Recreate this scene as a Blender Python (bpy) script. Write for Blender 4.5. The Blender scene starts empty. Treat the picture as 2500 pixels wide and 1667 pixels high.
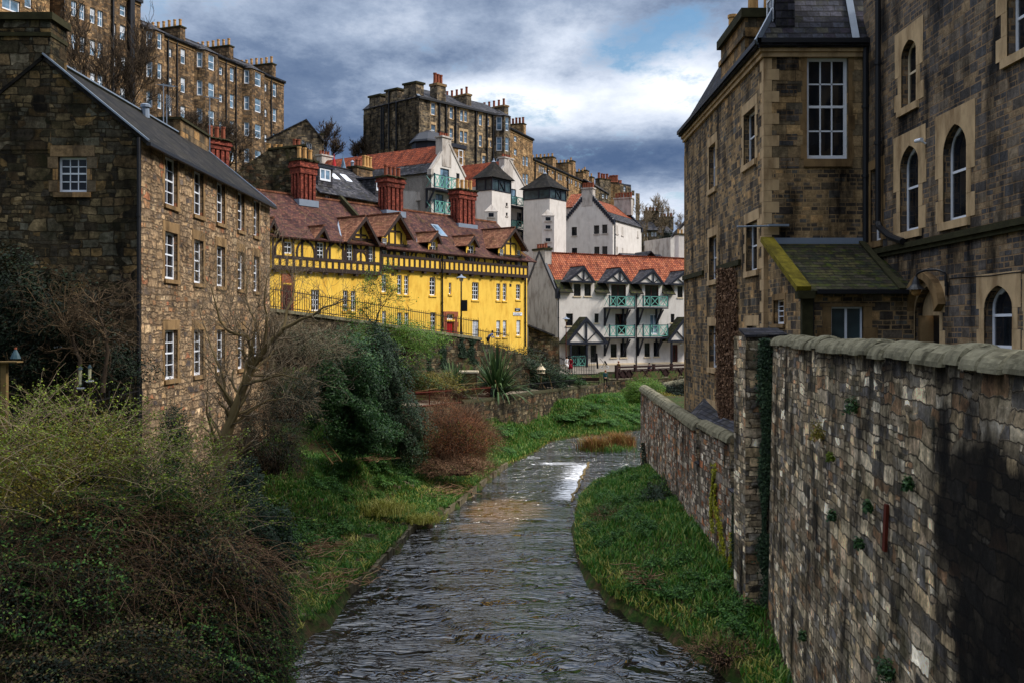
import bpy, math, random
import numpy as np
from mathutils import Vector, geometry
random.seed(7); RNG = np.random.default_rng(7)
SC = bpy.context.scene
COL = SC.collection
# ---------------------------------------------------------------- camera
F = 35.0/36.0*2500.0; HZ = 801.0; HC = 9.5
cam = bpy.data.cameras.new('camera'); cam.lens = 35.0; cam.sensor_width = 36.0
cam.clip_start = 0.1; cam.clip_end = 5000.0; cam.shift_y = -(833.5-HZ)/2500.0
camo = bpy.data.objects.new('camera', cam); COL.objects.link(camo)
camo.location = (0, 0, HC); camo.rotation_euler = (math.radians(90), 0, 0); SC.camera = camo
SC.view_settings.view_transform = 'Standard'; SC.view_settings.look = 'None'
SC.view_settings.exposure = 0.5; SC.view_settings.gamma = 1.0
# ---------------------------------------------------------------- sun
SUN_EL, SUN_AZ = math.radians(42), math.radians(92)      # azimuth from +Y towards +X
sl = bpy.data.lights.new('sun', 'SUN'); sl.energy = 3.0; sl.angle = math.radians(12); sl.color = (1.0, .93, .84)
so = bpy.data.objects.new('sun', sl); COL.objects.link(so)
sd = Vector((math.sin(SUN_AZ)*math.cos(SUN_EL), math.cos(SUN_AZ)*math.cos(SUN_EL), math.sin(SUN_EL)))
so.rotation_euler = sd.to_track_quat('Z', 'Y').to_euler(); so.location = (30, 20, 60)
def lin(c):
    return tuple((v/12.92 if v <= .04045 else ((v+.055)/1.055)**2.4) for v in [x/255.0 for x in c])
class G:
    """tiny node-graph helper"""
    def __init__(s, nt): s.nt = nt; s.N = nt.nodes; s.L = nt.links
    def n(s, t, ins=None, **kw):
        nd = s.N.new('ShaderNode'+t)
        for k, v in kw.items(): setattr(nd, k, v)
        for k, v in (ins or {}).items():
            sock = nd.inputs[k]
            if isinstance(v, bpy.types.NodeSocket): s.L.new(v, sock)
            else:
                if sock.type == 'RGBA' and len(v) == 3: v = (*v, 1)
                sock.default_value = v
        return nd
    def math(s, op, a, b=0.5, clamp=False):
        nd = s.N.new('ShaderNodeMath'); nd.operation = op; nd.use_clamp = clamp
        for i, v in enumerate((a, b)):
            if isinstance(v, bpy.types.NodeSocket): s.L.new(v, nd.inputs[i])
            else: nd.inputs[i].default_value = v
        return nd.outputs[0]
    def vmath(s, op, a, b):
        nd = s.N.new('ShaderNodeVectorMath'); nd.operation = op
        for i, v in enumerate((a, b)):
            if isinstance(v, bpy.types.NodeSocket): s.L.new(v, nd.inputs[i])
            else: nd.inputs[i].default_value = v
        return nd.outputs[0]
    def mix(s, fac, a, b, bt='MIX'):
        nd = s.N.new('ShaderNodeMix'); nd.data_type = 'RGBA'; nd.blend_type = bt; nd.clamp_factor = True
        for sock, v in ((nd.inputs[0], fac), (nd.inputs[6], a), (nd.inputs[7], b)):
            if isinstance(v, bpy.types.NodeSocket): s.L.new(v, sock)
            else:
                if sock.type == 'RGBA' and len(v) == 3: v = (*v, 1)
                sock.default_value = v
        return nd.outputs[2]
    def ramp(s, fac, stops, mode='LINEAR'):
        nd = s.N.new('ShaderNodeValToRGB'); cr = nd.color_ramp; cr.interpolation = mode
        while len(cr.elements) > 1: cr.elements.remove(cr.elements[-1])
        for i, (p, c) in enumerate(stops):
            e = cr.elements[0] if i == 0 else cr.elements.new(p)
            e.position = p
            c = (c, c, c) if not isinstance(c, (tuple, list)) else c
            e.color = (*c, 1)
        s.L.new(fac, nd.inputs[0]); return nd.outputs[0]
    def noise(s, vec, scale, detail=4, rough=.55, dims='3D'):
        nd = s.n('TexNoise', {'Scale': scale, 'Detail': detail, 'Roughness': rough}, noise_dimensions=dims)
        if vec is not None: s.L.new(vec, nd.inputs['Vector'])
        return nd.outputs[0]
# ---------------------------------------------------------------- world: physical sky behind layered cloud
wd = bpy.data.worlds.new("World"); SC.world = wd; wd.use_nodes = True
g = G(wd.node_tree); g.N.clear()
sky = g.n('TexSky', sky_type='NISHITA', sun_disc=False, sun_elevation=SUN_EL, sun_rotation=SUN_AZ)
sky.air_density = 1.4; sky.ozone_density = 2.0
tc = g.n('TexCoord'); sep = g.n('SeparateXYZ', {0: tc.outputs['Generated']})
X_, Y_, Z_ = sep.outputs
az = g.math('ARCTAN2', X_, Y_); el = g.math('ARCSINE', Z_)
zz = g.math('ADD', g.math('MAXIMUM', Z_, 0.0), .16)
cv = g.n('CombineXYZ', {0: g.math('DIVIDE', X_, zz), 1: g.math('MULTIPLY', g.math('DIVIDE', Y_, zz), .75), 2: 3.7}).outputs[0]
n1 = g.noise(cv, .85, 8, .6); n2 = g.noise(cv, 3.3, 9, .68)
def blob(px, py, rx, ry, amp, rot=0.0):
    a0 = math.atan((px-1250)/F); e0 = math.atan((HZ-py)/F)
    da = g.math('SUBTRACT', az, a0); de = g.math('SUBTRACT', el, e0)
    ca, sa = math.cos(rot), math.sin(rot)
    p = g.math('ADD', g.math('MULTIPLY', da, ca), g.math('MULTIPLY', de, sa))
    q = g.math('SUBTRACT', g.math('MULTIPLY', de, ca), g.math('MULTIPLY', da, sa))
    p = g.math('DIVIDE', p, rx/F); q = g.math('DIVIDE', q, ry/F)
    r = g.math('ADD', g.math('MULTIPLY', p, p), g.math('MULTIPLY', q, q))
    return g.math('MULTIPLY', g.math('EXPONENT', g.math('MULTIPLY', r, -1.0), 0), amp)
v = g.math('ADD', g.math('MULTIPLY', g.math('SUBTRACT', n1, .5), 1.15), g.math('MULTIPLY', g.math('SUBTRACT', n2, .5), 1.05))
v = g.math('ADD', v, .34)
for b in ((1450, 250, 330, 66, .56, .0), (1330, 120, 170, 60, .34, .5), (1690, 210, 150, 90, .45, 0), (1560, 520, 160, 60, .42, 0), (1130, 235, 190, 34, .22, 0),
          (980, 60, 260, 70, .10, .3), (900, 330, 330, 110, -.14, .2), (1130, 150, 190, 45, -.2, -.1), (1520, 375, 300, 34, -.36, 0), (700, 260, 200, 140, -.10, 0), (1290, 30, 60, 50, .12, .6)):
    v = g.math('ADD', v, blob(*b))
v = g.math('ADD', v, g.math('MULTIPLY', g.math('SUBTRACT', g.math('MAXIMUM', el, .42), .42), .9))   # unseen cloud overhead raised for more light, as overcast is brightest there
cloud = g.ramp(v, [(0.0, lin((72, 92, 124))), (.25, lin((100, 117, 144))), (.45, lin((140, 154, 176))), (.68, lin((188, 197, 212))), (1.0, lin((226, 230, 236)))])
gap = g.math('ADD', g.math('ADD', blob(1620, 85, 150, 60, .5, .25), blob(1720, 35, 110, 45, .5)), blob(1560, 125, 120, 50, .25))
gap = g.math('ADD', gap, g.math('MULTIPLY', g.math('SUBTRACT', n2, .5), 5.0))
gapm = g.ramp(gap, [(.3, 0.0), (1.0, .85)])
skyc = g.mix(1.0, sky.outputs[0], (.055, .078, .094), 'MULTIPLY')
full = g.mix(gapm, cloud, skyc)
# unseen sky shaped to light the walls: boosted overhead, dimmed behind the viewer
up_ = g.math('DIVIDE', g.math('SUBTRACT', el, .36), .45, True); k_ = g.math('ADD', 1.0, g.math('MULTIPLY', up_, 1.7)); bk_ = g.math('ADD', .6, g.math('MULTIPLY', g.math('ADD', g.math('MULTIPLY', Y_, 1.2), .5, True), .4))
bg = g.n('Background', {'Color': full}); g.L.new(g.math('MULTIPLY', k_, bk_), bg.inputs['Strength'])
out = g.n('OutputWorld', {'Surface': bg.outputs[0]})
# ---------------------------------------------------------------- projection helpers (photo pixel -> point at a real distance)
def at(px, py, Y): return ((px-1250)/F*Y, Y, HC+(HZ-py)/F*Y)
def onz(px, py, z=0.0):
    Y = (HC-z)*F/(py-HZ); return ((px-1250)/F*Y, Y)
class Fac:
    """vertical plane: u runs left to right in the photo, w runs into the building"""
    def __init__(s, O, d):
        l = math.hypot(*d); s.O = O; s.d = (d[0]/l, d[1]/l); s.n = (-s.d[1], s.d[0])
    def P(s, u, w, z): return (s.O[0]+u*s.d[0]+w*s.n[0], s.O[1]+u*s.d[1]+w*s.n[1], z)
    def off(s, w): return Fac(s.P(0, w, 0)[:2], s.d)
    def ux(s, px):
        t = (px-1250)/F; return (t*s.O[1]-s.O[0])/(s.d[0]-t*s.d[1])
    def z(s, px, py):
        u = s.ux(px); return HC+(HZ-py)/F*(s.O[1]+u*s.d[1])
    def uz(s, px, py): return (s.ux(px), s.z(px, py))
    def rect(s, r):
        m = (r[0]+r[1])/2; return (s.ux(r[0]), s.ux(r[1]), s.z(m, r[3]), s.z(m, r[2]))
WL = {}
def tag(o, label=None, cat=None, group=None, kind=None):
    if label: o['label'] = label
    if cat: o['category'] = cat
    if group: o['group'] = group
    if kind: o['kind'] = kind
    return o
def thing(name, loc, label, cat, group=None, kind=None):
    o = bpy.data.objects.new(name, None); COL.objects.link(o); o.location = loc
    o.empty_display_size = .2; WL[o.name] = Vector(loc); return tag(o, label, cat, group, kind)
class MB:
    def __init__(s): s.v = []; s.f = []; s.m = []
    def poly(s, pts, m=0):
        b = len(s.v); s.v.extend(tuple(p) for p in pts); s.f.append(tuple(range(b, b+len(pts)))); s.m.append(m)
    def box8(s, c, m=0):
        b = len(s.v); s.v.extend(tuple(p) for p in c)
        for q in ((0, 3, 2, 1), (4, 5, 6, 7), (0, 1, 5, 4), (1, 2, 6, 5), (2, 3, 7, 6), (3, 0, 4, 7)):
            s.f.append(tuple(b+i for i in q)); s.m.append(m)
    def box(s, x0, x1, y0, y1, z0, z1, m=0):
        s.box8([(x0, y0, z0), (x1, y0, z0), (x1, y1, z0), (x0, y1, z0), (x0, y0, z1), (x1, y0, z1), (x1, y1, z1), (x0, y1, z1)], m)
    def fbox(s, f, u0, u1, w0, w1, z0, z1, m=0):
        P = f.P
        s.box8([P(u0, w0, z0), P(u1, w0, z0), P(u1, w1, z0), P(u0, w1, z0), P(u0, w0, z1), P(u1, w0, z1), P(u1, w1, z1), P(u0, w1, z1)], m)
    def slab(s, pts, t, m=0):
        """flat polygon thickened by t against its upward normal"""
        p = [Vector(q) for q in pts]; n = geometry.normal(p[:3]) if len(p) == 3 else geometry.normal(p[:4])
        if n.z < 0: n = -n
        b = [q-n*t for q in p]; k = len(p)
        s.poly(p, m); s.poly(b[::-1], m)
        for i in range(k): s.poly([p[i], b[i], b[(i+1) % k], p[(i+1) % k]], m)
    def beam(s, a, b, w, h, m=0, up=(0, 0, 1)):
        """straight bar from a to b, w wide, h deep"""
        a = Vector(a); b = Vector(b); d = (b-a).normalized(); upv = Vector(up)
        x = d.cross(upv)
        if x.length < 1e-4: x = d.cross(Vector((0, 1, 0)))
        x.normalize(); y = x.cross(d).normalized(); x *= w/2; y *= h/2
        s.box8([a-x-y, a+x-y, a+x+y, a-x+y, b-x-y, b+x-y, b+x+y, b-x+y], m)
    def tube(s, path, rad, n=6, m=0, cap=True):
        path = [Vector(p) for p in path]; k = len(path)
        if not isinstance(rad, (list, tuple)): rad = [rad]*k
        base = len(s.v); ref = Vector((.13, .37, .92))
        for i, p in enumerate(path):
            d = (path[min(i+1, k-1)]-path[max(i-1, 0)]).normalized()
            x = d.cross(ref)
            if x.length < .05: x = d.cross(Vector((1, 0, 0)))
            x.normalize(); y = d.cross(x)
            for j in range(n):
                a = 2*math.pi*j/n; q = p+(x*math.cos(a)+y*math.sin(a))*rad[i]; s.v.append(tuple(q))
        for i in range(k-1):
            for j in range(n):
                a = base+i*n+j; b = base+i*n+(j+1) % n
                s.f.append((a, b, b+n, a+n)); s.m.append(m)
        if cap:
            s.f.append(tuple(base+j for j in range(n))[::-1]); s.m.append(m)
            s.f.append(tuple(base+(k-1)*n+j for j in range(n))); s.m.append(m)
    def lathe(s, c, prof, n=12, m=0):
        b = len(s.v)
        for r, z in prof:
            for j in range(n):
                a = 2*math.pi*j/n; s.v.append((c[0]+r*math.cos(a), c[1]+r*math.sin(a), c[2]+z))
        for i in range(len(prof)-1):
            for j in range(n):
                a = b+i*n+j; q = b+i*n+(j+1) % n; s.f.append((a, q, q+n, a+n)); s.m.append(m)
        s.f.append(tuple(b+j for j in range(n))[::-1]); s.m.append(m)
        s.f.append(tuple(b+(len(prof)-1)*n+j for j in range(n))); s.m.append(m)
    def holes(s, f, outline, holes, w=0.0, m=0, depth=.15, mr=None):
        loops = [[Vector((u, z, 0)) for u, z in outline]]+[[Vector((u, z, 0)) for u, z in h] for h in holes]
        flat = [q for l in loops for q in l]
        b = len(s.v); s.v.extend(f.P(q.x, w, q.y) for q in flat)
        for t in geometry.tessellate_polygon(loops):
            s.f.append(tuple(b+i for i in t)); s.m.append(m)
        for h in holes:
            k = len(h)
            for i in range(k):
                a, c = h[i], h[(i+1) % k]
                s.poly([f.P(a[0], w, a[1]), f.P(c[0], w, c[1]), f.P(c[0], w+depth, c[1]), f.P(a[0], w+depth, a[1])], m if mr is None else mr)
    def build(s, name, mats, parent=None, uv=True, smooth=False, tagd=None):
        base = WL[parent.name] if parent is not None and parent.name in WL else Vector((0, 0, 0))
        me = bpy.data.meshes.new(name)
        if parent is None and s.v:
            a = np.array(s.v); org = Vector(((a[:, 0].min()+a[:, 0].max())/2, (a[:, 1].min()+a[:, 1].max())/2, a[:, 2].min()))
        else: org = base
        V = np.array(s.v, dtype=np.float64)-np.array(org)
        me.from_pydata(V.tolist(), [], s.f)
        mats = mats if isinstance(mats, (list, tuple)) else [mats]
        for x in mats: me.materials.append(x)
        if len(mats) > 1: me.polygons.foreach_set('material_index', s.m)
        me.update()
        if uv: add_uv(me, org)
        if smooth: me.polygons.foreach_set('use_smooth', [True]*len(me.polygons))
        o = bpy.data.objects.new(name, me); COL.objects.link(o)
        if parent is None: o.location = org; WL[o.name] = org
        else: o.parent = parent; WL[o.name] = base
        return o
def add_uv(me, org):
    npo = len(me.polygons); nl = len(me.loops)
    if not npo: return
    nrm = np.zeros(npo*3); me.polygons.foreach_get('normal', nrm); nrm = nrm.reshape(-1, 3)
    tot = np.zeros(npo, dtype=np.int64); me.polygons.foreach_get('loop_total', tot)
    vi = np.zeros(nl, dtype=np.int64); me.loops.foreach_get('vertex_index', vi)
    co = np.zeros(len(me.vertices)*3); me.vertices.foreach_get('co', co); co = co.reshape(-1, 3)+np.array(org)
    t = np.stack([-nrm[:, 1], nrm[:, 0], np.zeros(npo)], 1); l = np.linalg.norm(t, axis=1)
    t[l < .05] = (1, 0, 0); l[l < .05] = 1; t /= l[:, None]
    dom = np.where(np.abs(t[:, 0]) >= np.abs(t[:, 1]), t[:, 0], t[:, 1]); t[dom < 0] *= -1
    b = np.cross(nrm, t); sgn = np.where(np.abs(b[:, 2]) > .05, np.sign(b[:, 2]), np.sign(b[:, 1]+1e-9)); b *= sgn[:, None]
    pf = np.repeat(np.arange(npo), tot); p = co[vi]
    uv = np.stack([(p*t[pf]).sum(1), (p*b[pf]).sum(1)], 1)
    ul = me.uv_layers.new(name='UVMap'); ul.data.foreach_set('uv', uv.ravel().astype(np.float32))
# ---------------------------------------------------------------- materials
def newmat(name, rough=.85, spec=.25):
    m = bpy.data.materials.new(name); m.use_nodes = True; g = G(m.node_tree); g.N.clear()
    b = g.n('BsdfPrincipled'); b.inputs['Roughness'].default_value = rough; b.inputs['Specular IOR Level'].default_value = spec
    g.n('OutputMaterial', {'Surface': b.outputs[0]}); return m, g, b
def setc(g, b, col, bump=None, bd=.02, bs=.6, con=0):
    if con: col = g.mix(1.0, g.n('Gamma', {'Color': col, 'Gamma': con}).outputs[0], (con**2.0*1.02,)*3, 'MULTIPLY'); col = g.n('HueSaturation', {'Color': col, 'Saturation': .88, 'Hue': .507}).outputs[0]
    g.L.new(col, b.inputs['Base Color']) if isinstance(col, bpy.types.NodeSocket) else setattr(b.inputs['Base Color'], 'default_value', (*col, 1))
    if bump is not None:
        bn = g.n('Bump', {'Height': bump, 'Distance': bd, 'Strength': bs}); g.L.new(bn.outputs[0], b.inputs['Normal'])
def UV(g): return g.n('UVMap', uv_map='UVMap').outputs[0]
def pal(cols, k=1.0):
    n = len(cols); return [((i+.0)/n, tuple(min(.95, v*k) for v in lin(c))) for i, c in enumerate(cols)]
def stains(g, uv, col, dark, amt, sc=.35, moss=None, mossamt=0.0):
    mp = g.n('Mapping', {'Vector': uv, 'Scale': (1.6, .45, 1)}).outputs[0]
    s = g.noise(mp, sc*2.2, 6, .65); m = g.ramp(s, [(.46, 0.0), (.66, 1.0)]); m = g.math('MULTIPLY', m, amt)
    col = g.mix(m, col, g.mix(1.0, col, lin(dark), 'MULTIPLY'))
    if moss:
        s2 = g.noise(uv, sc*3.1, 7, .7); m2 = g.ramp(s2, [(.52, 0.0), (.66, 1.0)]); col = g.mix(g.math('MULTIPLY', m2, mossamt), col, lin(moss))
    return col
def rubble(name, cols, mortar, sx=2.4, sy=4.6, gain=1.0, dark=(70, 66, 64), damt=.9, moss=None, mossamt=0, mw=.07, bd=.05, patch=None, big=.3):
    m, g, b = newmat(name, .92, .15); uv = UV(g)
    dn = g.n('TexNoise', {'Scale': 1.3, 'Detail': 3.0, 'Vector': uv}).outputs['Color']
    dv = g.vmath('MULTIPLY', g.vmath('SUBTRACT', dn, (.5, .5, .5)), (.34, .2, 0))
    uvd = g.vmath('ADD', uv, dv)
    def lay(sx, sy):
        mp = g.n('Mapping', {'Vector': uvd, 'Scale': (sx, sy, 1)}).outputs[0]
        v1 = g.n('TexVoronoi', {'Vector': mp, 'Scale': 1.0, 'Randomness': .85}, voronoi_dimensions='2D')
        v2 = g.n('TexVoronoi', {'Vector': mp, 'Scale': 1.0, 'Randomness': .85}, voronoi_dimensions='2D', feature='DISTANCE_TO_EDGE')
        return v1.outputs['Color'], v2.outputs['Distance']
    c1, e1 = lay(sx, sy); c2, e2 = lay(sx*.52, sy*.55)
    pick = g.ramp(g.noise(uv, .9, 3), [(.5, 0.0), (.52, 1.0)]); pick = g.math('MULTIPLY', pick, big*2 if big < .5 else 1.0)
    pick = g.ramp(pick, [(.0, 0.0), (.3, 1.0)]) if big > 0 else pick
    cc = g.mix(pick, c1, c2); ee = g.mix(pick, e1, e2)
    sp = g.n('SeparateColor', {0: cc}).outputs; e = g.n('SeparateColor', {0: ee}).outputs[0]
    st = g.ramp(sp[0], pal(cols, gain), 'CONSTANT')
    fn = g.noise(uv, 9, 8, .75); st = g.mix(1.0, st, g.ramp(fn, [(.25, .45), (.75, 1.55)]), 'MULTIPLY')
    br = g.ramp(sp[1], [(0, .72), (1, 1.25)]); st = g.mix(1.0, st, br, 'MULTIPLY')
    mo = g.mix(1.0, lin(mortar), g.ramp(fn, [(.2, .6), (.8, 1.3)]), 'MULTIPLY')
    mwid = g.math('MULTIPLY', g.ramp(g.noise(uv, 1.1, 4), [(.3, .35), (.7, 1.7)]), mw)
    mk = g.math('DIVIDE', e, mwid, True); mk = g.math('POWER', mk, 2.0)
    col = g.mix(mk, mo, st)
    mp2 = g.n('Mapping', {'Vector': uv, 'Scale': (1.6, .45, 1)}).outputs[0]
    col = stains(g, uv, col, dark, damt, .35, moss, mossamt)
    if patch: col = g.mix(g.math('MULTIPLY', g.ramp(g.noise(uv, .55, 5, .6), [(.5, 0.0), (.62, 1.0)]), .8), col, lin(patch))
    h = g.math('ADD', mk, g.math('MULTIPLY', fn, .9)); h = g.math('ADD', h, g.math('MULTIPLY', sp[2], .5))
    setc(g, b, col, h, bd, .9, 1.35); return m
def coursed(name, cols, mortar, bw=.6, bh=.3, gain=1.0, dark=(64, 60, 60), damt=.8, ms=.012, moss=None, mossamt=0, rough=.9, bd=.02, split=.55, fine=1.0):
    m, g, b = newmat(name, rough, .18); uv = UV(g)
    dn = g.n('TexNoise', {'Scale': 2.2, 'Detail': 3.0, 'Vector': uv}).outputs['Color']
    uvd = g.vmath('ADD', uv, g.vmath('MULTIPLY', g.vmath('SUBTRACT', dn, (.5, .5, .5)), (.07, .03, 0)))
    def br(w, h, mm):
        t = g.n('TexBrick', {'Vector': uvd, 'Scale': 1.0, 'Mortar Size': mm, 'Mortar Smooth': .35, 'Bias': 0.0, 'Brick Width': w, 'Row Height': h,
                             'Color1': (0, 0, 0), 'Color2': (1, 1, 1), 'Mortar': (0, 0, 0)})
        t.offset_frequency = 2; t.squash_frequency = 3; t.squash = .72; t.offset = .43
        return g.n('SeparateColor', {0: t.outputs['Color']}).outputs[0], t.outputs['Fac']
    r1, f1 = br(bw, bh, ms); r2, f2 = br(bw*.62, bh/2, ms*.9)
    pk = g.ramp(r1, [(split-.01, 0.0), (split, 1.0)])
    rr = g.mix(pk, r2, r1); ff = g.mix(pk, f2, f1)
    rs = g.n('SeparateColor', {0: rr}).outputs[0]; fs = g.n('SeparateColor', {0: ff}).outputs[0]
    fs = g.math('MAXIMUM', fs, f1)
    wn = g.n('TexWhiteNoise', {'W': g.math('MULTIPLY', rs, 917.3)}, noise_dimensions='1D').outputs[0]
    st = g.ramp(wn, pal(cols, gain), 'CONSTANT')
    fn = g.noise(uv, 11*fine, 8, .75); st = g.mix(1.0, st, g.ramp(fn, [(.25, .5), (.75, 1.5)]), 'MULTIPLY')
    cn = g.noise(uv, 2.7, 5, .7); st = g.mix(1.0, st, g.ramp(cn, [(.3, .62), (.7, 1.3)]), 'MULTIPLY')
    col = g.mix(fs, st, lin(mortar)); col = stains(g, uv, col, dark, damt, .3, moss, mossamt)
    h = g.math('ADD', g.math('MULTIPLY', fs, -1.0), g.math('MULTIPLY', fn, 1.1))
    setc(g, b, col, h, bd, .9, 1.3); return m
def blockrub(name, cols, mortar, bw=.42, bh=.2, gain=1.0, dark=(64, 60, 60), damt=.8, moss=None, mossamt=0, bd=.06, ms=.02, patch=None, patamt=.6, soot=None, dist=1.0, con=1.3, wv=(.6, 1.35)):
    m, g, b = newmat(name, .93, .12); uv = UV(g)
    a1 = g.n('TexNoise', {'Scale': .9, 'Detail': 2.0, 'Vector': uv}).outputs['Color']; a2 = g.n('TexNoise', {'Scale': 4.5, 'Detail': 4.0, 'Roughness': .6, 'Vector': uv}).outputs['Color']
    uvd = g.vmath('ADD', uv, g.vmath('MULTIPLY', g.vmath('SUBTRACT', a1, (.5, .5, .5)), (.36*dist, .17*dist, 0)))
    uvd = g.vmath('ADD', uvd, g.vmath('MULTIPLY', g.vmath('SUBTRACT', a2, (.5, .5, .5)), (.2*dist, .11*dist, 0)))
    def br(w, h, mm, off, sq):
        t = g.n('TexBrick', {'Vector': uvd, 'Scale': 1.0, 'Mortar Size': mm, 'Mortar Smooth': .9, 'Brick Width': w, 'Row Height': h, 'Color1': (0, 0, 0), 'Color2': (1, 1, 1), 'Mortar': (0, 0, 0)})
        t.offset = off; t.offset_frequency = 2; t.squash_frequency = 3; t.squash = sq
        return g.n('SeparateColor', {0: t.outputs['Color']}).outputs[0], t.outputs['Fac']
    r1, f1 = br(bw, bh, ms, .43, .7); r2, f2 = br(bw*.6, bh*.5, ms*.8, .37, 1.3)
    pk = g.ramp(r1, [(.3, 0.0), (.31, 1.0)]); r3, f3 = br(bw*1.75, bh*1.5, ms*1.1, .31, .8); p3 = g.ramp(g.noise(uv, .8, 2), [(.52, 0.0), (.525, 1.0)])
    rs = g.n('SeparateColor', {0: g.mix(p3, g.mix(pk, r2, r1), r3)}).outputs[0]; fa = g.math('MAXIMUM', g.n('SeparateColor', {0: g.mix(pk, f2, f1)}).outputs[0], f1); fs = g.n('SeparateColor', {0: g.mix(p3, fa, f3)}).outputs[0]
    w1 = g.n('TexWhiteNoise', {'W': g.math('MULTIPLY', rs, 917.3)}, noise_dimensions='1D').outputs[0]; w2 = g.n('TexWhiteNoise', {'W': g.math('MULTIPLY', rs, 331.7)}, noise_dimensions='1D').outputs[0]
    st = g.ramp(w1, pal(cols, gain), 'CONSTANT'); st = g.mix(1.0, st, g.ramp(w2, [(0, wv[0]), (1, wv[1])]), 'MULTIPLY')
    fn = g.noise(uv, 7, 9, .8); st = g.mix(1.0, st, g.ramp(fn, [(.3, .35), (.7, 1.65)]), 'MULTIPLY')
    mid = g.noise(uv, 1.9, 5, .65); st = g.mix(1.0, st, g.ramp(mid, [(.3, .6), (.7, 1.35)]), 'MULTIPLY')
    if patch: st = g.mix(g.math('MULTIPLY', g.ramp(g.noise(uvd, 1.3, 6, .7), [(.46, 0.0), (.6, 1.0)]), patamt), st, g.mix(1.0, lin(patch), g.ramp(fn, [(.3, .5), (.7, 1.4)]), 'MULTIPLY'))
    col = g.mix(g.math('MULTIPLY', fs, .85), st, g.mix(1.0, lin(mortar), g.ramp(mid, [(.3, .5), (.7, 1.5)]), 'MULTIPLY')); col = stains(g, uv, col, dark, damt, .3, moss, mossamt)
    if soot:
        sx = g.n('SeparateXYZ', {0: uv}).outputs; tot = None
        for (cx, cz, rx, rz, am) in soot:
            p_ = g.math('DIVIDE', g.math('SUBTRACT', sx[0], cx), rx); q_ = g.math('DIVIDE', g.math('SUBTRACT', sx[1], cz), rz)
            r_ = g.math('MULTIPLY', g.math('SUBTRACT', 1.0, g.math('ADD', g.math('MULTIPLY', p_, p_), g.math('MULTIPLY', q_, q_))), am); tot = r_ if tot is None else g.math('MAXIMUM', tot, r_)
        mp = g.n('Mapping', {'Vector': uv, 'Scale': (1.5, .5, 1)}).outputs[0]
        tot = g.math('ADD', tot, g.math('MULTIPLY', g.math('SUBTRACT', g.noise(mp, 1.6, 8, .7), .5), 2.2)); col = g.mix(g.math('MULTIPLY', g.ramp(tot, [(.0, 0.0), (.9, 1.0)]), .92), col, (.006, .005, .005))
    h = g.math('ADD', g.math('MULTIPLY', fs, -1.3), g.math('MULTIPLY', fn, 1.6)); h = g.math('ADD', h, g.math('MULTIPLY', w2, .7))
    setc(g, b, col, h, bd, 1.0, con); return m
def tiles(name, cols, bw, bh, gain=1.0, wave=0.0, moss=None, mossamt=0.0, dark=(60, 58, 60), damt=.7, edge=.5, bd=.02, msc=.3):
    m, g, b = newmat(name, .85, .1); uv = UV(g)
    dn = g.n('TexNoise', {'Scale': 3.0, 'Detail': 2.0, 'Vector': uv}).outputs['Color']
    uvd = g.vmath('ADD', uv, g.vmath('MULTIPLY', g.vmath('SUBTRACT', dn, (.5, .5, .5)), (.03, .02, 0)))
    t = g.n('TexBrick', {'Vector': uvd, 'Scale': 1.0, 'Mortar Size': .012, 'Mortar Smooth': .2, 'Brick Width': bw, 'Row Height': bh,
                         'Color1': (0, 0, 0), 'Color2': (1, 1, 1), 'Mortar': (0, 0, 0)}); t.offset = .5 if not wave else 0.0
    rs = g.n('SeparateColor', {0: t.outputs['Color']}).outputs[0]
    wn = g.n('TexWhiteNoise', {'W': g.math('MULTIPLY', rs, 917.3)}, noise_dimensions='1D').outputs[0]
    st = g.ramp(wn, pal(cols, gain), 'CONSTANT')
    sx = g.n('SeparateXYZ', {0: uvd}).outputs
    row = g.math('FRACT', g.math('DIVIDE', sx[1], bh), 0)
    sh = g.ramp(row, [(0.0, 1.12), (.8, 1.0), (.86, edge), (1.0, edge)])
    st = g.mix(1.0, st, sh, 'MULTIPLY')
    fn = g.noise(uv, 8, 7, .7); st = g.mix(1.0, st, g.ramp(fn, [(.3, .45), (.7, 1.6)]), 'MULTIPLY')
    if not wave: st = g.mix(g.math('MULTIPLY', t.outputs['Fac'], .7), st, (.012, .012, .013))
    col = stains(g, uv, st, dark, damt, msc, moss, mossamt)
    h = g.math('MULTIPLY', row, -1.0)
    if wave: h = g.math('ADD', h, g.math('MULTIPLY', g.math('SINE', g.math('MULTIPLY', sx[0], 2*math.pi/bw), 0), wave))
    h = g.math('ADD', h, g.math('MULTIPLY', fn, .4))
    setc(g, b, col, h, bd, .8); return m
def plain(name, c, rough=.6, spec=.3, var=.25, sc=3.0, bd=.004, dark=None, damt=0, gain=1.0, metal=0, streak=False):
    m, g, b = newmat(name, rough, spec); uv = UV(g)
    fn = g.noise(uv, sc, 7, .65); base = tuple(v*gain for v in lin(c))
    col = g.mix(1.0, base, g.ramp(fn, [(.25, 1-var), (.75, 1+var)]), 'MULTIPLY')
    if dark: col = stains(g, uv, col, dark, damt, .5)
    b.inputs['Metallic'].default_value = metal
    setc(g, b, col, g.noise(uv, sc*8, 5, .7), bd, .6); return m
M = {}
M['rub_left'] = blockrub('left rubble', [(160, 130, 98), (168, 138, 104), (148, 120, 90), (156, 128, 98), (128, 106, 84), (92, 80, 72), (172, 144, 110), (154, 124, 92), (108, 96, 88), (164, 132, 94), (150, 104, 66), (142, 120, 96), (166, 136, 102), (80, 72, 70), (158, 130, 98), (156, 92, 56), (176, 150, 118)], (154, 128, 102), .4, .2, 1.3, dark=(150, 140, 130), damt=.7, ms=.035, patch=(162, 134, 104), patamt=.85, dist=1.6, con=1.12, wv=(.78, 1.2))
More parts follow.
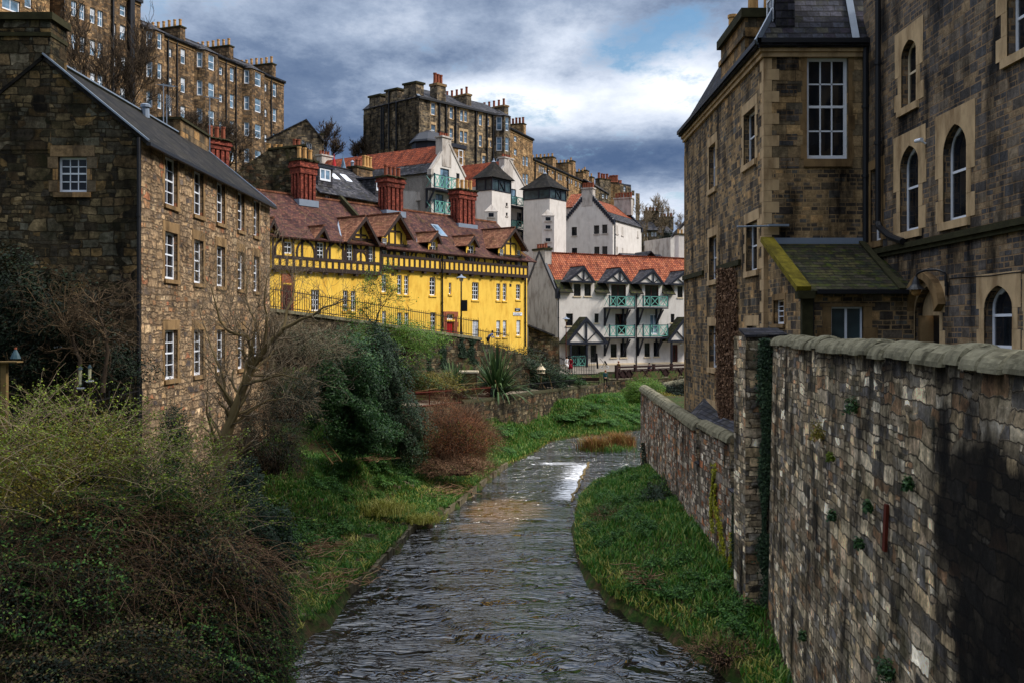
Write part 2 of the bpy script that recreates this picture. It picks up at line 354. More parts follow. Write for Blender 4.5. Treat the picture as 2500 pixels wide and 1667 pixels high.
M['rub_gable'] = blockrub('gable rubble', [(84, 74, 54), (98, 86, 64), (66, 60, 46), (54, 50, 38), (108, 94, 70), (60, 56, 50), (104, 84, 52), (92, 86, 74), (74, 60, 42), (82, 80, 70), (48, 44, 38), (96, 80, 58)], (74, 66, 52), .5, .26, 1.5, dark=(120, 118, 104), damt=.8, moss=(40, 46, 22), mossamt=.6, patch=(84, 74, 58), patamt=.5)
M['rub_quay'] = blockrub('foreground rubble', [(130, 118, 98), (100, 90, 76), (148, 134, 112), (78, 74, 70), (140, 128, 110), (66, 62, 58), (122, 106, 88), (104, 98, 90), (138, 120, 94), (110, 96, 78), (84, 80, 78), (118, 90, 66), (160, 150, 134), (104, 92, 76), (92, 82, 68), (126, 114, 98)], (78, 70, 62), .5, .19, 2.5, dark=(78, 76, 78), damt=1.0, moss=(60, 60, 32), mossamt=.6, patch=(120, 106, 84), patamt=.7, wv=(.72, 1.22), soot=[(12.0, 7.2, 2.1, 1.25, 2.4), (11.4, 6.0, 1.9, 1.4, 2.2), (13.6, 8.05, .35, .7, 1.2), (12.6, 8.4, .3, .5, 1.0), (10.9, 4.8, 1.0, 1.2, 1.0), (18, 9.0, 12, .22, .6)], ms=.015, dist=1.25)
M['rub_river'] = blockrub('river wall rubble', [(164, 152, 138), (132, 120, 108), (104, 96, 88), (176, 164, 150), (150, 92, 56), (120, 112, 106), (156, 112, 74), (140, 128, 114), (96, 84, 74), (168, 156, 140)], (84, 76, 66), .4, .2, 1.35, dark=(96, 92, 90), damt=.9, moss=(78, 76, 34), mossamt=.3)
M['rub_dark'] = blockrub('retaining rubble', [(92, 80, 64), (72, 64, 52), (108, 94, 74), (60, 54, 46), (116, 104, 84), (98, 72, 52), (80, 76, 68)], (50, 44, 36), .6, .3, 1.1, dark=(110, 110, 90), damt=.8, moss=(62, 64, 28), mossamt=.7, patch=(84, 78, 60), patamt=.5)
M['sq_right'] = coursed('squared rubble', [(108, 92, 72), (84, 74, 62), (124, 102, 74), (72, 64, 58), (142, 112, 74), (92, 82, 72), (76, 68, 60), (126, 104, 74), (110, 92, 68), (88, 84, 78)], (150, 124, 90), .58, .27, 1.45, damt=.95, ms=.017)
M['sq_entr'] = coursed('dark squared rubble', [(94, 84, 74), (76, 69, 63), (108, 94, 78), (66, 62, 60), (112, 94, 72), (86, 79, 74), (78, 72, 68), (72, 70, 70), (98, 86, 72)], (136, 110, 82), .62, .28, 1.5, damt=1.0, ms=.018)
M['ash_md'] = coursed('brown dressed sandstone', [(140, 116, 84), (124, 104, 78), (112, 98, 78), (150, 122, 84), (104, 94, 80), (132, 112, 84)], (84, 70, 52), .72, .36, 1.15, damt=.6, ms=.008, split=.0, bd=.008)
M['ash'] = coursed('dressed sandstone', [(176, 146, 104), (160, 130, 92), (186, 152, 112), (150, 122, 88), (170, 134, 90)], (120, 98, 72), .7, .34, 1.0, dark=(130, 116, 100), damt=.55, ms=.006, split=.0, bd=.006)
M['ash_dk'] = coursed('weathered sandstone', [(112, 92, 66), (98, 82, 62), (124, 98, 66), (86, 76, 62), (132, 102, 62)], (70, 58, 44), .75, .36, 1.3, damt=.8, ms=.008, split=.0, bd=.008)
M['ten_l'] = coursed('left tenement stone', [(116, 94, 70), (98, 80, 60), (128, 104, 76), (82, 68, 54), (110, 86, 60), (92, 78, 64)], (84, 70, 54), .75, .36, 1.35, dark=(100, 94, 92), damt=.8)
M['ten_c'] = coursed('central tenement stone', [(98, 88, 74), (80, 72, 62), (112, 98, 80), (68, 62, 56), (90, 80, 68), (104, 90, 70)], (74, 66, 56), .8, .36, 1.7, dark=(92, 90, 92), damt=.95)
M['ten_r'] = coursed('brown tenement stone', [(136, 108, 74), (118, 94, 66), (146, 118, 82), (100, 82, 60), (126, 96, 62)], (96, 78, 58), .8, .36, 1.35, dark=(110, 102, 96), damt=.7)
M['slate'] = tiles('slate', [(66, 66, 72), (54, 54, 60), (78, 76, 82), (46, 46, 52), (88, 86, 88), (60, 58, 58)], .34, .24, .9, dark=(110, 110, 110), damt=.6, moss=(66, 66, 48), mossamt=.25)
M['slate_br'] = tiles('old brown slate', [(70, 64, 58), (58, 54, 50), (82, 76, 70), (48, 46, 44), (64, 58, 52)], .34, .24, .36, dark=(80, 78, 76), damt=.9, moss=(60, 56, 38), mossamt=.3)
M['slate_big'] = tiles('heavy slate', [(58, 58, 66), (44, 44, 52), (74, 74, 84), (52, 48, 58), (70, 68, 62), (36, 38, 44), (64, 66, 76)], .38, .26, .85, dark=(110, 110, 110), damt=.6, moss=(70, 70, 46), mossamt=.35, edge=.3, bd=.04, msc=.7)
M['slate_moss'] = tiles('mossy slate', [(54, 54, 36), (44, 44, 30), (66, 62, 40), (50, 46, 38), (40, 42, 34), (60, 56, 46)], .36, .24, 1.2, damt=.5, moss=(72, 82, 22), mossamt=.75, edge=.3, bd=.035, msc=.9)
M['pantile'] = tiles('pantile', [(168, 96, 66), (154, 84, 58), (178, 106, 76), (140, 76, 56), (162, 98, 72), (130, 70, 54)], .3, .36, .82, wave=.55, dark=(120, 110, 110), damt=.6, edge=.42, bd=.09)
M['pantile_dk'] = tiles('weathered pantile', [(150, 74, 48), (134, 64, 42), (162, 84, 56), (120, 60, 44), (140, 72, 50)], .3, .36, .8, wave=.55, dark=(120, 110, 110), damt=.7, edge=.42, bd=.09)
M['claytile'] = tiles('plain clay tile', [(112, 74, 66), (94, 62, 60), (126, 84, 72), (82, 56, 56), (118, 84, 70), (100, 66, 60)], .26, .2, .62, dark=(112, 96, 104), damt=.6, moss=(96, 84, 42), mossamt=.25, edge=.5, bd=.03)
M['claytile_lt'] = tiles('brown clay tile', [(142, 96, 72), (126, 82, 62), (152, 106, 80), (116, 74, 56)], .26, .2, .95, damt=.4, moss=(112, 100, 52), mossamt=.3, edge=.5, bd=.03)
M['harl'] = plain('white harl', (212, 206, 200), .9, .15, .10, 1.2, .006, dark=(196, 190, 184), damt=.35, gain=1.02)
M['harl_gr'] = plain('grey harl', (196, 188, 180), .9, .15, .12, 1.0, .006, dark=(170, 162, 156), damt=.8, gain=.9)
M['yellow'] = plain('yellow limewash', (250, 205, 86), .85, .2, .07, 1.4, .01, dark=(222, 202, 168), damt=.7, gain=.9)
M['timber'] = plain('dark timber', (46, 32, 28), .7, .3, .3, 5)
M['black'] = plain('black paint', (20, 21, 26), .45, .4, .2, 5)
M['navy'] = plain('navy black paint', (22, 26, 40), .45, .4, .2, 5)
M['white'] = plain('white paint', (226, 230, 238), .4, .4, .06, 4)
M['cream'] = plain('cream stone', (214, 196, 166), .85, .2, .12, 2)
M['tancream'] = plain('cut sandstone', (188, 160, 122), .88, .2, .2, 1.8, .006, dark=(150, 136, 120), damt=.7)
M['tandark'] = plain('stained sandstone', (134, 108, 74), .88, .2, .25, 1.8, .008, dark=(120, 108, 96), damt=.8)
M['orangestone'] = plain('orange sandstone', (190, 122, 50), .88, .2, .25, 1.8, .006, dark=(150, 130, 110), damt=.6)
M['teal'] = plain('teal paint', (104, 170, 156), .5, .4, .08, 4)
M['tealdk'] = plain('dark teal paint', (24, 56, 66), .5, .4, .1, 4)
M['brick'] = coursed('red brick', [(136, 52, 34), (118, 44, 32), (148, 62, 40), (104, 42, 32)], (92, 56, 44), .22, .09, 1.0, damt=.7, ms=.008, split=.0, bd=.006)
M['pot_red'] = plain('terracotta pot', (142, 80, 58), .8, .2, .2, 3, dark=(120, 100, 90), damt=.5)
M['pot_tan'] = plain('buff pot', (196, 152, 96), .8, .2, .2, 3, dark=(120, 100, 90), damt=.5)
M['lead'] = plain('lead', (120, 132, 148), .45, .5, .15, 2)
M['iron'] = plain('black iron', (22, 21, 22), .5, .4, .3, 6)
M['rust'] = plain('rusty iron', (84, 34, 22), .85, .2, .35, 5)
M['reddoor'] = plain('red door', (176, 22, 24), .4, .4, .05, 3)
M['redstone'] = plain('red sandstone', (150, 88, 62), .9, .2, .2, 2, dark=(150, 140, 130), damt=.5)
M['browndoor'] = plain('brown door paint', (70, 30, 24), .5, .3, .1, 3)
M['coping'] = plain('round stone coping', (128, 122, 100), .95, .15, .45, 3.5, .05, dark=(110, 108, 92), damt=.8, gain=.9)
M['mosscap'] = plain('mossy stone', (116, 104, 30), .95, .15, .5, 4.0, .03, dark=(110, 110, 90), damt=.6)
M['darkmoss'] = plain('dark mossy cap', (52, 50, 32), .95, .15, .5, 3.5, .03)
M['bark'] = plain('bark', (112, 90, 62), .95, .1, .4, 5, .02, dark=(110, 110, 90), damt=.6)
M['bark_dk'] = plain('dark bark', (58, 48, 40), .95, .1, .35, 5, .01)
M['bark_gr'] = plain('grey twig bark', (132, 118, 100), .95, .1, .35, 5, .01)
M['wood'] = plain('weathered timber', (112, 92, 60), .9, .1, .3, 5, .01)
M['fencewood'] = plain('dark red timber', (44, 26, 24), .8, .2, .3, 5, .01)
M['curtain'] = plain('pale blind', (190, 196, 204), .8, .2, .06, 2)
def glass(name, c, r=.06, spec=.5):
    m, g, b = newmat(name, r, spec); uv = UV(g)
    setc(g, b, g.mix(1.0, lin(c), g.ramp(g.noise(uv, 1.1, 2), [(.35, .5), (.65, 1.6)]), 'MULTIPLY'), g.noise(uv, 1.5, 2), .01, .15); return m
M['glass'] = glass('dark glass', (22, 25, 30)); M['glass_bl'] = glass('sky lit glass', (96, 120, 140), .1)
M['glass_gr'] = glass('green grey glass', (46, 62, 66), .25)
# ---------------------------------------------------------------- building helpers
def arch_pts(u0, u1, z0, z1, rise, n=6):
    if not rise: return [(u0, z0), (u1, z0), (u1, z1), (u0, z1)]
    um = (u0+u1)/2; zs = z1-rise; L = []; K = math.pi/2*.78
    for i in range(n+1):
        t = i/n*K; L.append((u1+(um-u1)*(1-math.cos(t))/(1-math.cos(K)), zs+rise*math.sin(t)/math.sin(K)))
    R = []
    for i in range(n-1, -1, -1):
        t = i/n*K; R.append((u0+(um-u0)*(1-math.cos(t))/(1-math.cos(K)), zs+rise*math.sin(t)/math.sin(K)))
    return [(u0, z0), (u1, z0)]+L+R
def window(root, f, R, cols=2, rows=4, fm='white', gm='glass', rec=.14, rise=0, fw=.065, bw=.03, name='window', blind=0, label=None, mid=True):
    """sash or casement set back in its opening: frame mesh with the pane as a sub-part"""
    u0, u1, z0, z1 = R; mb = MB()
    hole = arch_pts(u0, u1, z0, z1, rise)
    um = (u0+u1)/2
    def ins(p): return (p[0]+(fw if p[0] < um-1e-6 else (-fw if p[0] > um+1e-6 else 0)), p[1]+(fw*1.3 if p[1] <= z0+1e-6 else -fw*(1 if not rise else (1.0 if abs(p[0]-um) < (u1-u0)*.35 else 0))))
    inn = [ins(p) for p in hole]; k = len(hole)
    for i in range(k):
        a, b_, c, d = hole[i], hole[(i+1) % k], inn[(i+1) % k], inn[i]
        mb.poly([f.P(a[0], rec, a[1]), f.P(b_[0], rec, b_[1]), f.P(c[0], rec, c[1]), f.P(d[0], rec, d[1])])
        mb.poly([f.P(d[0], rec, d[1]), f.P(c[0], rec, c[1]), f.P(c[0], rec+.05, c[1]), f.P(d[0], rec+.05, d[1])])
    def top(u):
        if not rise: return z1-fw
        zs = z1-rise; x = abs(u-um)/((u1-u0)/2); return zs+rise*(1-x**1.6)-fw*.6
    iu0, iu1, iz0 = u0+fw, u1-fw, z0+fw*1.3
    for i in range(1, cols):
        u = iu0+(iu1-iu0)*i/cols; mb.fbox(f, u-bw/2, u+bw/2, rec+.012, rec+.04, iz0, top(u))
    zt = z1-rise-(0 if rise else fw)
    zm = (iz0+z1)/2
    for j in range(1, rows):
        z = iz0+(zt-iz0)*j/rows if not (mid and rows % 2 == 0) else (iz0+(zm-iz0)*j/(rows/2) if j <= rows/2 else zm+(zt-zm)*(j-rows/2)/(rows/2))
        h = fw*.75 if (mid and j*2 == rows) else bw
        mb.fbox(f, iu0, iu1, rec+(.003 if h > bw else .012), rec+.042, z-h/2, z+h/2)
    if rise and rows < 2: mb.fbox(f, iu0, iu1, rec+.003, rec+.042, zt-.02, zt+.02)
    o = mb.build(name, M[fm], root)
    if label: o['label'] = label
    p = MB(); p.poly([f.P(q[0], rec+.03, q[1]) for q in hole]); p.build('pane', M[gm], o)
    if blind:
        c = MB(); zb = z1-(z1-z0)*blind; c.fbox(f, iu0, iu1, rec+.024, rec+.029, zb, z1-fw); c.build('blind', M['curtain'], o)
    return o
def chimney_pots(root, f, pts, z, r=.14, h=.6, m='pot_red'):
    for (u, w) in pts:
        mb = MB(); rr = random.uniform(.92, 1.08); hh = h*random.uniform(.93, 1.06)
        mb.lathe(f.P(u, w, z), [(r*1.15*rr, 0), (r*1.15, .06*h), (r*.95, .12*h), (r*.86, hh*.85), (r*1.05, hh*.88), (r*1.05, hh), (r*.7, hh), (r*.7, hh*.8)], 10)
        mb.build('chimney_pot', M[m], root, smooth=False)
def pipe(root, f, px, y0, y1, r=.05, w=-.07, name='drainpipe', m='black'):
    u = f.ux(px); mb = MB(); za, zb = f.z(px, y0), f.z(px, y1)
    mb.tube([f.P(u, w, za), f.P(u, w, zb)], r, 8)
    n = max(2, int(abs(za-zb)/2.2))
    for i in range(1, n): zz = za+(zb-za)*i/n; mb.tube([f.P(u, w, zz-.05), f.P(u, w, zz+.05)], r*1.35, 8)
    return mb.build(name, M[m], root)
def surround(root, f, R, m='tancream', bw=.2, long_=.34, proud=.012, lintel=.32, sill=.2, hh=.32, name='window_surround', rise=0):
    """long-and-short dressed stones round an opening"""
    u0, u1, z0, z1 = R; mb = MB(); zt = z1-rise; n = max(2, int(round((zt-z0)/hh))); h = (zt-z0)/n; g_ = .004
    for s in (0, 1):
        for i in range(n):
            l = (bw if i % 2 else long_)*random.uniform(.92, 1.08)
            a, b_ = (u0-l, u0) if s == 0 else (u1, u1+l)
            pr = proud+random.uniform(0, .006)
            mb.fbox(f, a, b_, -pr, .03, z0+i*h+g_, z0+(i+1)*h-g_)
    if not rise:
        mb.fbox(f, u0-long_*.8, u1+long_*.8, -proud-.008, .03, z1+g_, z1+lintel)
    else:
        hole = arch_pts(u0, u1, z0, z1, rise)[2:]; k = len(hole)
        uo0, uo1, zo = u0-long_, u1+long_, z1+lintel
        for i in range(k-1):
            a, b_ = hole[i], hole[i+1]; um = (u0+u1)/2
            oa = (uo1 if a[0] > um else uo0, a[1]) if abs(a[0]-um) > (u1-u0)*.28 else (a[0], zo)
            ob = (uo1 if b_[0] > um else uo0, b_[1]) if abs(b_[0]-um) > (u1-u0)*.28 else (b_[0], zo)
            pts = [a, b_, ob, oa]
            if (oa[1] == zo) != (ob[1] == zo): pts = [a, b_, ob, (uo1 if (a[0]+b_[0])/2 > um else uo0, zo), oa]
            mb.poly([f.P(p[0], -proud, p[1]) for p in pts])
            mb.poly([f.P(a[0], -proud, a[1]), f.P(b_[0], -proud, b_[1]), f.P(b_[0], .0, b_[1]), f.P(a[0], .0, a[1])])
    if sill: mb.fbox(f, u0-bw*.8, u1+bw*.8, -proud-.07, .12, z0-sill, z0-g_)
    return mb.build(name, M[m], root)
def facade(root, f, outline, wins, mat, name='wall', w=0.0, depth=.3, extra=(), **kw):
    """wall with real openings; wins: (px l, r, top, bottom, options)"""
    mb = MB(); hs = []; todo = []
    for wn in wins:
        R = f.rect(wn[:4]); o = dict(kw); o.update(wn[4] if len(wn) > 4 else {})
        if 'R' in o: R = o.pop('R')
        hs.append(arch_pts(*R, o.get('rise', 0))); todo.append((R, o))
    hs += list(extra)
    mb.holes(f, outline, hs, w, 0, depth)
    wo = mb.build(name, M[mat], root)
    fo = f.off(w) if w else f
    for R, o in todo:
        sr = o.pop('sur', None); sill = o.pop('sillm', None); o.pop('door', None)
        window(root, fo, R, **o)
        if sr: surround(root, fo, R, rise=o.get('rise', 0), **sr)
        if sill:
            s = MB(); s.fbox(fo, R[0]-.1, R[1]+.1, -.09, .1, R[2]-.14, R[2]-.004); s.build('window_sill', M[sill], root)
    return wo
def gable_dormer(root, f, ua, za, u0, z0, u1, z1, w0, w1, rm, t=.1, over=.25, barge='timber', front=None, fmat='harl', bargew=.22):
    """gabled dormer roof; ridge runs back into the main roof"""
    mb = MB(); P = f.P
    mb.slab([P(u0, w0-over, z0), P(ua, w0-over, za), P(ua, w1, za), P(u0, w1, z0)], t)
    mb.slab([P(ua, w0-over, za), P(u1, w0-over, z1), P(u1, w1, z1), P(ua, w1, za)], t)
    d = mb.build('dormer_roof', M[rm], root)
    b = MB()
    for (ue, ze) in ((u0, z0), (u1, z1)):
        L = math.hypot(ua-ue, za-ze); nx, nz = (za-ze)/L, -(ua-ue)/L
        if nz > 0: nx, nz = -nx, -nz
        a0 = (ue, ze-.02); a1 = (ua, za-.02)
        q = [(a0[0], a0[1]), (a1[0], a1[1]), (a1[0], a1[1]+nz*bargew*1.4), (a0[0]+nx*bargew, a0[1]+nz*bargew)]
        fr = [P(u, w0-over-.03, z) for u, z in q]; bk = [P(u, w0-over+.04, z) for u, z in q]
        b.poly(fr); b.poly(bk[::-1])
        for i in range(4): b.poly([fr[i], fr[(i+1) % 4], bk[(i+1) % 4], bk[i]])
    b.build('bargeboard', M[barge], d)
    ck = MB()   # cheeks and front panel
    for ue, ze in ((u0, z0), (u1, z1)):
        s = .12 if ue < ua else -.12
        ck.poly([P(ue+s, w0, ze), P(ue+s, w1, ze), P(ue+s, w1, ze-2.2), P(ue+s, w0, ze-2.2)])
    ck.build('dormer_cheek', M[fmat], root)
    rd = MB(); rd.beam(P(ua, w0-over, za+.02), P(ua, w1, za+.02), .16, .08); rd.build('ridge_tile', M[rm], d)
    return d
def closed_box(root, f, u0, u1, w0, w1, z0, z1, mat, name='back_wall', front=False):
    """side and rear walls behind a facade"""
    mb = MB(); P = f.P
    if front: mb.poly([P(u0, w0, z0), P(u1, w0, z0), P(u1, w0, z1), P(u0, w0, z1)])
    mb.poly([P(u0, w0, z0), P(u0, w1, z0), P(u0, w1, z1), P(u0, w0, z1)])
    mb.poly([P(u1, w0, z0), P(u1, w1, z0), P(u1, w1, z1), P(u1, w0, z1)])
    mb.poly([P(u0, w1, z0), P(u1, w1, z0), P(u1, w1, z1), P(u0, w1, z1)])
    return mb.build(name, M[mat], root)
def base_of(f, u, w, z=0): return f.P(u, w, z)

# ================================================================ LEFT HOUSE (rubble, slate roof)
LX = -11.4; LY = LX*F/(345-1250)
LF = Fac((LX, LY), (0, 1)); LG = Fac((LX-6.0, LY), (1, 0))
lh = thing('stone_house', (LX, LY, 4.0), 'old rubble stone house with slate roof and three rows of tall white sash windows', 'house')
uE = LF.ux(659); zE = LF.z(346, 338); zE2 = LF.z(655, 490); zE = (zE+zE2)/2
xr = (106-1250)/F*LY; zR = HC+(HZ-136)/F*LY; wr = LX-xr
zrow = [(LF.z(418, 385.8), LF.z(418, 503)), (LF.z(418, 568.4), LF.z(418, 683)), (LF.z(418, 805.9), LF.z(418, 925))]
wl = []
for c in ((402.7, 433.2), (473.5, 496.3), (529.6, 548.9), (580.5, 596.3), (619, 632.4)):
    for r, (zt, zb) in enumerate(zrow):
        wl.append((0, 0, 0, 0, {'R': (LF.ux(c[0]), LF.ux(c[1]), zb, zt), 'sur': dict(m='tandark', bw=.14, long_=.26, lintel=.34 if r else .1, sill=.14, proud=.006)}))
wl = [(c, c, 0, 0, o) for (c, _, _, _, o) in [(400, 0, 0, 0, w[4]) for w in wl]]
facade(lh, LF, [(0, 2.5), (uE, 2.5), (uE, zE), (0, zE)], wl, 'rub_left', cols=2, rows=4, rec=.13, fw=.07, bw=.032)
gx = lambda px: LG.ux(px)
wg = [(142, 212, 384, 470, dict(cols=3, rows=4, sur=dict(m='ash_dk', bw=.16, long_=.3, lintel=.35, sill=.16, proud=.01))), (127, 163, 823, 850, dict(cols=1, rows=1))]
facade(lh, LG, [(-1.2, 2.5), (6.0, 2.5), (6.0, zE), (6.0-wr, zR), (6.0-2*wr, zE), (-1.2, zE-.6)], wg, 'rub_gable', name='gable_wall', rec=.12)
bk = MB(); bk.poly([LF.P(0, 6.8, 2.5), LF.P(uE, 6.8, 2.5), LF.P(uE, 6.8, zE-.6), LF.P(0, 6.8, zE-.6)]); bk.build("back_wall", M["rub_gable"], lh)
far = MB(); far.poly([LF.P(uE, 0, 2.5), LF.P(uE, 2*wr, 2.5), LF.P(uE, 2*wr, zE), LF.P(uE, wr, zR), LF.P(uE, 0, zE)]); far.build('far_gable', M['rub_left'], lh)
rf = MB(); rf.slab([LF.P(-.06, -.22, zE-.17), LF.P(uE+.1, -.22, zE-.17), LF.P(uE+.1, wr, zR), LF.P(-.06, wr, zR)], .1)
rf.slab([LF.P(-.06, 2*wr+.2, zE-.17), LF.P(uE+.1, 2*wr+.2, zE-.17), LF.P(uE+.1, wr, zR), LF.P(-.06, wr, zR)], .1)
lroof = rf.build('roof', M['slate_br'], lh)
ld = MB()
ld.beam(LF.P(-.03, wr, zR+.05), LF.P(-.03, -.24, zE-.14), .12, .05); ld.beam(LF.P(uE+.1, wr, zR+.04), LF.P(uE+.1, -.24, zE-.14), .16, .05)
ld.beam(LF.P(0, wr, zR+.05), LF.P(uE, wr, zR+.05), .18, .05); ld.build('lead_flashing', M['lead'], lroof)
gt = MB(); gt.beam(LF.P(-.1, -.26, zE-.26), LF.P(uE+.1, -.26, zE-.26), .13, .1); gt.build('gutter', M['black'], lh)
pipe(lh, LG, 341, 338, 1090, r=.055, w=-.08)
# skews and big gable chimney
sk = MB(); sk.beam(LG.P(6.05, .1, zE-.02), LG.P(6.0-wr-.05, .1, zR+.05), .3, .1); sk.build('skew_stone', M['darkmoss'], lh)
cs = MB(); u1 = LG.ux(124); zt = LG.z(100, 50)
cs.fbox(LG, u1-3.6, u1, -.02, 1.1, zR-2.9, zt); ch = cs.build('chimney_stack', M['rub_gable'], lh)
cp = MB(); cp.fbox(LG, u1-3.7, u1+.1, -.12, 1.2, zt, zt+.22); cp.fbox(LG, u1-3.62, u1+.03, -.06, 1.13, zt-.5, zt-.38); cp.build('chimney_cap', M['darkmoss'], ch)
u_a, u_b = LF.off(wr).ux(432), LF.off(wr).ux(511)
cs = MB(); zt = LF.off(wr).z(470, 316); cs.fbox(LF.off(wr), u_a, u_b-.6, -.15, 1.0, zR-1.2, zt); ch = cs.build('chimney_stack', M['ash_dk'], lh)
cp = MB(); cp.fbox(LF.off(wr), u_a-.08, u_b-.52, -.23, 1.08, zt, zt+.1); cp.build('chimney_cap', M['darkmoss'], ch)
vt = MB(); vt.lathe(LF.off(wr-.2).P(LF.off(wr).ux(343), 0, zR-.25), [(.16, 0), (.14, .4), (.2, .42), (.2, .52), (.12, .56)], 10); vt.build('roof_vent', M['lead'], lroof)
for px, pb, pt in ((407, 308, 232), (399, 300, 205), (512, 316, 235)):
    ff = LF.off(wr+.3); u = ff.ux(px); zb, zt = zR-.3, ff.z(px, pt)
    ae = thing('tv_aerial', ff.P(u, 0, zb), {407: 'grid television aerial on a pole above the slate ridge', 399: 'tall television aerial nearest the big bare tree on the slate ridge', 512: 'television aerial on the square stone chimney stack'}[px], 'aerial', 'aerials on the slate ridge')
    a = MB(); a.tube([ff.P(u, 0, zb), ff.P(u, 0, zt)], .022, 6); a.build('mast', M['lead'], ae)
    a = MB()
    if px == 407:
        for k in range(7): a.beam(ff.P(u-.22, -.1, zt-.1-k*.07), ff.P(u+.3, -.1, zt-.1-k*.07), .012, .012)
        a.beam(ff.P(u, -.1, zt-.02), ff.P(u, -.1, zt-.6), .02, .02)
    else:
        a.beam(ff.P(u-.5, 0, zt-.15), ff.P(u+.5, -.3, zt-.02), .02, .02)
        for k in range(9): a.beam(ff.P(u-.45+k*.11, -.25-k*.03, zt-.14+k*.015), ff.P(u-.45+k*.11, .2-k*.03, zt-.14+k*.015), .01, .01)
    a.build('antenna', M['lead'], ae)

# ================================================================ RIGHT HOUSE (squared rubble, mansard)
RX = 8.31; RY = RX*F/(1865-1250); RYF = RX*F/(1671-1250)
R1 = Fac((RX, RYF), (0, -1)); R2 = Fac((RX, RY), (1, 0))
rh = thing('sandstone_house', (RX, RY, 5.0), 'tall squared sandstone building with steep slate roof above the river wall', 'house')
uN = R1.ux(1865); zRE = R1.z(1866, 92)
zRE = (zRE+R1.z(1672, 330))/2
SR = dict(m='tancream', bw=.2, long_=.38, lintel=.36, sill=.2, hh=.34)
w1 = [(1815.8, 1843.6, 271, 398.6), (1731, 1747.3, 354, 462), (1822, 1849, 542.5, 662), (1731.3, 1749.8, 577.6, 684.4), (1823.8, 1847.7, 796, 925), (1731.3, 1749.8, 796, 898), (1728.6, 1747, 997, 1034)]
w1 = [(*w, dict(sur=SR)) for w in w1]
facade(rh, R1, [(0, 2.5), (uN, 2.5), (uN, zRE), (0, zRE)], w1, 'sq_right', cols=2, rows=2, rec=.2, fw=.075, depth=.35)
# front face with the large window
w2 = [(1969.8, 2071, 140, 389, dict(cols=3, rows=4, fw=.11, bw=.05, sur=dict(m='tandark', bw=.14, long_=.2, lintel=.2, sill=.26, hh=.5)))]
facade(rh, R2, [(0, 5), (3.39, 5), (3.39, zRE), (0, zRE)], w2, 'ash_md', rec=.16, name='front_wall', depth=.35)
lo = MB(); zl = R2.z(1900, 415); lo.fbox(R2, .002, 3.385, -.006, .1, 8, zl); lo.build('lower_front_wall', M['sq_right'], rh)
for k, (a, b_) in enumerate(((130, 172), (205, 236), (268, 296), (328, 356), (386, 412))): lo = MB(); lo.fbox(R2, .42, 1.15-.05*(k % 2), -.012, .05, R2.z(1900, b_), R2.z(1900, a)); lo.build('rough_panel', M['sq_entr'], rh)
cn = MB()
cn.fbox(R1, -.1, uN+.14, -.16, .1, zRE-.34, zRE-.02); cn.fbox(R2, -.14, 3.38, -.157, .1, zRE-.337, zRE-.023); cn.fbox(R1, -.05, uN+.08, -.09, .1, zRE-.5, zRE-.343); cn.fbox(R2, -.085, 3.38, -.087, .1, zRE-.497, zRE-.346)
cn.build('cornice', M['tancream'], rh)
gt = MB(); gt.fbox(R1, -.2, uN+.33, -.34, -.165, zRE-.1, zRE+.06); gt.fbox(R2, -.34, 3.38, -.33, -.162, zRE-.098, zRE+.058); gt.build('gutter', M['black'], rh)
# quoins on the near corner, both faces
qn = MB()
n = 34; zq0 = 6.0; h = (zRE-.52-zq0)/n
for i in range(n):
    a, b_ = (.5, .26) if i % 2 else (.26, .5)
    qn.fbox(R1, uN-a, uN+.013, -.014, .06, zq0+i*h+.004, zq0+(i+1)*h-.004); qn.fbox(R2, 0.0, b_, -.0128, .05, zq0+i*h+.005, zq0+(i+1)*h-.005)
qn.build('quoins', M['tancream'], rh)
qn = MB()
for i in range(n): qn.fbox(R1, -.013, (.4 if i % 2 else .22), -.014, .06, zq0-1+i*(h*1.03)+.004, zq0-1+(i+1)*(h*1.03)-.004)
qn.build('quoins', M['tandark'], rh)
st = MB(); zs = R1.z(1690, 680)
for a, b_ in ((1669, 1719), (1755, 1809)): st = MB(); st.fbox(R1, max(R1.ux(a), -.1), R1.ux(b_), -.1, .05, zs, zs+.2); st.build('string_course', M['darkmoss'], rh)
# mansard roof
k = 1.85; T = 1.9; z0, z1 = zRE+.02, zRE+.02+k*T; e = .3
P = lambda x, y, z: (x, y, z)
rf = MB()
rf.slab([P(RX-e, RY-e, z0-k*e*.35), P(RX-e, RYF+.1, z0-k*e*.35), P(RX+T, RYF+.1, z1), P(RX+T, RY+T, z1)], .12)
rf.slab([P(RX-e, RY-e, z0-k*e*.35), P(RX+4.4, RY-e, z0-k*e*.35), P(RX+4.4, RY+T, z1), P(RX+T, RY+T, z1)], .12)
rf.slab([P(RX+T, RY+T, z1), P(RX+4.4, RY+T, z1), P(RX+4.4, RYF, z1+.8), P(RX+T+.6, RYF, z1+.8)], .12)
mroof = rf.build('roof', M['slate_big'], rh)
gb = MB(); gb.poly([P(RX, RYF+.02, 3), P(RX+5, RYF+.02, 3), P(RX+5, RYF+.02, z1), P(RX+T, RYF+.02, z1), P(RX, RYF+.02, z0)]); gb.build('far_gable', M['sq_right'], rh)
hp = MB(); hp.beam(P(RX-e, RY-e, z0-k*e*.35+.04), P(RX+T, RY+T, z1+.04), .34, .05, up=(1, -1, 0)); hp.build('lead_hip', M['lead'], mroof)
vl = MB(); vl.beam(P(11.25, RY-.3, z0+.02), P(11.5, RY+T, z1+.02), .22, .04, up=(-.3, -1, .6)); vl.build('lead_valley', M['lead'], mroof)
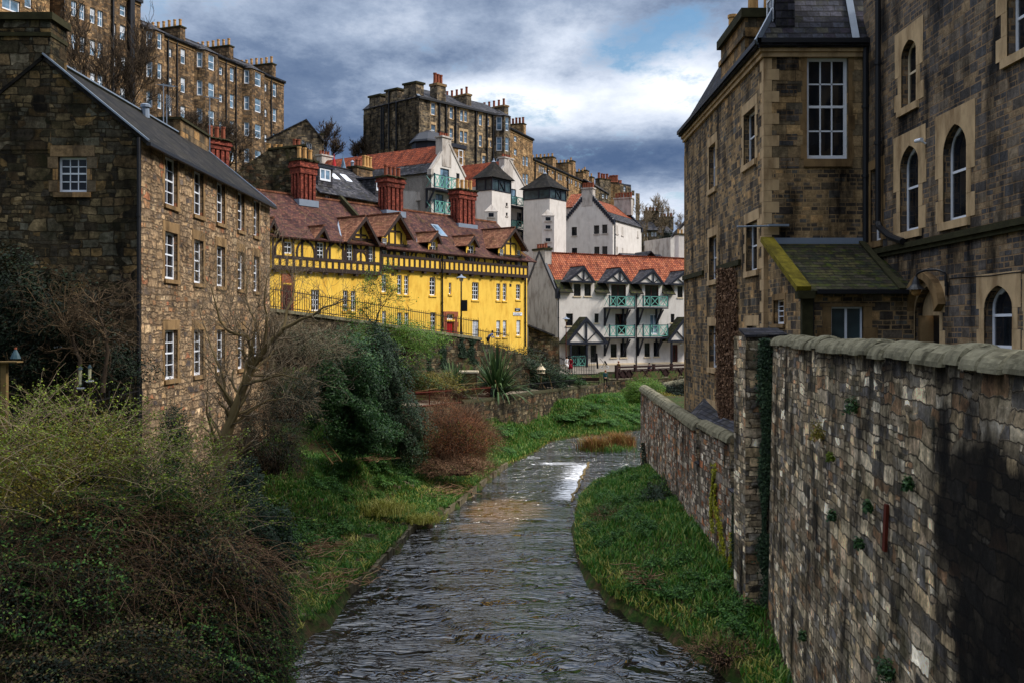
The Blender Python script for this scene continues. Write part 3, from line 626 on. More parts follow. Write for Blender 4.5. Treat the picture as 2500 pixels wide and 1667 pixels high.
# wallhead chimney on the river face
ua, ub = R1.ux(1763), R1.ux(1822); zc = R1.z(1800, 60)
cs = MB(); cs.fbox(R1, ua, ub, -.05, 1.2, zRE-.45, zc-.2); cs.fbox(R1, ua-.12, ub+.06, -.13, 1.3, zRE+.9, zRE+1.1); ch = cs.build('chimney_stack', M['ash_dk'], rh)
cp = MB(); cp.fbox(R1, ua-.1, ub+.12, -.2, 1.36, zc-.2, zc+.12); cp.build('chimney_cap', M['darkmoss'], ch)
chimney_pots(rh, R1, [(ua+.35, .35), (ub-.45, .35), (ub-.4, .9)], zc+.12, .2, .9, 'pot_tan')
da, db = R1.ux(1852), R1.ux(1884.5); fd = R1.off(.35)
dz0 = zRE+.55; dz1 = zRE+2.4
window(rh, fd, (R1.ux(1846), R1.ux(1862), dz0+.2, dz1), 2, 2, rec=0, name='dormer_window')
dm = MB(); dm.fbox(fd, R1.ux(1846)-.15, R1.ux(1862)+.05, .08, .7, dz0, dz1+.15); dm.build('dormer', M['slate_big'], rh)
# lean-to (porch wing) in front
PY = 28.95; PX = 8.5; R3 = Fac((PX, PY), (1, 0)); RS = Fac((PX-.06, RY), (0, -1))
zpe = R3.z(2000, 707); zpr = R2.z(1950, 594)
lt = thing('porch_wing', (PX, PY, 7), 'low stone porch wing with mossy green slate roof between the tall walls', 'building')
w3 = [(2029.5, 2107.6, 749.7, 850, dict(cols=2, rows=1, gm='glass_gr', fw=.05, bw=.07, sur=dict(m='tandark', bw=.25, long_=.42, lintel=.1, sill=0, hh=.6)))]
facade(lt, R3, [(0, 5), (3.2, 5), (3.2, zpe), (0, zpe)], w3, 'sq_right', name='front_wall', rec=.12)
w3 = [(1889, 1915, 733, 791, dict(cols=2, rows=4, fw=.05, bw=.025, sur=dict(m='tandark', bw=.14, long_=.2, lintel=.2, sill=.12, hh=.3)))]
facade(lt, RS, [(0.0, 5), (RY-PY, 5), (RY-PY, zpe), (0.0, zpr)], w3, 'sq_right', name='side_wall', rec=.14)
rf = MB(); rf.slab([R3.P(.1, -.22, zpe-.05), R3.P(3.19, -.22, zpe-.05), R3.P(3.19, RY-PY, zpr), R3.P(.1, RY-PY, zpr)], .12)
pr = rf.build('roof', M['slate_moss'], lt)
fl = MB(); fl.beam(R3.P(.1, RY-PY-.07, zpr+.06), R3.P(3.1, RY-PY-.07, zpr+.06), .12, .2); fl.build('lead_flashing', M['lead'], pr)
fl = MB(); fl.beam(R3.P(2.78, -.24, zpe), R3.P(3.0, RY-PY-.1, zpr+.04), .2, .06); fl.build('lead_valley', M['darkmoss'], pr)
gt = MB(); gt.fbox(R3, .3, 2.9, -.36, -.24, zpe-.14, zpe-.02); gt.build('gutter', M['black'], lt)
pipe(lt, R3, 1980, 716, 840, .06, -.12)
sk = MB(); sk.beam(R3.P(-.1, -.3, zpe+.0), R3.P(-.1, RY-PY-.02, zpr+.12), .42, .16); sk.build('skew_stone', M['mosscap'], lt)
kn = MB(); kn.fbox(R3, -.28, .22, -.34, -.01, zpe-.28, zpe-.05); kn.fbox(R3, -.12, .2, -.2, -.01, 6, zpe-.28); kn.build('kneeler_stone', M['darkmoss'], lt)

# entrance wing (long wall running towards the viewer)
EX = 11.7; R4 = Fac((EX, RY), (0, -1))
eh = thing('entrance_wing', (EX, 24, 7), 'dark sandstone wing with pointed arch windows, doorway and wall lamp', 'building')
S4 = dict(m='tancream', bw=.26, long_=.5, lintel=.42, sill=.22, hh=.55)
S4d = dict(m='tandark', bw=.2, long_=.36, lintel=.3, sill=.2, hh=.5)
w4 = [(2200.7, 2237, 97.6, 258, dict(rise=.42, rows=2, cols=1, fm='cream', sur=dict(S4, m='tancream'))),
      (2197.8, 2243, 356, 565, dict(rise=.6, rows=2, cols=1, sur=S4)),
      (2303, 2360, 303, 538, dict(rise=.7, rows=2, cols=1, sur=S4, blind=.0)),
      (2459, 2550, -60, 118, dict(rows=2, cols=1, sur=S4)),
      (2126, 2151, 412, 590, dict(rows=2, cols=1, sur=S4d)),
      (2403, 2472, 697, 855, dict(rise=.55, rows=2, cols=1, sur=dict(S4, m='tancream', lintel=.3, long_=.4), blind=.0)),
      (2504, 2590, 692, 855, dict(rise=.6, rows=2, cols=1, sur=dict(m='tancream', bw=.05, long_=.1, lintel=.24, sill=.22, hh=.5, proud=.03))),
      ]
ud0, ud1 = R4.ux(2237.6), R4.ux(2292.7); zd0, zd1 = 8.0, R4.z(2265, 770.5)
dh = arch_pts(ud0-.12, ud1+.05, zd0, R4.z(2262, 700), .75)
facade(eh, R4, [(-.3, 5), (22, 5), (22, 26), (-.3, 26)], w4, 'sq_entr', rec=.2, fw=.09, depth=.4, extra=[dh])
tp = MB(); tp.poly([R4.P(u, .22, z) for u, z in [(p[0], max(p[1], zd1)) for p in dh]]); tp.build('tympanum', M['tancream'], eh)
dr = MB(); dr.fbox(R4, ud0-.2, ud1+.2, .45, .5, 7.6, zd1+.05); dr.build('door', M['black'], eh)
jm = MB(); jm.fbox(R4, ud0-.12, ud0+.1, .1, .46, 7.6, zd1); jm.build('door_jamb', M['tandark'], eh)
surround(eh, R4, (ud0-.12, ud1+.05, zd0, R4.z(2262, 700)), rise=.75, m='tancream', bw=.18, long_=.34, lintel=.1, sill=0, hh=.5, name='door_surround')
hd = MB(); A = arch_pts(ud0-.45, ud1+.42, zd0, R4.z(2258, 664), .95, 8)[2:]
for i in range(len(A)-1):
    a, b_ = A[i], A[i+1]; um = (ud0+ud1)/2
    sa = (um+(a[0]-um)*.76, a[1]-.2); sb = (um+(b_[0]-um)*.76, b_[1]-.2)
    q = [a, b_, sb, sa]; fr = [R4.P(u, -.22, z) for u, z in q]; bk = [R4.P(u, 0, z) for u, z in q]
    hd.poly(fr)
    for j in range(4): hd.poly([fr[j], fr[(j+1) % 4], bk[(j+1) % 4], bk[j]])
hd.build('hood_mould', M['tandark'], eh)
zs = R4.z(2134, 622); st = MB(); st.fbox(R4, .2, 22, -.16, .05, zs-.02, zs+.14); st.fbox(R4, .2, 22, -.09, .05, zs-.14, zs-.023); st.build('string_course', M['darkmoss'], eh)
p1 = pipe(eh, R4, 2156, -40, 545, .085, -.16); pb = MB(); u = R4.ux(2156); ze = R4.z(2156, 545)
pb.tube([R4.P(u, -.16, ze), R4.P(u+.15, -.17, ze-.16), R4.P(R4.ux(2190), -.18, R4.z(2190, 580)), R4.P(R4.ux(2221), -.2, R4.z(2221, 590))], .1, 8); pb.build('drainpipe', M['black'], eh)
pipe(rh, R2, 2110, 95, 600, .1, -.14)
cb = MB(); pts = [(2319, 702), (2321, 680), (2345, 678), (2380, 676), (2420, 674), (2460, 668), (2500, 664)]
cb.tube([R4.P(R4.ux(a), -.02, R4.z(a, b_)) for a, b_ in pts], .012, 5); cb.build('cable', M['black'], eh)
lpo = thing('wall_lamp', R4.P(R4.ux(2312), 0, R4.z(2312, 715)), 'black swan neck wall lamp beside the arched doorway', 'lamp')
lm = MB(); u0 = R4.ux(2314); uL = R4.ux(2284)
lm.fbox(R4, u0-.04, u0+.06, -.06, 0, R4.z(2314, 722), R4.z(2314, 690)); lm.build('back_plate', M['black'], lpo)
pth = [R4.P(u0, -.06, R4.z(2314, 700))]; zc = R4.z(2312, 672)
for i in range(9):
    a = math.pi*i/8; pth.append(R4.P((u0+uL)/2+(u0-uL)/2*math.cos(a), -.3+.24*math.cos(a), zc+.16*math.sin(a)))
lm = MB(); lm.tube(pth, .03, 6); lm.build('swan_neck', M['black'], lpo)
c = R4.P(uL, -.54, R4.z(2284, 708)); lm = MB(); lm.lathe(c, [(.27, 0), (.2, .05), (.12, .14), (.08, .26), (.04, .36)], 14); lm.build('lamp_shade', M['black'], lpo)
lm = MB(); lm.lathe((c[0], c[1], c[2]-.17), [(.05, 0), (.12, .05), (.13, .14), (.08, .2)], 10); lm.build('bulb_globe', M['pot_tan'], lpo, smooth=True)
cc = thing('security_camera', R4.P(R4.ux(2258), 0, R4.z(2258, 344)), 'small white security camera between two pointed windows', 'camera')
c0 = Vector(R4.P(R4.ux(2262), 0, R4.z(2262, 343))); lm = MB(); lm.tube([c0+Vector((-.02, 0, -.1)), c0+Vector((-.12, .0, -.04)), c0+Vector((-.16, .05, 0))], .03, 8); lm.build('bracket', M['white'], cc)
lm = MB(); lm.tube([c0+Vector((-.16, -.06, 0)), c0+Vector((-.2, .26, .02))], [.06, .055], 10); lm.build('camera_body', M['white'], cc)

# ================================================================ FOREGROUND AND RIVER WALLS
a0 = .1234; WA = 4.06
def wx(y): return WA+a0*y
fw = thing('quay_wall', (wx(20), 20, 0), 'high rubble retaining wall with rounded coping stones in the near corner', 'wall')
mb = MB(); ztop = 9.5-.42
ys = np.linspace(7.0, 29.5, 31)
for i in range(30):
    a, b_ = ys[i], ys[i+1]
    for j in range(8):
        za, zb = -0.6+(ztop+.6)*j/8, -0.6+(ztop+.6)*(j+1)/8
        bat = lambda z: -.05*(1-z/ztop)*4
        mb.poly([(wx(a)+bat(za), a, za), (wx(b_)+bat(za), b_, za), (wx(b_)+bat(zb), b_, zb), (wx(a)+bat(zb), a, zb)])
mb.poly([(wx(7)+.6, 7, ztop), (wx(29.5)+.6, 29.5, ztop), (wx(29.5), 29.5, ztop), (wx(7), 7, ztop)])
mb.poly([(wx(7)+.6, 7, 0), (wx(29.5)+.6, 29.5, 0), (wx(29.5)+.6, 29.5, ztop), (wx(7)+.6, 7, ztop)])
mb.build('wall', M['rub_quay'], fw)
y = 7.0
while y < 29.3:
    L = random.uniform(.62, 1.05); b_ = min(29.5, y+L); mb = MB(); r = .3+random.uniform(-.015, .02); dz = random.uniform(-.035, .03); dx = random.uniform(-.035, .035)
    prev = None; n = 14
    rings = []
    for yy, rr in ((y+.014, r-.05), (y+.06, r-.01), (b_-.06, r-.008), (b_-.014, r-.05)):
        rings.append([(wx(yy)+.26+dx-math.cos(math.pi*i/n)*(rr+.06), yy, ztop-.06+dz+(0 if i in (0, n) else math.sin(math.pi*i/n)*rr*.95+random.uniform(-.009, .009))) for i in range(n+1)])
    for q in range(3):
        for i in range(n): mb.poly([rings[q][i], rings[q+1][i], rings[q+1][i+1], rings[q][i+1]])
    mb.poly(rings[0]); mb.poly(rings[3][::-1])
    mb.build('coping_stone', M['coping'], fw, smooth=False); y = b_
# end pier, facing the viewer
R5 = Fac((6.9, 29.45), (1, 0))
pw = thing('wall_pier', (7.3, 29.5, 0), 'narrow ivy edged stone pier with a slated cap at the end of the high wall', 'pier')
mb = MB(); mb.fbox(R5, .02, .86, 0, 1.6, -.4, R5.z(1850, 822)); mb.build('pier', M['rub_quay'], pw)
qn = MB()
for i in range(30): qn.fbox(R5, 0, (.22 if i % 2 else .36), -.02, .3, .2+i*.29, .2+(i+1)*.29-.01)
qn.build('quoins', M['rub_quay'], pw)
sc_ = MB(); za = R5.z(1850, 818); sc_.slab([(6.88, 29.36, za), (8.15, 29.36, za+.02), (8.1, 30.5, za+.22), (6.9, 30.3, za+.2)], .06); sc_.build('slate_cap', M['slate'], pw)
# river wall
zA, zB = 5.55, 6.05; yA, yB = 39.0, 56.0; WX = 7.2
rw = thing('river_wall', (WX, 45, 0), 'long pale river wall with round coping below the tall sandstone building', 'wall')
mb = MB()
def wseg(mb, y0, y1, zt0, zt1, x=WX, th=.5, zb=-.5):
    mb.box8([(x, y0, zb), (x+th, y0, zb), (x+th, y1, zb), (x, y1, zb), (x, y0, zt0), (x+th, y0, zt0), (x+th, y1, zt1), (x, y1, zt1)])
mb.box8([(7.2, yA, -.5), (7.7, yA, -.5), (8.5, 62, -.5), (8.0, 62, -.5), (7.2, yA, 5.55), (7.7, yA, 5.55), (8.5, 62, 5.7), (8.0, 62, 5.7)]); wseg(mb, 38.3, yA-.002, 4.25, 4.25, th=1.1); wseg(mb, 33.0, 38.298, 5.72, 5.72, th=.55); wseg(mb, 29.5, 32.998, 4.15, 4.15, th=1.1)
mb.build('wall', M['rub_river'], rw)
def roundcope(root, pts, r, mat='coping', seg=1.1, name='coping_stone'):
    for (a, b_) in zip(pts[:-1], pts[1:]):
        a = Vector(a); b_ = Vector(b_); L = (b_-a).length; n = max(1, int(L/seg)); d = (b_-a)/L; sd_ = Vector((-d.y, d.x, 0)).normalized()
        mb = MB()
        for i in range(n):
            p = a+(b_-a)*(i/n)+d*.01; q = a+(b_-a)*((i+1)/n)-d*.01; rr = r*random.uniform(.95, 1.05)
            ring = lambda c: [c+sd_*(math.cos(math.pi*j/7)*rr)+Vector((0, 0, math.sin(math.pi*j/7)*rr)) for j in range(8)]
            r0, r1 = ring(p), ring(q)
            for j in range(7): mb.poly([r0[j], r1[j], r1[j+1], r0[j+1]])
            mb.poly(r0); mb.poly(r1[::-1])
        mb.build(name, M[mat], root)
roundcope(rw, [(WX+.24, yA, 5.5), (8.24, 62.1, 5.65)], .36); roundcope(rw, [(WX+.2, 33.0, 5.7), (WX+.2, 38.3, 5.7)], .3)
sc_ = MB(); sc_.slab([(WX-.02, 38.9, 5.62), (RX, 38.9, 6.0), (RX, 43.0, 6.5), (WX+.5, 43.0, 5.85)], .08)
sc_.slab([(WX+.45, 32.9, 5.85), (RX, 32.9, 6.15), (RX, 38.3, 6.15), (WX+.45, 38.3, 5.85)], .08)
sc_.slab([(WX-.06, 38.25, 4.3), (WX+1.0, 38.25, 4.6), (WX+1.0, 38.98, 4.6), (WX-.06, 38.98, 4.3)], .06)
sc_.slab([(WX-.06, 32.2, 4.2), (WX+1.0, 32.2, 4.5), (WX+1.0, 32.98, 4.5), (WX-.06, 32.98, 4.2)], .06); sc_.build('slate_cap', M['slate'], rw)
pf = MB(); pf.box(WX+.03, RX, 38.95, 39.2, 4.2, 5.75); pf.box(WX+.03, RX, 32.95, 33.3, 4.1, 5.85); pf.build('stepped_pier', M['rub_quay'], rw)
# ================================================================ YELLOW HALF-TIMBERED BUILDING
YD = (.606, .796); YR = (37/F*95, 95.0)
YO = (YR[0]-44*YD[0], YR[1]-44*YD[1]); YF = Fac(YO, YD); UE = YF.ux(1287)
yb = thing('timber_framed_building', (YR[0], YR[1], 7.5), 'bright yellow building with black half timbering, red tiled roof and brick chimneys', 'building')
ujt = YF.ux(925)            # step between the two jetties
zj1 = (YF.z(700, 656)+YF.z(900, 675))/2; zj2 = (YF.z(940, 659)+YF.z(1270, 677))/2
ze1 = YF.z(770, 587); ze2 = (YF.z(1059, 619)+YF.z(1187, 630))/2
NW = dict(cols=2, rows=4, rec=.1, fw=.075, bw=.045, sillm='yellow')
wy = [(759.5, 780, 708, 760, dict(cols=3)), (837.6, 849.8, 710, 760), (856.8, 868.6, 711, 760.4), (931.7, 943.8, 671, 714), (970, 981, 671.8, 719), (986.9, 997.8, 673.7, 720),
      (932.7, 943, 760, 796), (970, 981, 763.6, 802), (987, 998, 764, 803), (1049, 1063.6, 677.5, 722), (1096, 1102, 690.8, 719, dict(cols=1, rows=2)), (1152.6, 1168.8, 690, 733, dict(cols=3)),
      (1211.9, 1221.5, 692.8, 734), (1227.5, 1236.8, 692.8, 734.9), (1260, 1270.6, 695, 732), (1050.5, 1064, 763, 808), (1153.5, 1169.5, 782, 825.8, dict(cols=3, blind=.97)),
      (1212, 1221.5, 782.7, 822.6, dict(blind=.45)), (1227.8, 1237, 782.7, 822.6, dict(blind=.4)), (1261, 1271, 782, 819.4, dict(blind=.8)), (1090.5, 1107.5, 768, 781, dict(cols=3, rows=1)),
      (692, 708, 675, 692, dict(cols=3, rows=2))]
u00 = YF.ux(560)
dl0, dl1 = YF.ux(1089.8), YF.ux(1107.5); zdd = YF.z(1100, 787)
door_hole = [(dl0, 7.0), (dl1, 7.0), (dl1, zdd), (dl0, zdd)]
zb = 6.6
facade(yb, YF, [(u00, zb), (dl0, zb), (dl0, zb+.02), (dl1, zb+.02), (dl1, zb), (UE, zb), (UE, ze2+.3), (u00, ze2+.3)], wy, 'yellow', depth=.3, extra=[door_hole], **NW)
dr = MB(); dr.fbox(YF, dl0, dl1, .1, .16, 7, zdd); dob = dr.build('door', M['reddoor'], yb)
dr = MB()
for i in range(1, 4): u = dl0+(dl1-dl0)*i/4; dr.fbox(YF, u-.012, u+.012, .092, .099, 7.4, zdd-.1)
dr.fbox(YF, dl0+.1, dl0+.16, .05, .098, zdd-1.2, zdd-1.1); dr.build('door_boards', M['browndoor'], dob)
sd0, sd1 = YF.ux(1084), YF.ux(1116); ms = MB(); zt = YF.z(1100, 761)
for i in range(8):
    h = (zt-7.4)/8; l = .16 if i % 2 else .0
    ms.fbox(YF, sd0-l*.6, dl0-.01, -.05, .05, 7.4+i*h, 7.4+(i+1)*h-.01); ms.fbox(YF, dl1+.01, sd1+l*.6, -.05, .05, 7.4+i*h, 7.4+(i+1)*h-.01)
ms.fbox(YF, dl0-.01, dl1+.01, -.05, .05, YF.z(1100, 767), zt); ms.fbox(YF, dl0-.01, dl1+.01, -.05, .05, zdd+.02, YF.z(1100, 782)); ms.build('door_surround', M['redstone'], yb)
d0, d1 = YF.ux(687), YF.ux(716); ms = MB(); ms.fbox(YF, d0, d1, -.06, .0, 8.6, YF.z(702, 669)); ms.build('door_surround', M['redstone'], yb)
ms = MB(); ms.fbox(YF, YF.ux(691), YF.ux(709), -.09, -.062, 8.6, YF.z(702, 694)); ms.build('door', M['browndoor'], yb)
closed_box(yb, YF, u00, UE-.002, .01, 8.0, 4, ze2+.2, 'yellow')
# vents
for px, py in ((958.5, 670), (1246, 697)):
    v = MB(); u = YF.ux(px); z = YF.z(px, py); v.fbox(YF, u-.14, u+.14, -.03, 0, z-.13, z+.13); v.build('wall_vent', M['timber'], yb)
# signs
for (a, b_, t, bt, m, txt, tm) in ((1257, 1269.3, 753, 760.4, 'navy', ('DEAN', 'PATH'), 'white'), (1252.3, 1273.8, 763.6, 770.8, 'white', ('HAWTHORNBANK', 'LANE'), 'black')):
    u0, u1, z0, z1 = YF.rect((a, b_, t, bt)); sg = thing('street_sign', YF.P(u0, -.03, z0), 'small dark street name sign above the white one' if m == 'navy' else 'white street name sign under the small dark one on the yellow wall', 'sign', 'signs on the yellow wall')
    s = MB(); s.fbox(YF, u0, u1, -.05, -.01, z0, z1); s.build('sign_plate', M[m], sg)
    s = MB(); n = len(txt); h = (z1-z0)/n
    for i in range(n):          # worn, illegible lines of lettering
        x = u0+.12; zc = z1-(i+.5)*h; lim = u1-(.12 if i == 0 else .35)
        while x < lim: L = random.uniform(.03, .06); s.fbox(YF, x, x+L, -.058, -.051, zc-h*.22, zc+h*.22); x += L+.035
    s.build('lettering', M[tm], sg)
# upper storey: jettied timber frame in front of the yellow panels
J = -.28; FJ = YF.off(J)
uE = FJ.ux(1289)
U1 = [(694, 713, 591, 620, dict(cols=2, rows=2)), (773.8, 790.4, 593, 636, dict(cols=2, rows=4)), (847, 860.6, 597.8, 640.8), (899.8, 911, 602.5, 645)]
U2 = [(933, 945, 581.8, 626.5), (982.8, 994, 588, 630), (1052, 1064, 591, 636), (1144, 1157, 600, 643), (1219.9, 1229.4, 608.9, 648), (1262.6, 1270.9, 612, 650), (1093, 1109, 627, 640, dict(cols=3, rows=1))]
T1g = [(u00, zj1), (ujt-.02, zj1), (ujt-.02, ze1+.5), (u00, ze1+.5)]; T2g = [(ujt, zj2), (uE, zj2), (uE, ze2+.45), (ujt, ze2+.45)]
UW = dict(cols=2, rows=4, rec=.06, fw=.075, bw=.045)
def drec(fac, w, apex_px):    # window that rises into its dormer
    return w
def gab_outline(base, gables, ue, top):
    o = [(base[0], base[1]), (base[2], base[1]), (base[2], top)]
    for (ua, za, a, b_, zl, zr) in sorted(gables, key=lambda q: -q[0]): o += [(b_, top), (b_, zr), (ua, za), (a, zl), (a, top)]
    o.append((base[0], top)); return o
DORM = ((893.5, 527.6, 845.6, 588, 930, 601, 1, .6), (976.5, 520.5, 936.7, 577, 1013, 585, 2, .6), (1257.8, 556, 1222, 604, 1290.7, 613.7, 2, .6),
        (668.6, 532, 650, 571, 686, 571, 1, .45), (791, 551.5, 769, 583, 806, 585, 1, .35), (1069, 565.8, 1048, 592, 1081, 594, 2, .35), (1158, 574.8, 1141, 601, 1172, 602, 2, .35))
def dgab(q):
    f = YF.off(J-q[7]); ua, za = f.uz(q[0], q[1]); u0, z0 = f.uz(q[2], q[3]); u1, z1 = f.uz(q[4], q[5]); ze_ = (z0+z1)/2; i = .42 if q[7] > .5 else .25
    return (ua, za-.14, u0+i, u1-i, ze_+(za-ze_)*i/(ua-u0)-.14, ze_+(za-ze_)*i/(u1-ua)-.14)
GD1 = [dgab(q) for q in DORM if q[6] == 1]; GD2 = [dgab(q) for q in DORM if q[6] == 2]
def mkup(base, gds, wins, nm, top):
    gd = []
    for (ua, za, a, b_, zl, zr) in gds:
        zz = max(top+.02, min(zl, zr)-.05); gd.append((ua, za-.12, a, min(b_, base[2]-.02), zz, zz))
    facade(yb, FJ, gab_outline(base, gd, 0, top), wins, 'yellow', name=nm, depth=.1, **UW)
mkup((YF.ux(655), zj1, ujt-.02), GD1, U1, 'upper_wall', ze1-.1); mkup((ujt, zj2, uE), GD2, U2, 'upper_wall', ze2-.1)
fl = MB(); fl.fbox(YF, YF.ux(655), ujt, J+.01, 0, zj1-.02, zj1+.12); fl.fbox(YF, ujt, uE, J+.01, 0, zj2-.02, zj2+.12); fl.poly([FJ.P(uE, 0, zj2), FJ.P(uE, 4, zj2), FJ.P(uE, 4, ze2+.3), FJ.P(uE, 0, ze2+.3)]); fl.build('jetty_floor', M['timber'], yb)
tb = MB(); th = .05
def rail(u0, u1, z, h=.2): tb.fbox(FJ, u0, u1, -th-.012, 0, z-h/2, z+h/2)
def stud(u, z0, z1, w=.17): tb.fbox(FJ, u-w/2, u+w/2, -th, 0, z0, z1)
def diag(u0, z0, u1, z1, w=.16):
    L = math.hypot(u1-u0, z1-z0); nx, nz = -(z1-z0)/L*w/2, (u1-u0)/L*w/2
    q = [(u0-nx, z0-nz), (u1-nx, z1-nz), (u1+nx, z1+nz), (u0+nx, z0+nz)]; f_ = [FJ.P(u, -th+.006, z) for u, z in q]; k_ = [FJ.P(u, 0, z) for u, z in q]
    tb.poly(f_)
    for i in range(4): tb.poly([f_[i], f_[(i+1) % 4], k_[(i+1) % 4], k_[i]])
def curve(u0, z0, u1, z1, b=.3, w=.16, n=5):
    pu, pz = u0, z0
    for i in range(1, n+1):
        t = i/n; bz = b*math.sin(math.pi*t); L = math.hypot(u1-u0, z1-z0); cx = u0+(u1-u0)*t-(z1-z0)/L*bz; cz = z0+(z1-z0)*t+(u1-u0)/L*bz
        diag(pu, pz, cx, cz, w); pu, pz = cx, cz
zsl = {}
for (ua, ub, zj, ze, wl_) in ((YF.ux(657), ujt-.02, zj1, ze1-.1, U1), (ujt, uE, zj2, ze2-.1, U2)):
    h = .9 if zj == zj1 else 1.04
    zs = zj+h; zsl[zj] = zs; rail(ua, ub, zj+.13, .3); rail(ua, ub, zs, .2); rail(ua, ub, ze+.02, .16)
    n = int((ub-ua)/.62)
    for i in range(n+1): stud(ua+.1+(ub-ua-.2)*i/n, zj+.28, zs-.1, .19)
    blocked = []
    for w in wl_:
        R = FJ.rect(w[:4]); blocked.append((R[0]-.1, R[1]+.1)); stud(R[0]-.1, zs, min(ze+.6, R[3]+.15)); stud(R[1]+.1, zs, min(ze+.6, R[3]+.15))
    n = int((ub-ua)/1.3)
    for i in range(n+1):
        u = ua+.1+(ub-ua-.2)*i/n
        if all(not (a-.15 < u < b_+.15) for a, b_ in blocked): stud(u, zs, ze)
    for u in np.arange(ua+.5, ub, 1.55):
        tb.fbox(YF, u-.14, u+.14, J-.02, .02, zj-.2, zj-.022)
# curved braces between posts
for a, b_, s in ((725, 743, 1), (748, 768, -1), (797, 815, 1), (822, 842, -1), (672, 690, 1)): 
    z0, z1 = zsl[zj1]+.1, ze1-.15; curve(FJ.ux(a), z0, FJ.ux(b_), z1, .3*s, .17) if s > 0 else curve(FJ.ux(b_), z0, FJ.ux(a), z1, -.3, .17)
for a, b_, s in ((1003, 1020, 1), (1030, 1048, -1), (1072, 1088, 1), (1118, 1138, -1), (1166, 1182, 1), (1196, 1216, -1)):
    z0, z1 = zsl[zj2]+.1, ze2-.15; curve(FJ.ux(a), z0, FJ.ux(b_), z1, .3, .17) if s > 0 else curve(FJ.ux(b_), z0, FJ.ux(a), z1, -.3, .17)
# big dormer gables: posts, collar, starred panel
for (ap, ay, l, r, zj, wl_, wr_) in ((893.5, 527.6, 850, 926, zj1, 862.5, 898.5), (976.5, 520.5, 939, 1010, zj2, 947, 981.5), (1257.8, 556, 1225, 1288, zj2, 1231, 1261)):
    ua = FJ.ux(ap); za = FJ.z(ap, ay); zs = zsl[zj]; ze = (ze1 if zj == zj1 else ze2); u0, u1 = FJ.ux(l), FJ.ux(r); a, b_ = FJ.ux(wl_)+.12, FJ.ux(wr_)-.12
    uc = (a+b_)/2; zc = ze+.35
    rail(u0+.4, u1-.4, zc, .18); stud(uc, zs, za-.9, .16); stud(a, zs, za-1.6, .16); stud(b_, zs, za-1.6, .16); rail(a, b_, (zs+zc)/2, .13)
    rail(a+.1, b_-.1, za-1.55, .14)
    zm = (zs+zc)/2
    for sx, sz, bb in ((a+.05, zs+.15, 1), (b_-.05, zs+.15, -1), (a+.05, zc-.15, -1), (b_-.05, zc-.15, 1)): curve(sx, sz, uc, zm, .22*bb, .13)
tb.build('timber_frame', M['timber'], yb)
# roof
WR = 4.2; FRg = YF.off(WR); zrg = (FRg.z(641, 464)+FRg.z(865, 499)+FRg.z(986, 516)+FRg.z(1200, 541))/4
OV = .42
def yroof(ua, ub, ze):
    mb = MB(); zlow = ze-.02; sl_ = (zrg-zlow)/(WR-J+OV); P = YF.P; wm = J-OV
    mb.slab([P(ua, wm, zlow), P(ub, wm, zlow), P(ub, .9, ze+.95), P(ua, .9, ze+.95)], .12); mb.slab([P(ua, .9, ze+.95), P(ub, .9, ze+.95), P(ub, WR, zrg), P(ua, WR, zrg)], .12)
    mb.slab([P(ua, 2*WR+.6, ze), P(ub, 2*WR+.6, ze), P(ub, WR, zrg), P(ua, WR, zrg)], .12); return mb
ur0 = YF.ux(560); mb = yroof(ur0, ujt+.2, ze1); m2 = yroof(ujt+.2, uE+.9, ze2)
b0 = len(mb.v); mb.v += m2.v; mb.f += [tuple(i+b0 for i in q) for q in m2.f]; mb.m += m2.m
yr_ = mb.build('roof', M['claytile'], yb)
rd = MB(); rd.beam(YF.P(ur0, WR, zrg+.03), YF.P(uE+.7, WR, zrg+.03), .26, .14); rd.build('ridge_tile', M['claytile_lt'], yr_)
gb = MB(); gb.poly([YF.P(UE, 0, 6), YF.P(UE, 8.4, 6), YF.P(UE, 8.4, ze2), YF.P(UE, WR, zrg-.2), YF.P(UE, 0, ze2+.4)]); gb.build('end_gable', M['yellow'], yb)
pw_ = MB(); fk = YF; ua = YF.off(2.6).ux(866); pw_.beam(YF.P(ua, WR+.1, zrg+.35), YF.P(ua, .6, ze1+1.0), .3, .35); pw_.build('parapet_skew', M['darkmoss'], yb)
def wback(z, ze):            # depth at which a horizontal ridge at height z meets the roof slope
    z9 = ze+.95
    return J-OV+(.9-J+OV)*(z-ze+.12)/(z9-ze+.12) if z < z9 else .9+(WR-.9)*(z-z9)/(zrg-z9)
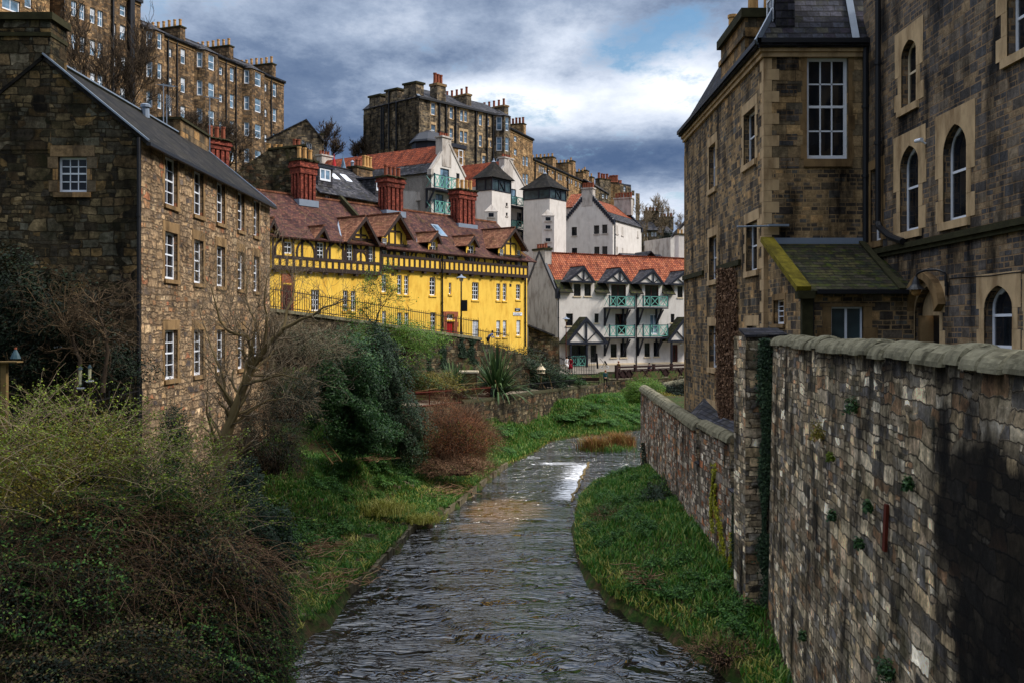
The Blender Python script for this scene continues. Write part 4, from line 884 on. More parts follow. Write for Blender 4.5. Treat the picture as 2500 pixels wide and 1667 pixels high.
def ydorm(ap, ay, l, ly, r, ry, ze, over, rm='claytile_lt', bw=.26):
    f = YF.off(J-over); ua, za = f.uz(ap, ay); u0, z0 = f.uz(l, ly); u1, z1 = f.uz(r, ry); ze_ = (z0+z1)/2
    zz = min(z0, z1); hw = (u1-u0)/2; uc = ua; L_ = hw*1.0
    mb = MB(); P = YF.P; w0 = J-over; wb = wback(za, ze)+.15; wbe = max(w0+.3, wback(ze_, ze)+.1); t = .09
    mb.slab([P(u0, w0, ze_), P(ua, w0, za), P(ua, wb, za), P(u0, wbe, ze_)], t); mb.slab([P(ua, w0, za), P(u1, w0, ze_), P(u1, wbe, ze_), P(ua, wb, za)], t)
    d = mb.build('dormer_roof', M[rm], yb)
    b = MB()
    for ue in (u0, u1):
        L = math.hypot(ua-ue, za-ze_); s = 1 if ue < ua else -1
        q = [(ue, ze_-.04), (ua, za-.03), (ua, za-.03-bw*1.35), (ue+s*bw*.7, ze_-.04-bw*.35)]
        fr = [P(u, w0-.04, z) for u, z in q]; bk = [P(u, w0+.06, z) for u, z in q]; b.poly(fr)
        for i in range(4): b.poly([fr[i], fr[(i+1) % 4], bk[(i+1) % 4], bk[i]])
    b.build('bargeboard', M['timber'], d)
    r_ = MB(); r_.beam(P(ua, w0, za+.03), P(ua, wb, za+.03), .2, .1); r_.build('ridge_tile', M['claytile_lt'], d)
    le = MB(); le.beam(P(u0+.05, wbe-.0, ze_+.03), P(ua, wb, za+.03), .14, .05); le.build('lead_valley', M['lead'], d)
for q in DORM: ydorm(*q[:6], ze1 if q[6] == 1 else ze2, q[7])
sk_ = MB(); f = YF.off(2.2); a, z0 = f.uz(1066, 567); b_, z1 = f.uz(1083, 550)
q = lambda u, w, d=.05: YF.P(u, w, ze2+.95+(zrg-ze2-.95)*(w-.9)/(WR-.9)+d)
sk_.slab([q(a, 1.7, .09), q(b_, 1.7, .09), q(b_, 2.9, .09), q(a, 2.9, .09)], .08); sky1 = sk_.build('skylight', M['lead'], yr_)
sk_ = MB(); sk_.poly([q(a+.12, 1.82, .1), q(b_-.12, 1.82, .1), q(b_-.12, 2.78, .1), q(a+.12, 2.78, .1)]); sk_.build('pane', M['glass_bl'], sky1)
# ribbed brick chimneys
def rib_chimney(a, b_, top, bot, captop, capbot, w, pots, pc, potm):
    f = YF.off(w); u0, u1 = f.ux(a), f.ux(b_); um = (u0+u1)/2; z0 = f.z((a+b_)/2, bot)-1.6; z1 = f.z((a+b_)/2, capbot); z2 = f.z((a+b_)/2, captop)
    W_ = u1-u0; D = 1.1; mb = MB(); mb.fbox(f, u0+.1, u1-.1, 0.1, D, z0, z1)
    n = 4
    for i in range(n):
        c = u0+W_*(i+.5)/n; mb.fbox(f, c-W_/n*.3, c+W_/n*.3, -.02, .1, z0, z1)
    for i in range(3): c = D*(i+.5)/3; mb.fbox(f, u0-.02, u0+.1, c-.1, c+.1, z0, z1); mb.fbox(f, u1-.1, u1+.02, c-.1, c+.1, z0, z1)
    c = mb.build('chimney_stack', M['brick'], yb); cp = MB(); H = z2-z1
    cp.fbox(f, u0-.03, u1+.03, -.08, D+.05, z1, z1+H*.45); cp.fbox(f, u0-.13, u1+.13, -.18, D+.15, z1+H*.45, z1+H*.62); cp.fbox(f, u0-.07, u1+.07, -.12, D+.1, z1+H*.62, z1+H*.9)
    cp.build('chimney_cap', M['brick'], c); cm = MB(); cm.fbox(f, u0-.16, u1+.16, -.2, D+.18, z1+H*.9, z2+.06)
    for i in range(26):
        x = random.uniform(u0-.1, u1+.1); y = random.choice((-.2, random.uniform(-.2, D))); r = random.uniform(.07, .15); cm.lathe(f.P(x, y, z2-.02), [(r, 0), (r*.8, r*.5), (r*.2, r*.75)], 6)
    cm.build('moss_cap', M['darkmoss'], c)
    lf = MB(); lf.fbox(f, u0-.15, u1+.15, -.12, D+.1, z0+1.25, z0+1.75); lf.build('lead_flashing', M['lead'], c)
    chimney_pots(yb, f, [(u0+W_*(i+.5)/pots, .4) for i in range(pots)], z2+.02, .17, pc, potm)
rib_chimney(732, 772.3, 0, 494, 392, 426, 3.2, 3, .95, 'pot_tan'); rib_chimney(944.6, 986, 0, 520, 433.5, 459, 3.2, 4, .95, 'pot_red')
rib_chimney(1120, 1161.5, 0, 552, 465, 487.7, 3.2, 4, .95, 'pot_tan'); rib_chimney(514, 561, 0, 430, 342, 366, 3.2, 3, 1.0, 'pot_red')
pipe(yb, YF, 1078, 656, 822, .07, -.1); pipe(yb, YF, 1281, 670, 846, .07, -.1)
pb = MB(); u = FJ.ux(1078); pb.tube([FJ.P(u, -.12, ze2), FJ.P(u, -.12, zj2-.1), YF.P(YF.ux(1078), -.1, zj2-.5)], .07, 8); pb.build('drainpipe', M['black'], yb)

# ================================================================ WHITE RIVERSIDE HOUSE WITH BALCONIES
WO = ((1360-1250)/F*118, 118.0); WD = (.875, .484); WF = Fac(WO, WD); GD_ = (-WD[1], WD[0])
WG = Fac((WO[0]+8.2*GD_[0], WO[1]+8.2*GD_[1]), (-GD_[0], -GD_[1]))
wh = thing('white_house', (WO[0], WO[1], 5), 'white rendered riverside house with orange pantile roof, black timber gables and turquoise balconies', 'house')
zWe = (WF.z(1362, 711)+WF.z(1570, 715.8))/2; uW = WF.ux(1755); FW4 = WF.off(4.1); zWr = (FW4.z(1340, 618)+FW4.z(1665, 632))/2
BK = dict(cols=3, rows=4, fm='black', gm='glass', rec=.12, fw=.07, bw=.04, mid=False, sillm='cream')
PD = dict(cols=2, rows=1, fm='browndoor', rec=.12, fw=.12, bw=.12, sillm=None)
dzz = 690
ww = [(1382, 1399, 766, 795.8), (1451.5, 1462, 766, 788.5, dict(cols=2)), (1490.8, 1506, 839, 872, dict(cols=2)), (1514.5, 1530, 836.5, 871.6), (1573.5, 1587, 837, 870.4), (1595.8, 1609.8, 835, 869.7), (1637.5, 1646.7, 767, 788, dict(cols=2)),
      (1502, 1529.6, 766.7, 816, PD), (1587, 1608, 768, 816, dict(PD, fm='white', gm='glass_bl'))]
dorm = [(1426, 650, 1381.2, 690, 1455, 688, 1397, 1451), (1514.5, 654, 1471, 689, 1542.4, 689, 1487, 1536), (1595.8, 657.6, 1552, 691.5, 1623.6, 691.5, 1568, 1616), (1672, 661, 1633, 693, 1706, 694, 1646, 1698)]
zD = WF.z(1460, 689)
out_ = [(0, 3.5), (uW, 3.5), (uW, zWe)]
tops = [(1401, 1418, 694, 723.5), (1426.8, 1443, 694, 723.5), (1492, 1528.4, 695.6, 748, PD), (1574.7, 1608, 697, 749, dict(PD)), (1654, 1667, 699.5, 727), (1676, 1689, 699.5, 727)]
for d in sorted(dorm, key=lambda q: -q[0]): out_ += [(WF.ux(d[7]), zWe), (WF.ux(d[7]), zD), (WF.ux(d[6]), zD), (WF.ux(d[6]), zWe)]
out_ += [(0, zWe)]
porch_holes = [(1441.8, 1456.4, 842, 886)]
facade(wh, WF, out_, ww+tops+[(1441.8, 1456.4, 842, 884, dict(cols=1, rows=1, fm='black', gm='glass', fw=.3, sillm=None, name='door')), (1641, 1655, 841, 886, dict(cols=1, rows=1, fm='browndoor', fw=.35, sillm=None, name='door'))], 'harl', depth=.3, **BK)
pl = MB(); pl.fbox(WF, .0, uW, -.06, .02, 3.4, WF.z(1500, 886)); pl.build('plinth', M['cream'], wh)
closed_box(wh, WF, 0.001, uW, .0, 8.2, 3.5, zWe-.02, 'harl')
# left gable
uc = WG.ux(1317.5); zpk = WG.z(1320, 628)+.1; P = WG.P
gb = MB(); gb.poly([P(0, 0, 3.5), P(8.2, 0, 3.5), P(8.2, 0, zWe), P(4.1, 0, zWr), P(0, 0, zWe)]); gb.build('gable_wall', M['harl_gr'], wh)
sk = MB(); sk.beam(P(8.25, .1, zWe-.35), P(4.1, .1, zWr+.12), .34, .3); sk.beam(P(-.05, .1, zWe-.35), P(4.1, .1, zWr+.12), .34, .3); sk.fbox(WG, 7.9, 8.35, -.1, .35, zWe-.9, zWe+.3); sk.build('skew_stone', M['navy'], wh)
ca, cb_ = WG.ux(1302), WG.ux(1331); zc = WG.z(1316, 612)
cs = MB(); cs.fbox(WG, ca, cb_, -.03, .9, zWr-1.8, zc); ch = cs.build('chimney_stack', M['harl_gr'], wh)
cp = MB(); cp.fbox(WG, ca-.12, cb_+.12, -.15, 1.02, zc, zc+.25); cp.build('chimney_cap', M['darkmoss'], ch); chimney_pots(wh, WG, [(ca+(cb_-ca)*t, .4) for t in (.18, .4, .62, .84)], zc+.25, .17, .55, 'pot_red')
rf = MB(); P = WF.P; wk = 1.0; zk = zWe-.1+(zWr-zWe+.1)*(wk+.35)/(4.1+.35); zk = max(zk, WF.off(wk).z(1354, 684)-.1)
def wroof(u0, u1, w0, w1, m, mb): mb.slab([P(u0, w0, zwf(w0)), P(u1, w0, zwf(w0)), P(u1, w1, zwf(w1)), P(u0, w1, zwf(w1))], .12)
def zwf(w): return zWe-.08+(zWr-zWe+.08)*(w+.35)/4.45
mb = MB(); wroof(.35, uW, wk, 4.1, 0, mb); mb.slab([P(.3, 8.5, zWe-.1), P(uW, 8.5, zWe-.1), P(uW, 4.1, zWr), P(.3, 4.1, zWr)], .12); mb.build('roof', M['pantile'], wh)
rr = MB(); rr.beam(P(.3, 4.1, zWr+.05), P(uW, 4.1, zWr+.05), .26, .14); rr.build('ridge_tile', M['pantile_dk'], wh)
prev = .2
for sb_a, sb_b in [(WF.ux(d[6])-.05, WF.ux(d[7])+.05) for d in dorm]+[(uW, 0)]: sb = MB(); wroof(prev, sb_a, -.35, wk, 0, sb); sb.build('slate_eaves', M['slate_moss'], wh); prev = sb_b
gt = MB(); prev = .1
for d in dorm: gt.fbox(WF, prev, WF.ux(d[6])-.1, -.48, -.36, zWe-.22, zWe-.1); prev = WF.ux(d[7])+.1
gt.fbox(WF, prev, uW, -.48, -.36, zWe-.22, zWe-.1); gt.build('gutter', M['black'], wh)
for (ap, ay, l, ly, r, ry, wl0, wl1) in dorm:
    f = WF.off(-.5); ua, za = f.uz(ap, ay); u0, z0 = f.uz(l, ly); u1, z1 = f.uz(r, ry); ze_ = zD-.1
    wb = -.35+(za-zWe+.08)/(zWr-zWe+.08)*4.45+.1; wbe = max(-.1, -.35+(ze_-zWe+.08)/(zWr-zWe+.08)*4.45)
    mb = MB(); mb.slab([P(u0, -.5, ze_), P(ua, -.5, za), P(ua, wb, za), P(u0, wbe, ze_)], .09); mb.slab([P(ua, -.5, za), P(u1, -.5, ze_), P(u1, wbe, ze_), P(ua, wb, za)], .09); d = mb.build('dormer_roof', M['slate'], wh)
    b = MB()
    for ue in (u0, u1):
        s = 1 if ue < ua else -1; q = [(ue, ze_), (ua, za), (ua, za-.42), (ue+s*.35, ze_-.02)]
        fr = [P(u, -.55, z) for u, z in q]; bk = [P(u, -.42, z) for u, z in q]; b.poly(fr)
        for i in range(4): b.poly([fr[i], fr[(i+1) % 4], bk[(i+1) % 4], bk[i]])
    b.fbox(WF, u0+.15, u1-.15, -.52, -.36, ze_-.08, ze_+.16)
    b.fbox(WF, ua-.09, ua+.09, -.5, -.4, ze_+.16, za-.35)
    for s in (-1, 1): b.beam(P(ua, -.45, ze_+.1), P(ua+s*(u1-u0)*.25, -.45, ze_+(za-ze_)*.47), .12, .08)
    b.build('gable_timbers', M['navy'], d)
    pn = MB(); pn.poly([P(u0+.2, -.38, ze_), P(u1-.2, -.38, ze_), P(ua, -.38, za-.15)]); pn.build('gable_panel', M['harl'], d)
    rg = MB(); rg.beam(P(ua, -.5, za+.03), P(ua, wb, za+.03), .2, .08); rg.build('ridge_tile', M['pantile'], d)
    ck = MB(); a, b_ = WF.ux(wl0), WF.ux(wl1)
    for x in (a, b_): ck.poly([P(x, 0, zWe-.2), P(x, 2.0, zWe+1.6), P(x, 0.6, zD), P(x, 0, zD)])
    ck.build('dormer_cheek', M['harl'], wh)
def balcony(root, f, a, b_, ytop, ydeck, proj, bays, xm='teal', fr='navy', brackets=True, left=True, h=None, drop=None):
    u0, u1 = f.ux(a), f.ux(b_); m = (a+b_)/2; fo = f.off(-proj); u0, u1 = fo.ux(a), fo.ux(b_); zd = fo.z(m, ydeck); zt = fo.z(m, ytop)
    bal = MB(); bal.fbox(f, u0, u1, -proj, 0, zd-.22, zd-.04); bb = bal.build('balcony', M[fr], root)
    r = MB(); 
    for u in (u0+.05, u1-.05): r.fbox(f, u-.06, u+.06, -proj, -proj+.12, zd, zt+.1)
    r.fbox(f, u0, u1, -proj+.01, -proj+.09, zt-.06, zt); r.fbox(f, u0, u1, -proj+.01, -proj+.09, zd+.05, zd+.11)
    us = [u0+.05+(u1-u0-.1)*x for x in bays]
    for u in us[1:-1]: r.fbox(f, u-.06, u+.06, -proj, -proj+.12, zd, zt+.05)
    for w0 in (-proj,): 
        for u in (u0, u1-.08): r.fbox(f, u, u+.08, -proj+.1, 0, zt-.06, zt)
    r.build('railing', M[fr if fr != 'navy' else 'tealdk'], bb)
    x = MB(); w_ = .07
    for i in range(len(us)-1):
        n = 1 if us[i+1]-us[i] < 1.25 else 2
        for j in range(n):
            p, q = us[i]+.08+(us[i+1]-us[i]-.16)*j/n, us[i]+.08+(us[i+1]-us[i]-.16)*(j+1)/n
            za, zb = zd+.13, zt-.08; x.beam(f.P(p, -proj+.05, za), f.P(q, -proj+.05, zb), w_, .04, up=(f.n[0], f.n[1], 0)); x.beam(f.P(p, -proj+.052, zb), f.P(q, -proj+.052, za), w_, .04, up=(f.n[0], f.n[1], 0))
            x.fbox(f, p, p+.07, -proj+.02, -proj+.07, za, zb); x.fbox(f, q-.07, q, -proj+.02, -proj+.07, za, zb); x.fbox(f, p, q, -proj+.02, -proj+.07, za-.03, za+.05); x.fbox(f, p, q, -proj+.02, -proj+.07, zb-.05, zb+.03)
    for sgn, ue in ((1, u0+.04), (-1, u1-.04)):
        x.beam(f.P(ue, -proj+.15, zd+.13), f.P(ue, -.1, zt-.08), .05, .04); x.beam(f.P(ue, -proj+.15, zt-.08), f.P(ue, -.1, zd+.13), .05, .04)
    x.build('cross_panel', M[xm], bb)
    if brackets:
        dr_ = drop or 2.2
        for u in (u0+.1, u1-.1-(.9 if drop else 0)):
            k = MB(); k.fbox(f, u-.09, u+.09, -.2, 0, zd-dr_, zd-.2); k.beam(f.P(u, -proj+.1, zd-.25), f.P(u, -.15, zd-dr_+.2), .16, .16, up=(f.d[0], f.d[1], 0))
            if u > u0+.5: k.beam(f.P(u, -.2, zd-dr_+.3), f.P(u+.9, -.35, zd-.3), .14, .14)
            k.build('bracket', M[fr], bb)
    return bb
for a, b_, t, d in ((1488, 1551, 723, 750), (1488, 1551, 794, 822.5), (1570, 1632, 723, 750), (1570, 1632, 793, 822.5)): balcony(wh, WF, a, b_, t, d, 1.25, (0, .28, 1.0), drop=2.3)
pipe(wh, WF, 1553, 716, 890, .07, -.1); pipe(wh, WF, 1362.5, 712, 840, .07, -.1)
for (ap, ay, l, r, by) in ((1432, 774, 1381, 1485.5, 837), (1672, 774, 1629, 1716, 832)):
    pj = 1.6; f = WF.off(-pj); ua, za = f.uz(ap, ay); u0, u1 = f.ux(l), f.ux(r); ze_ = f.z(ap, by); mb = MB(); mb.slab([P(u0, -pj, ze_), P(ua, -pj, za), P(ua, .0, za), P(u0, .0, ze_)], .12); mb.slab([P(ua, -pj, za), P(u1, -pj, ze_), P(u1, 0, ze_), P(ua, 0, za)], .12); d = mb.build('porch_roof', M['slate_moss'], wh)
    b = MB()
    for ue in (u0, u1):
        s = 1 if ue < ua else -1; q = [(ue, ze_), (ua, za), (ua, za-.5), (ue+s*.45, ze_-.0)]; fr = [P(u, -pj-.05, z) for u, z in q]; bk = [P(u, -pj+.1, z) for u, z in q]; b.poly(fr)
        for i in range(4): b.poly([fr[i], fr[(i+1) % 4], bk[(i+1) % 4], bk[i]])
    b.fbox(WF, u0+.1, u1-.1, -pj-.04, -pj+.15, ze_-.16, ze_+.12); b.fbox(WF, ua-.11, ua+.11, -pj-.02, -pj+.1, ze_+.1, za-.4)
    for s in (-1, 1): b.beam(P(ua, -pj+.03, ze_+.1), P(ua+s*(u1-u0)*.26, -pj+.03, ze_+(za-ze_)*.47), .16, .1)
    b.build('gable_timbers', M['navy'], d)
    pn = MB(); pn.poly([P(u0+.4, -pj+.12, ze_), P(u1-.4, -pj+.12, ze_), P(ua, -pj+.12, za-.2)]); pn.build('gable_panel', M['harl'], d)
    ps = MB()
    for u in (u0+.75, u1-.5 if l > 1500 else ua+.1): ps.fbox(WF, u-.1, u+.1, -pj+.02, -pj+.22, 4.9, ze_-.1)
    ps.build('porch_post', M['navy'], wh)
# glazed porch bay with two crossed turquoise panels
f = WF.off(-.7); u0, u1 = f.ux(1393), f.ux(1430); zt = f.z(1410, 843); zmid = f.z(1410, 868); zb0 = 5.05
px_ = MB(); px_.fbox(f, u0, u1, .05, .6, zb0, zmid); px_.build('porch_panel', M['glass_gr'], wh)
xx = MB()
for p, q in ((u0, (u0+u1)/2-.04), ((u0+u1)/2+.04, u1)):
    for s in (0, 1): xx.beam(f.P(p, 0, zb0 if s else zmid), f.P(q, 0, zmid if s else zb0), .09, .05, up=(f.n[0], f.n[1], 0))
    xx.fbox(f, p, p+.1, -.03, .04, zb0, zmid); xx.fbox(f, q-.1, q, -.03, .04, zb0, zmid); xx.fbox(f, p, q, -.03, .04, zb0, zb0+.1); xx.fbox(f, p, q, -.03, .04, zmid-.1, zmid)
xx.build('cross_panel', M['teal'], wh)
window(wh, f, (u0, u1, zmid+.03, zt), 2, 1, fm='black', rec=.02, fw=.09, bw=.08, name='porch_window')

# ================================================================ HIGHER WHITE HOUSES AND TOWERS
def roof_gable(root, f, u0, u1, w0, w1, ze, zr, m, over=.25, t=.12, name='roof'):
    """ridge along u"""
    P = f.P; wm = (w0+w1)/2; mb = MB(); s = (zr-ze)/(wm-w0)
    mb.slab([P(u0, w0-over, ze-s*over), P(u1, w0-over, ze-s*over), P(u1, wm, zr), P(u0, wm, zr)], t); mb.slab([P(u0, w1+over, ze-s*over), P(u1, w1+over, ze-s*over), P(u1, wm, zr), P(u0, wm, zr)], t)
    r = mb.build(name, M[m], root); rd = MB(); rd.beam(P(u0, wm, zr+.04), P(u1, wm, zr+.04), .24, .12); rd.build('ridge_tile', M[m], r); return r
def stack(root, f, u0, u1, w0, w1, z0, z1, m, cap='darkmoss', capm=.12, pots=0, pm='pot_red', ph=.55, pr=.15, along='u', ch=.18):
    mb = MB(); mb.fbox(f, u0, u1, w0, w1, z0, z1); c = mb.build('chimney_stack', M[m], root); cp = MB(); cp.fbox(f, u0-capm, u1+capm, w0-capm, w1+capm, z1, z1+ch); cp.build('chimney_cap', M[cap], c)
    if pots:
        L = [((u0+(u1-u0)*(i+.5)/pots, (w0+w1)/2) if along == 'u' else ((u0+u1)/2, w0+(w1-w0)*(i+.5)/pots)) for i in range(pots)]; chimney_pots(root, f, L, z1+ch, pr, ph, pm)
    return c
def crow(root, f, ue, ze, ua, za, w0, w1, n=10, m='navy'):
    """crow-stepped gable edge"""
    mb = MB(); L = abs(ua-ue)
    for i in range(n):
        a, b_ = ue+(ua-ue)*i/n, ue+(ua-ue)*(i+1)/n; z = ze+(za-ze)*(i+1)/n+.12
        mb.fbox(f, min(a, b_), max(a, b_), w0, w1, z-(za-ze)/n-.45, z)
    mb.build('crow_steps', M[m], root)
NB = dict(cols=2, rows=2, fm='black', rec=.12, fw=.07, bw=.04, sillm='harl_gr', mid=False)
D1 = (.567, .823)
# house one
HO = ((1053-1250)/F*110, 110.0); H1G = Fac(HO, D1); dl = (-.823, .567); Ll = 20.0
H1L = Fac((HO[0]+Ll*dl[0], HO[1]+Ll*dl[1]), (-dl[0], -dl[1]))
h1 = thing('white_gabled_house', (HO[0], HO[1], 9), 'white house with steep end gable, long red pantile roof and two turquoise balconies', 'house')
ug = H1G.ux(1134.5); um = ug/2; ze_ = H1L.z(1046, 418.8)+.1; za = H1G.z(1090, 352)
zek = H1L.z(1045.7, 400)
oh = [(0, 9), (ug, 9), (ug, ze_), (um, za), (0, ze_)]
facade(h1, H1G, oh, [(1075, 1096.7, 412.6, 460, dict(cols=2, rows=1, fm='tealdk', gm='glass_bl', sillm=None)), (1114, 1122, 424, 443), (1064, 1083, 475, 520, dict(cols=2, rows=1, gm='glass_bl', fm='tealdk', sillm=None)), (1110, 1118, 480, 500)], 'harl', name='gable_wall', **NB)
facade(h1, H1L, [(0, 9), (Ll, 9), (Ll, ze_), (0, ze_)], [(1018, 1025.7, 469.4, 488)], 'harl', **NB)
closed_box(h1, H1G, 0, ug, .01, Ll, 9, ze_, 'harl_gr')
P = H1G.P; WM = um
def zr_(u): return ze_+(za-ze_)*u/um
mb = MB(); mb.slab([P(-.25, .3, zr_(-.25)), P(.9, .3, zr_(.9)), P(.9, Ll, zr_(.9)), P(-.25, Ll, zr_(-.25))], .12); mb.build('slate_eaves', M['slate'], h1)
mb = MB(); mb.slab([P(.9, .3, zr_(.9)+.03), P(um, .3, za), P(um, Ll, za), P(.9, Ll, zr_(.9)+.03)], .12); mb.slab([P(um, .3, za), P(ug+.2, .3, ze_-.2), P(ug+.2, Ll, ze_-.2), P(um, Ll, za)], .12); mb.build('roof', M['pantile_dk'], h1)
sk = MB(); sk.beam(P(-.1, .1, ze_-.0), P(um, .1, za+.25), .4, .25); sk.beam(P(ug+.1, .1, ze_), P(um, .1, za+.25), .4, .25); sk.fbox(H1G, -.25, .3, -.15, .4, ze_-.6, ze_+.1); sk.build('skew_stone', M['harl_gr'], h1)
stack(h1, H1G, H1G.ux(1079), H1G.ux(1101), -.05, .9, za-2.6, H1G.z(1090, 338), 'harl_gr', cap='harl_gr', pots=4, ph=.45)
vt = MB(); vt.lathe(P(um*.55, 13.5, zr_(um*.55)), [(.2, 0), (.18, .5), (.28, .52), (.05, .8)], 8); vt.build('roof_vent', M['lead'], h1)
stack(h1, H1G, um-.9, um+.9, Ll-.9, Ll, za-1.5, za+.5, 'harl_gr', cap='harl_gr', pots=4, ph=.5)
balcony(h1, H1G, 1061, 1121, 431, 463, 1.3, (0, .42, 1.0)); balcony(h1, H1G, 1061, 1120, 493, 524, 1.3, (0, .42, 1.0))
# towers
def tower(cx, Yc, wl_px, wr_px, ytop, yband, label, apex, er, el_, wins_l, wins_r, zb=9):
    O = ((cx-1250)/F*Yc, Yc); TR = Fac(O, D1); ur = TR.ux(wr_px)
    t_ = (wl_px-1250)/F; s = (O[0]-t_*O[1])/(t_*dl[1]-dl[0]); TL = Fac((O[0]+s*dl[0], O[1]+s*dl[1]), (-dl[0], -dl[1])); s = abs(s)
    t = thing('white_tower', (O[0], O[1], zb), label, 'tower', 'white stair towers with slate pyramid roofs')
    z1 = TR.z(cx, ytop); z0 = TR.z(cx, yband)
    if True:
        facade(t, TR, [(0, zb), (ur, zb), (ur, z0), (0, z0)], wins_r, 'harl', **NB); facade(t, TL, [(0, zb), (s, zb), (s, z0), (0, z0)], wins_l, 'harl', name='side_wall', **NB)
    mb = MB(); P = TR.P
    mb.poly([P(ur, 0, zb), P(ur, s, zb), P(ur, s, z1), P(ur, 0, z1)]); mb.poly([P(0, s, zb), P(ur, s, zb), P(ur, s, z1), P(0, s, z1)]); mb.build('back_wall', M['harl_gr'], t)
    lb = MB()
    lb.fbox(TR, -.06, ur, -.06, s, z0, z0+.12); lb.fbox(TR, -.06, ur+.06, -.06, s, z1-.3, z1)
    for u in (0, ur*.36, ur*.68, ur): lb.fbox(TR, u-.07, u+.07, -.062, .06, z0+.1, z1-.2)
    for u in (0, s*.42, s): lb.fbox(TL, s-u-.07, s-u+.07, -.0622, .06, z0+.1, z1-.2)
    lb.beam(P(ur*.36, -.03, z0+.1), P(ur*.68, -.03, z1-.25), .08, .05); lb.beam(P(ur*.36, -.031, z1-.25), P(ur*.68, -.031, z0+.1), .08, .05)
    w = lb.build('lantern_frame', M['navy'], t); gl = MB(); gl.fbox(TR, .03, ur-.03, .03, s-.03, z0+.1, z1-.2); gl.build('lantern_glazing', M['glass_gr'], w)
    o = .45; c = P(ur/2, s/2, 0); za = HC+(HZ-apex)/F*c[1]
    R = MB(); cs = [P(-o, -o, z1-.05), P(ur+o, -o, z1-.05), P(ur+o, s+o, z1-.05), P(-o, s+o, z1-.05)]
    md = [Vector(q)*.45+Vector((c[0], c[1], z1-.05))*.55+Vector((0, 0, (za-z1)*.5)) for q in cs]
    for i in range(4):
        R.poly([cs[i], cs[(i+1) % 4], md[(i+1) % 4], md[i]]); R.poly([md[i], md[(i+1) % 4], (c[0], c[1], za)])
    R.poly(cs[::-1]); R.build('roof', M['slate_br'], t)
    k = MB(); k.lathe((c[0], c[1], za-.25), [(.3, 0), (.1, .25), (.08, .5)], 8); k.build('finial', M['lead'], t)
    return t, TR, TL, ur, s, z0
t1, TR, TL, ur, s, z0 = tower(1201, 126, 1163, 1247, 432, 465, 'white stair tower with slate pyramid roof just behind the third brick chimney', 392, 0, 0, [], [(1235, 1239.5, 496, 504, dict(cols=1)), (1235, 1239.5, 520, 528, dict(cols=1))])
def quoin_light(t, TR, cpx, ys, Yc, apexy):
    """projecting corner shaft with a small splayed stone hood and square lights"""
    f = Fac(((cpx-1250)/F*(Yc-1.0), Yc-1.0), (1, 0)); mb = MB(); ub, zb_ = f.uz(cpx, ys[-1][1]+8); ut, zt_ = f.uz(cpx, ys[0][0]-4); w = .8
    mb.fbox(f, -w, w, 0, 1.2, 9, zt_); mb.build('corner_shaft', M['harl'], t)
    h = MB(); za = f.z(cpx, apexy); c = [f.P(-w-.06, -.06, zt_), f.P(w+.06, -.06, zt_), f.P(.15, 1.1, za), f.P(-.15, 1.1, za)]
    h.poly([c[0], c[1], f.P(0, .95, za)]); h.poly([c[0], f.P(0, .95, za), f.P(-w-.06, 1.2, zt_)]); h.poly([c[1], f.P(w+.06, 1.2, zt_), f.P(0, .95, za)]); h.build('stone_hood', M['harl_gr'], t)
    for (a, b_) in ys:
        z1, z0 = f.z(cpx, a), f.z(cpx, b_); mb = MB(); mb.fbox(f, -.32, .32, -.03, -.002, z0, z1); o = mb.build('window', M['glass'], t); fr = MB(); fr.fbox(f, -.02, .02, -.04, -.031, z0, z1); fr.fbox(f, -.32, .32, -.041, -.031, (z0+z1)/2-.02, (z0+z1)/2+.02); fr.build('glazing_bar', M['navy'], o)
        sl_ = MB(); sl_.fbox(f, -.5, .5, -.1, 0, z0-.2, z0-.05); sl_.build('window_sill', M['harl_gr'], t)
quoin_light(t1, TR, 1199, [(521, 530)], 126, 497)
t2, TR2, TL2, ur2, s2, z02 = tower(1342, 133, 1278, 1382, 457, 485, 'taller white stair tower with pyramid slate roof between balconies and grey gable', 421, 0, 0, [], [])
quoin_light(t2, TR2, 1338, [(531, 539), (551, 559), (582, 590), (602, 610)], 133, 509)
# balconied gable between the towers
MO = ((1243-1250)/F*137, 137.0); MG = Fac(MO, D1); um_ = MG.ux(1289)
mh = thing('balcony_house', (MO[0], MO[1], 9), 'white gabled house with three turquoise balconies between the two stair towers', 'house')
zc = MG.z(1243, 400); zl, zrr = MG.z(1225, 420), MG.z(1288, 470)
uL = -5.5; uc = MG.ux(1243)
facade(mh, MG, [(uL, 9), (um_, 9), (um_, zrr), (uc, MG.z(1243, 392)), (uL, MG.z(1243, 392)-(uc-uL)*.98)], [(1244, 1260, 462, 500, dict(cols=2, rows=1, gm='glass_bl', fm='tealdk', sillm=None)), (1262, 1274, 520, 555, dict(cols=2, rows=1, sillm=None)), (1264, 1276, 575, 610, dict(cols=2, rows=1, sillm=None))], 'harl', name='gable_wall', **NB)
za = MG.z(1243, 392); P = MG.P
mb = MB(); mb.slab([P(uc, .2, za), P(um_+.2, .2, zrr), P(um_+.2, 9, zrr), P(uc, 9, za)], .12); mb.slab([P(uc, .2, za), P(uL-.2, .2, za-(uc-uL)*.98), P(uL-.2, 9, za-(uc-uL)*.98), P(uc, 9, za)], .12); mb.build('roof', M['pantile_dk'], mh)
sk = MB(); sk.beam(P(um_+.1, .1, zrr), P(uc, .1, za+.2), .4, .22); sk.beam(P(uL, .1, za-(uc-uL)*.98), P(uc, .1, za+.2), .4, .22); sk.build('skew_stone', M['harl_gr'], mh)
closed_box(mh, MG, uL, um_, .01, 9, 9, zrr-.3, 'harl_gr')
stack(mh, MG, MG.ux(1231), MG.ux(1253), -.03, .9, za-3, MG.z(1243, 389), 'harl_gr', cap='harl_gr', pots=4, ph=.45)
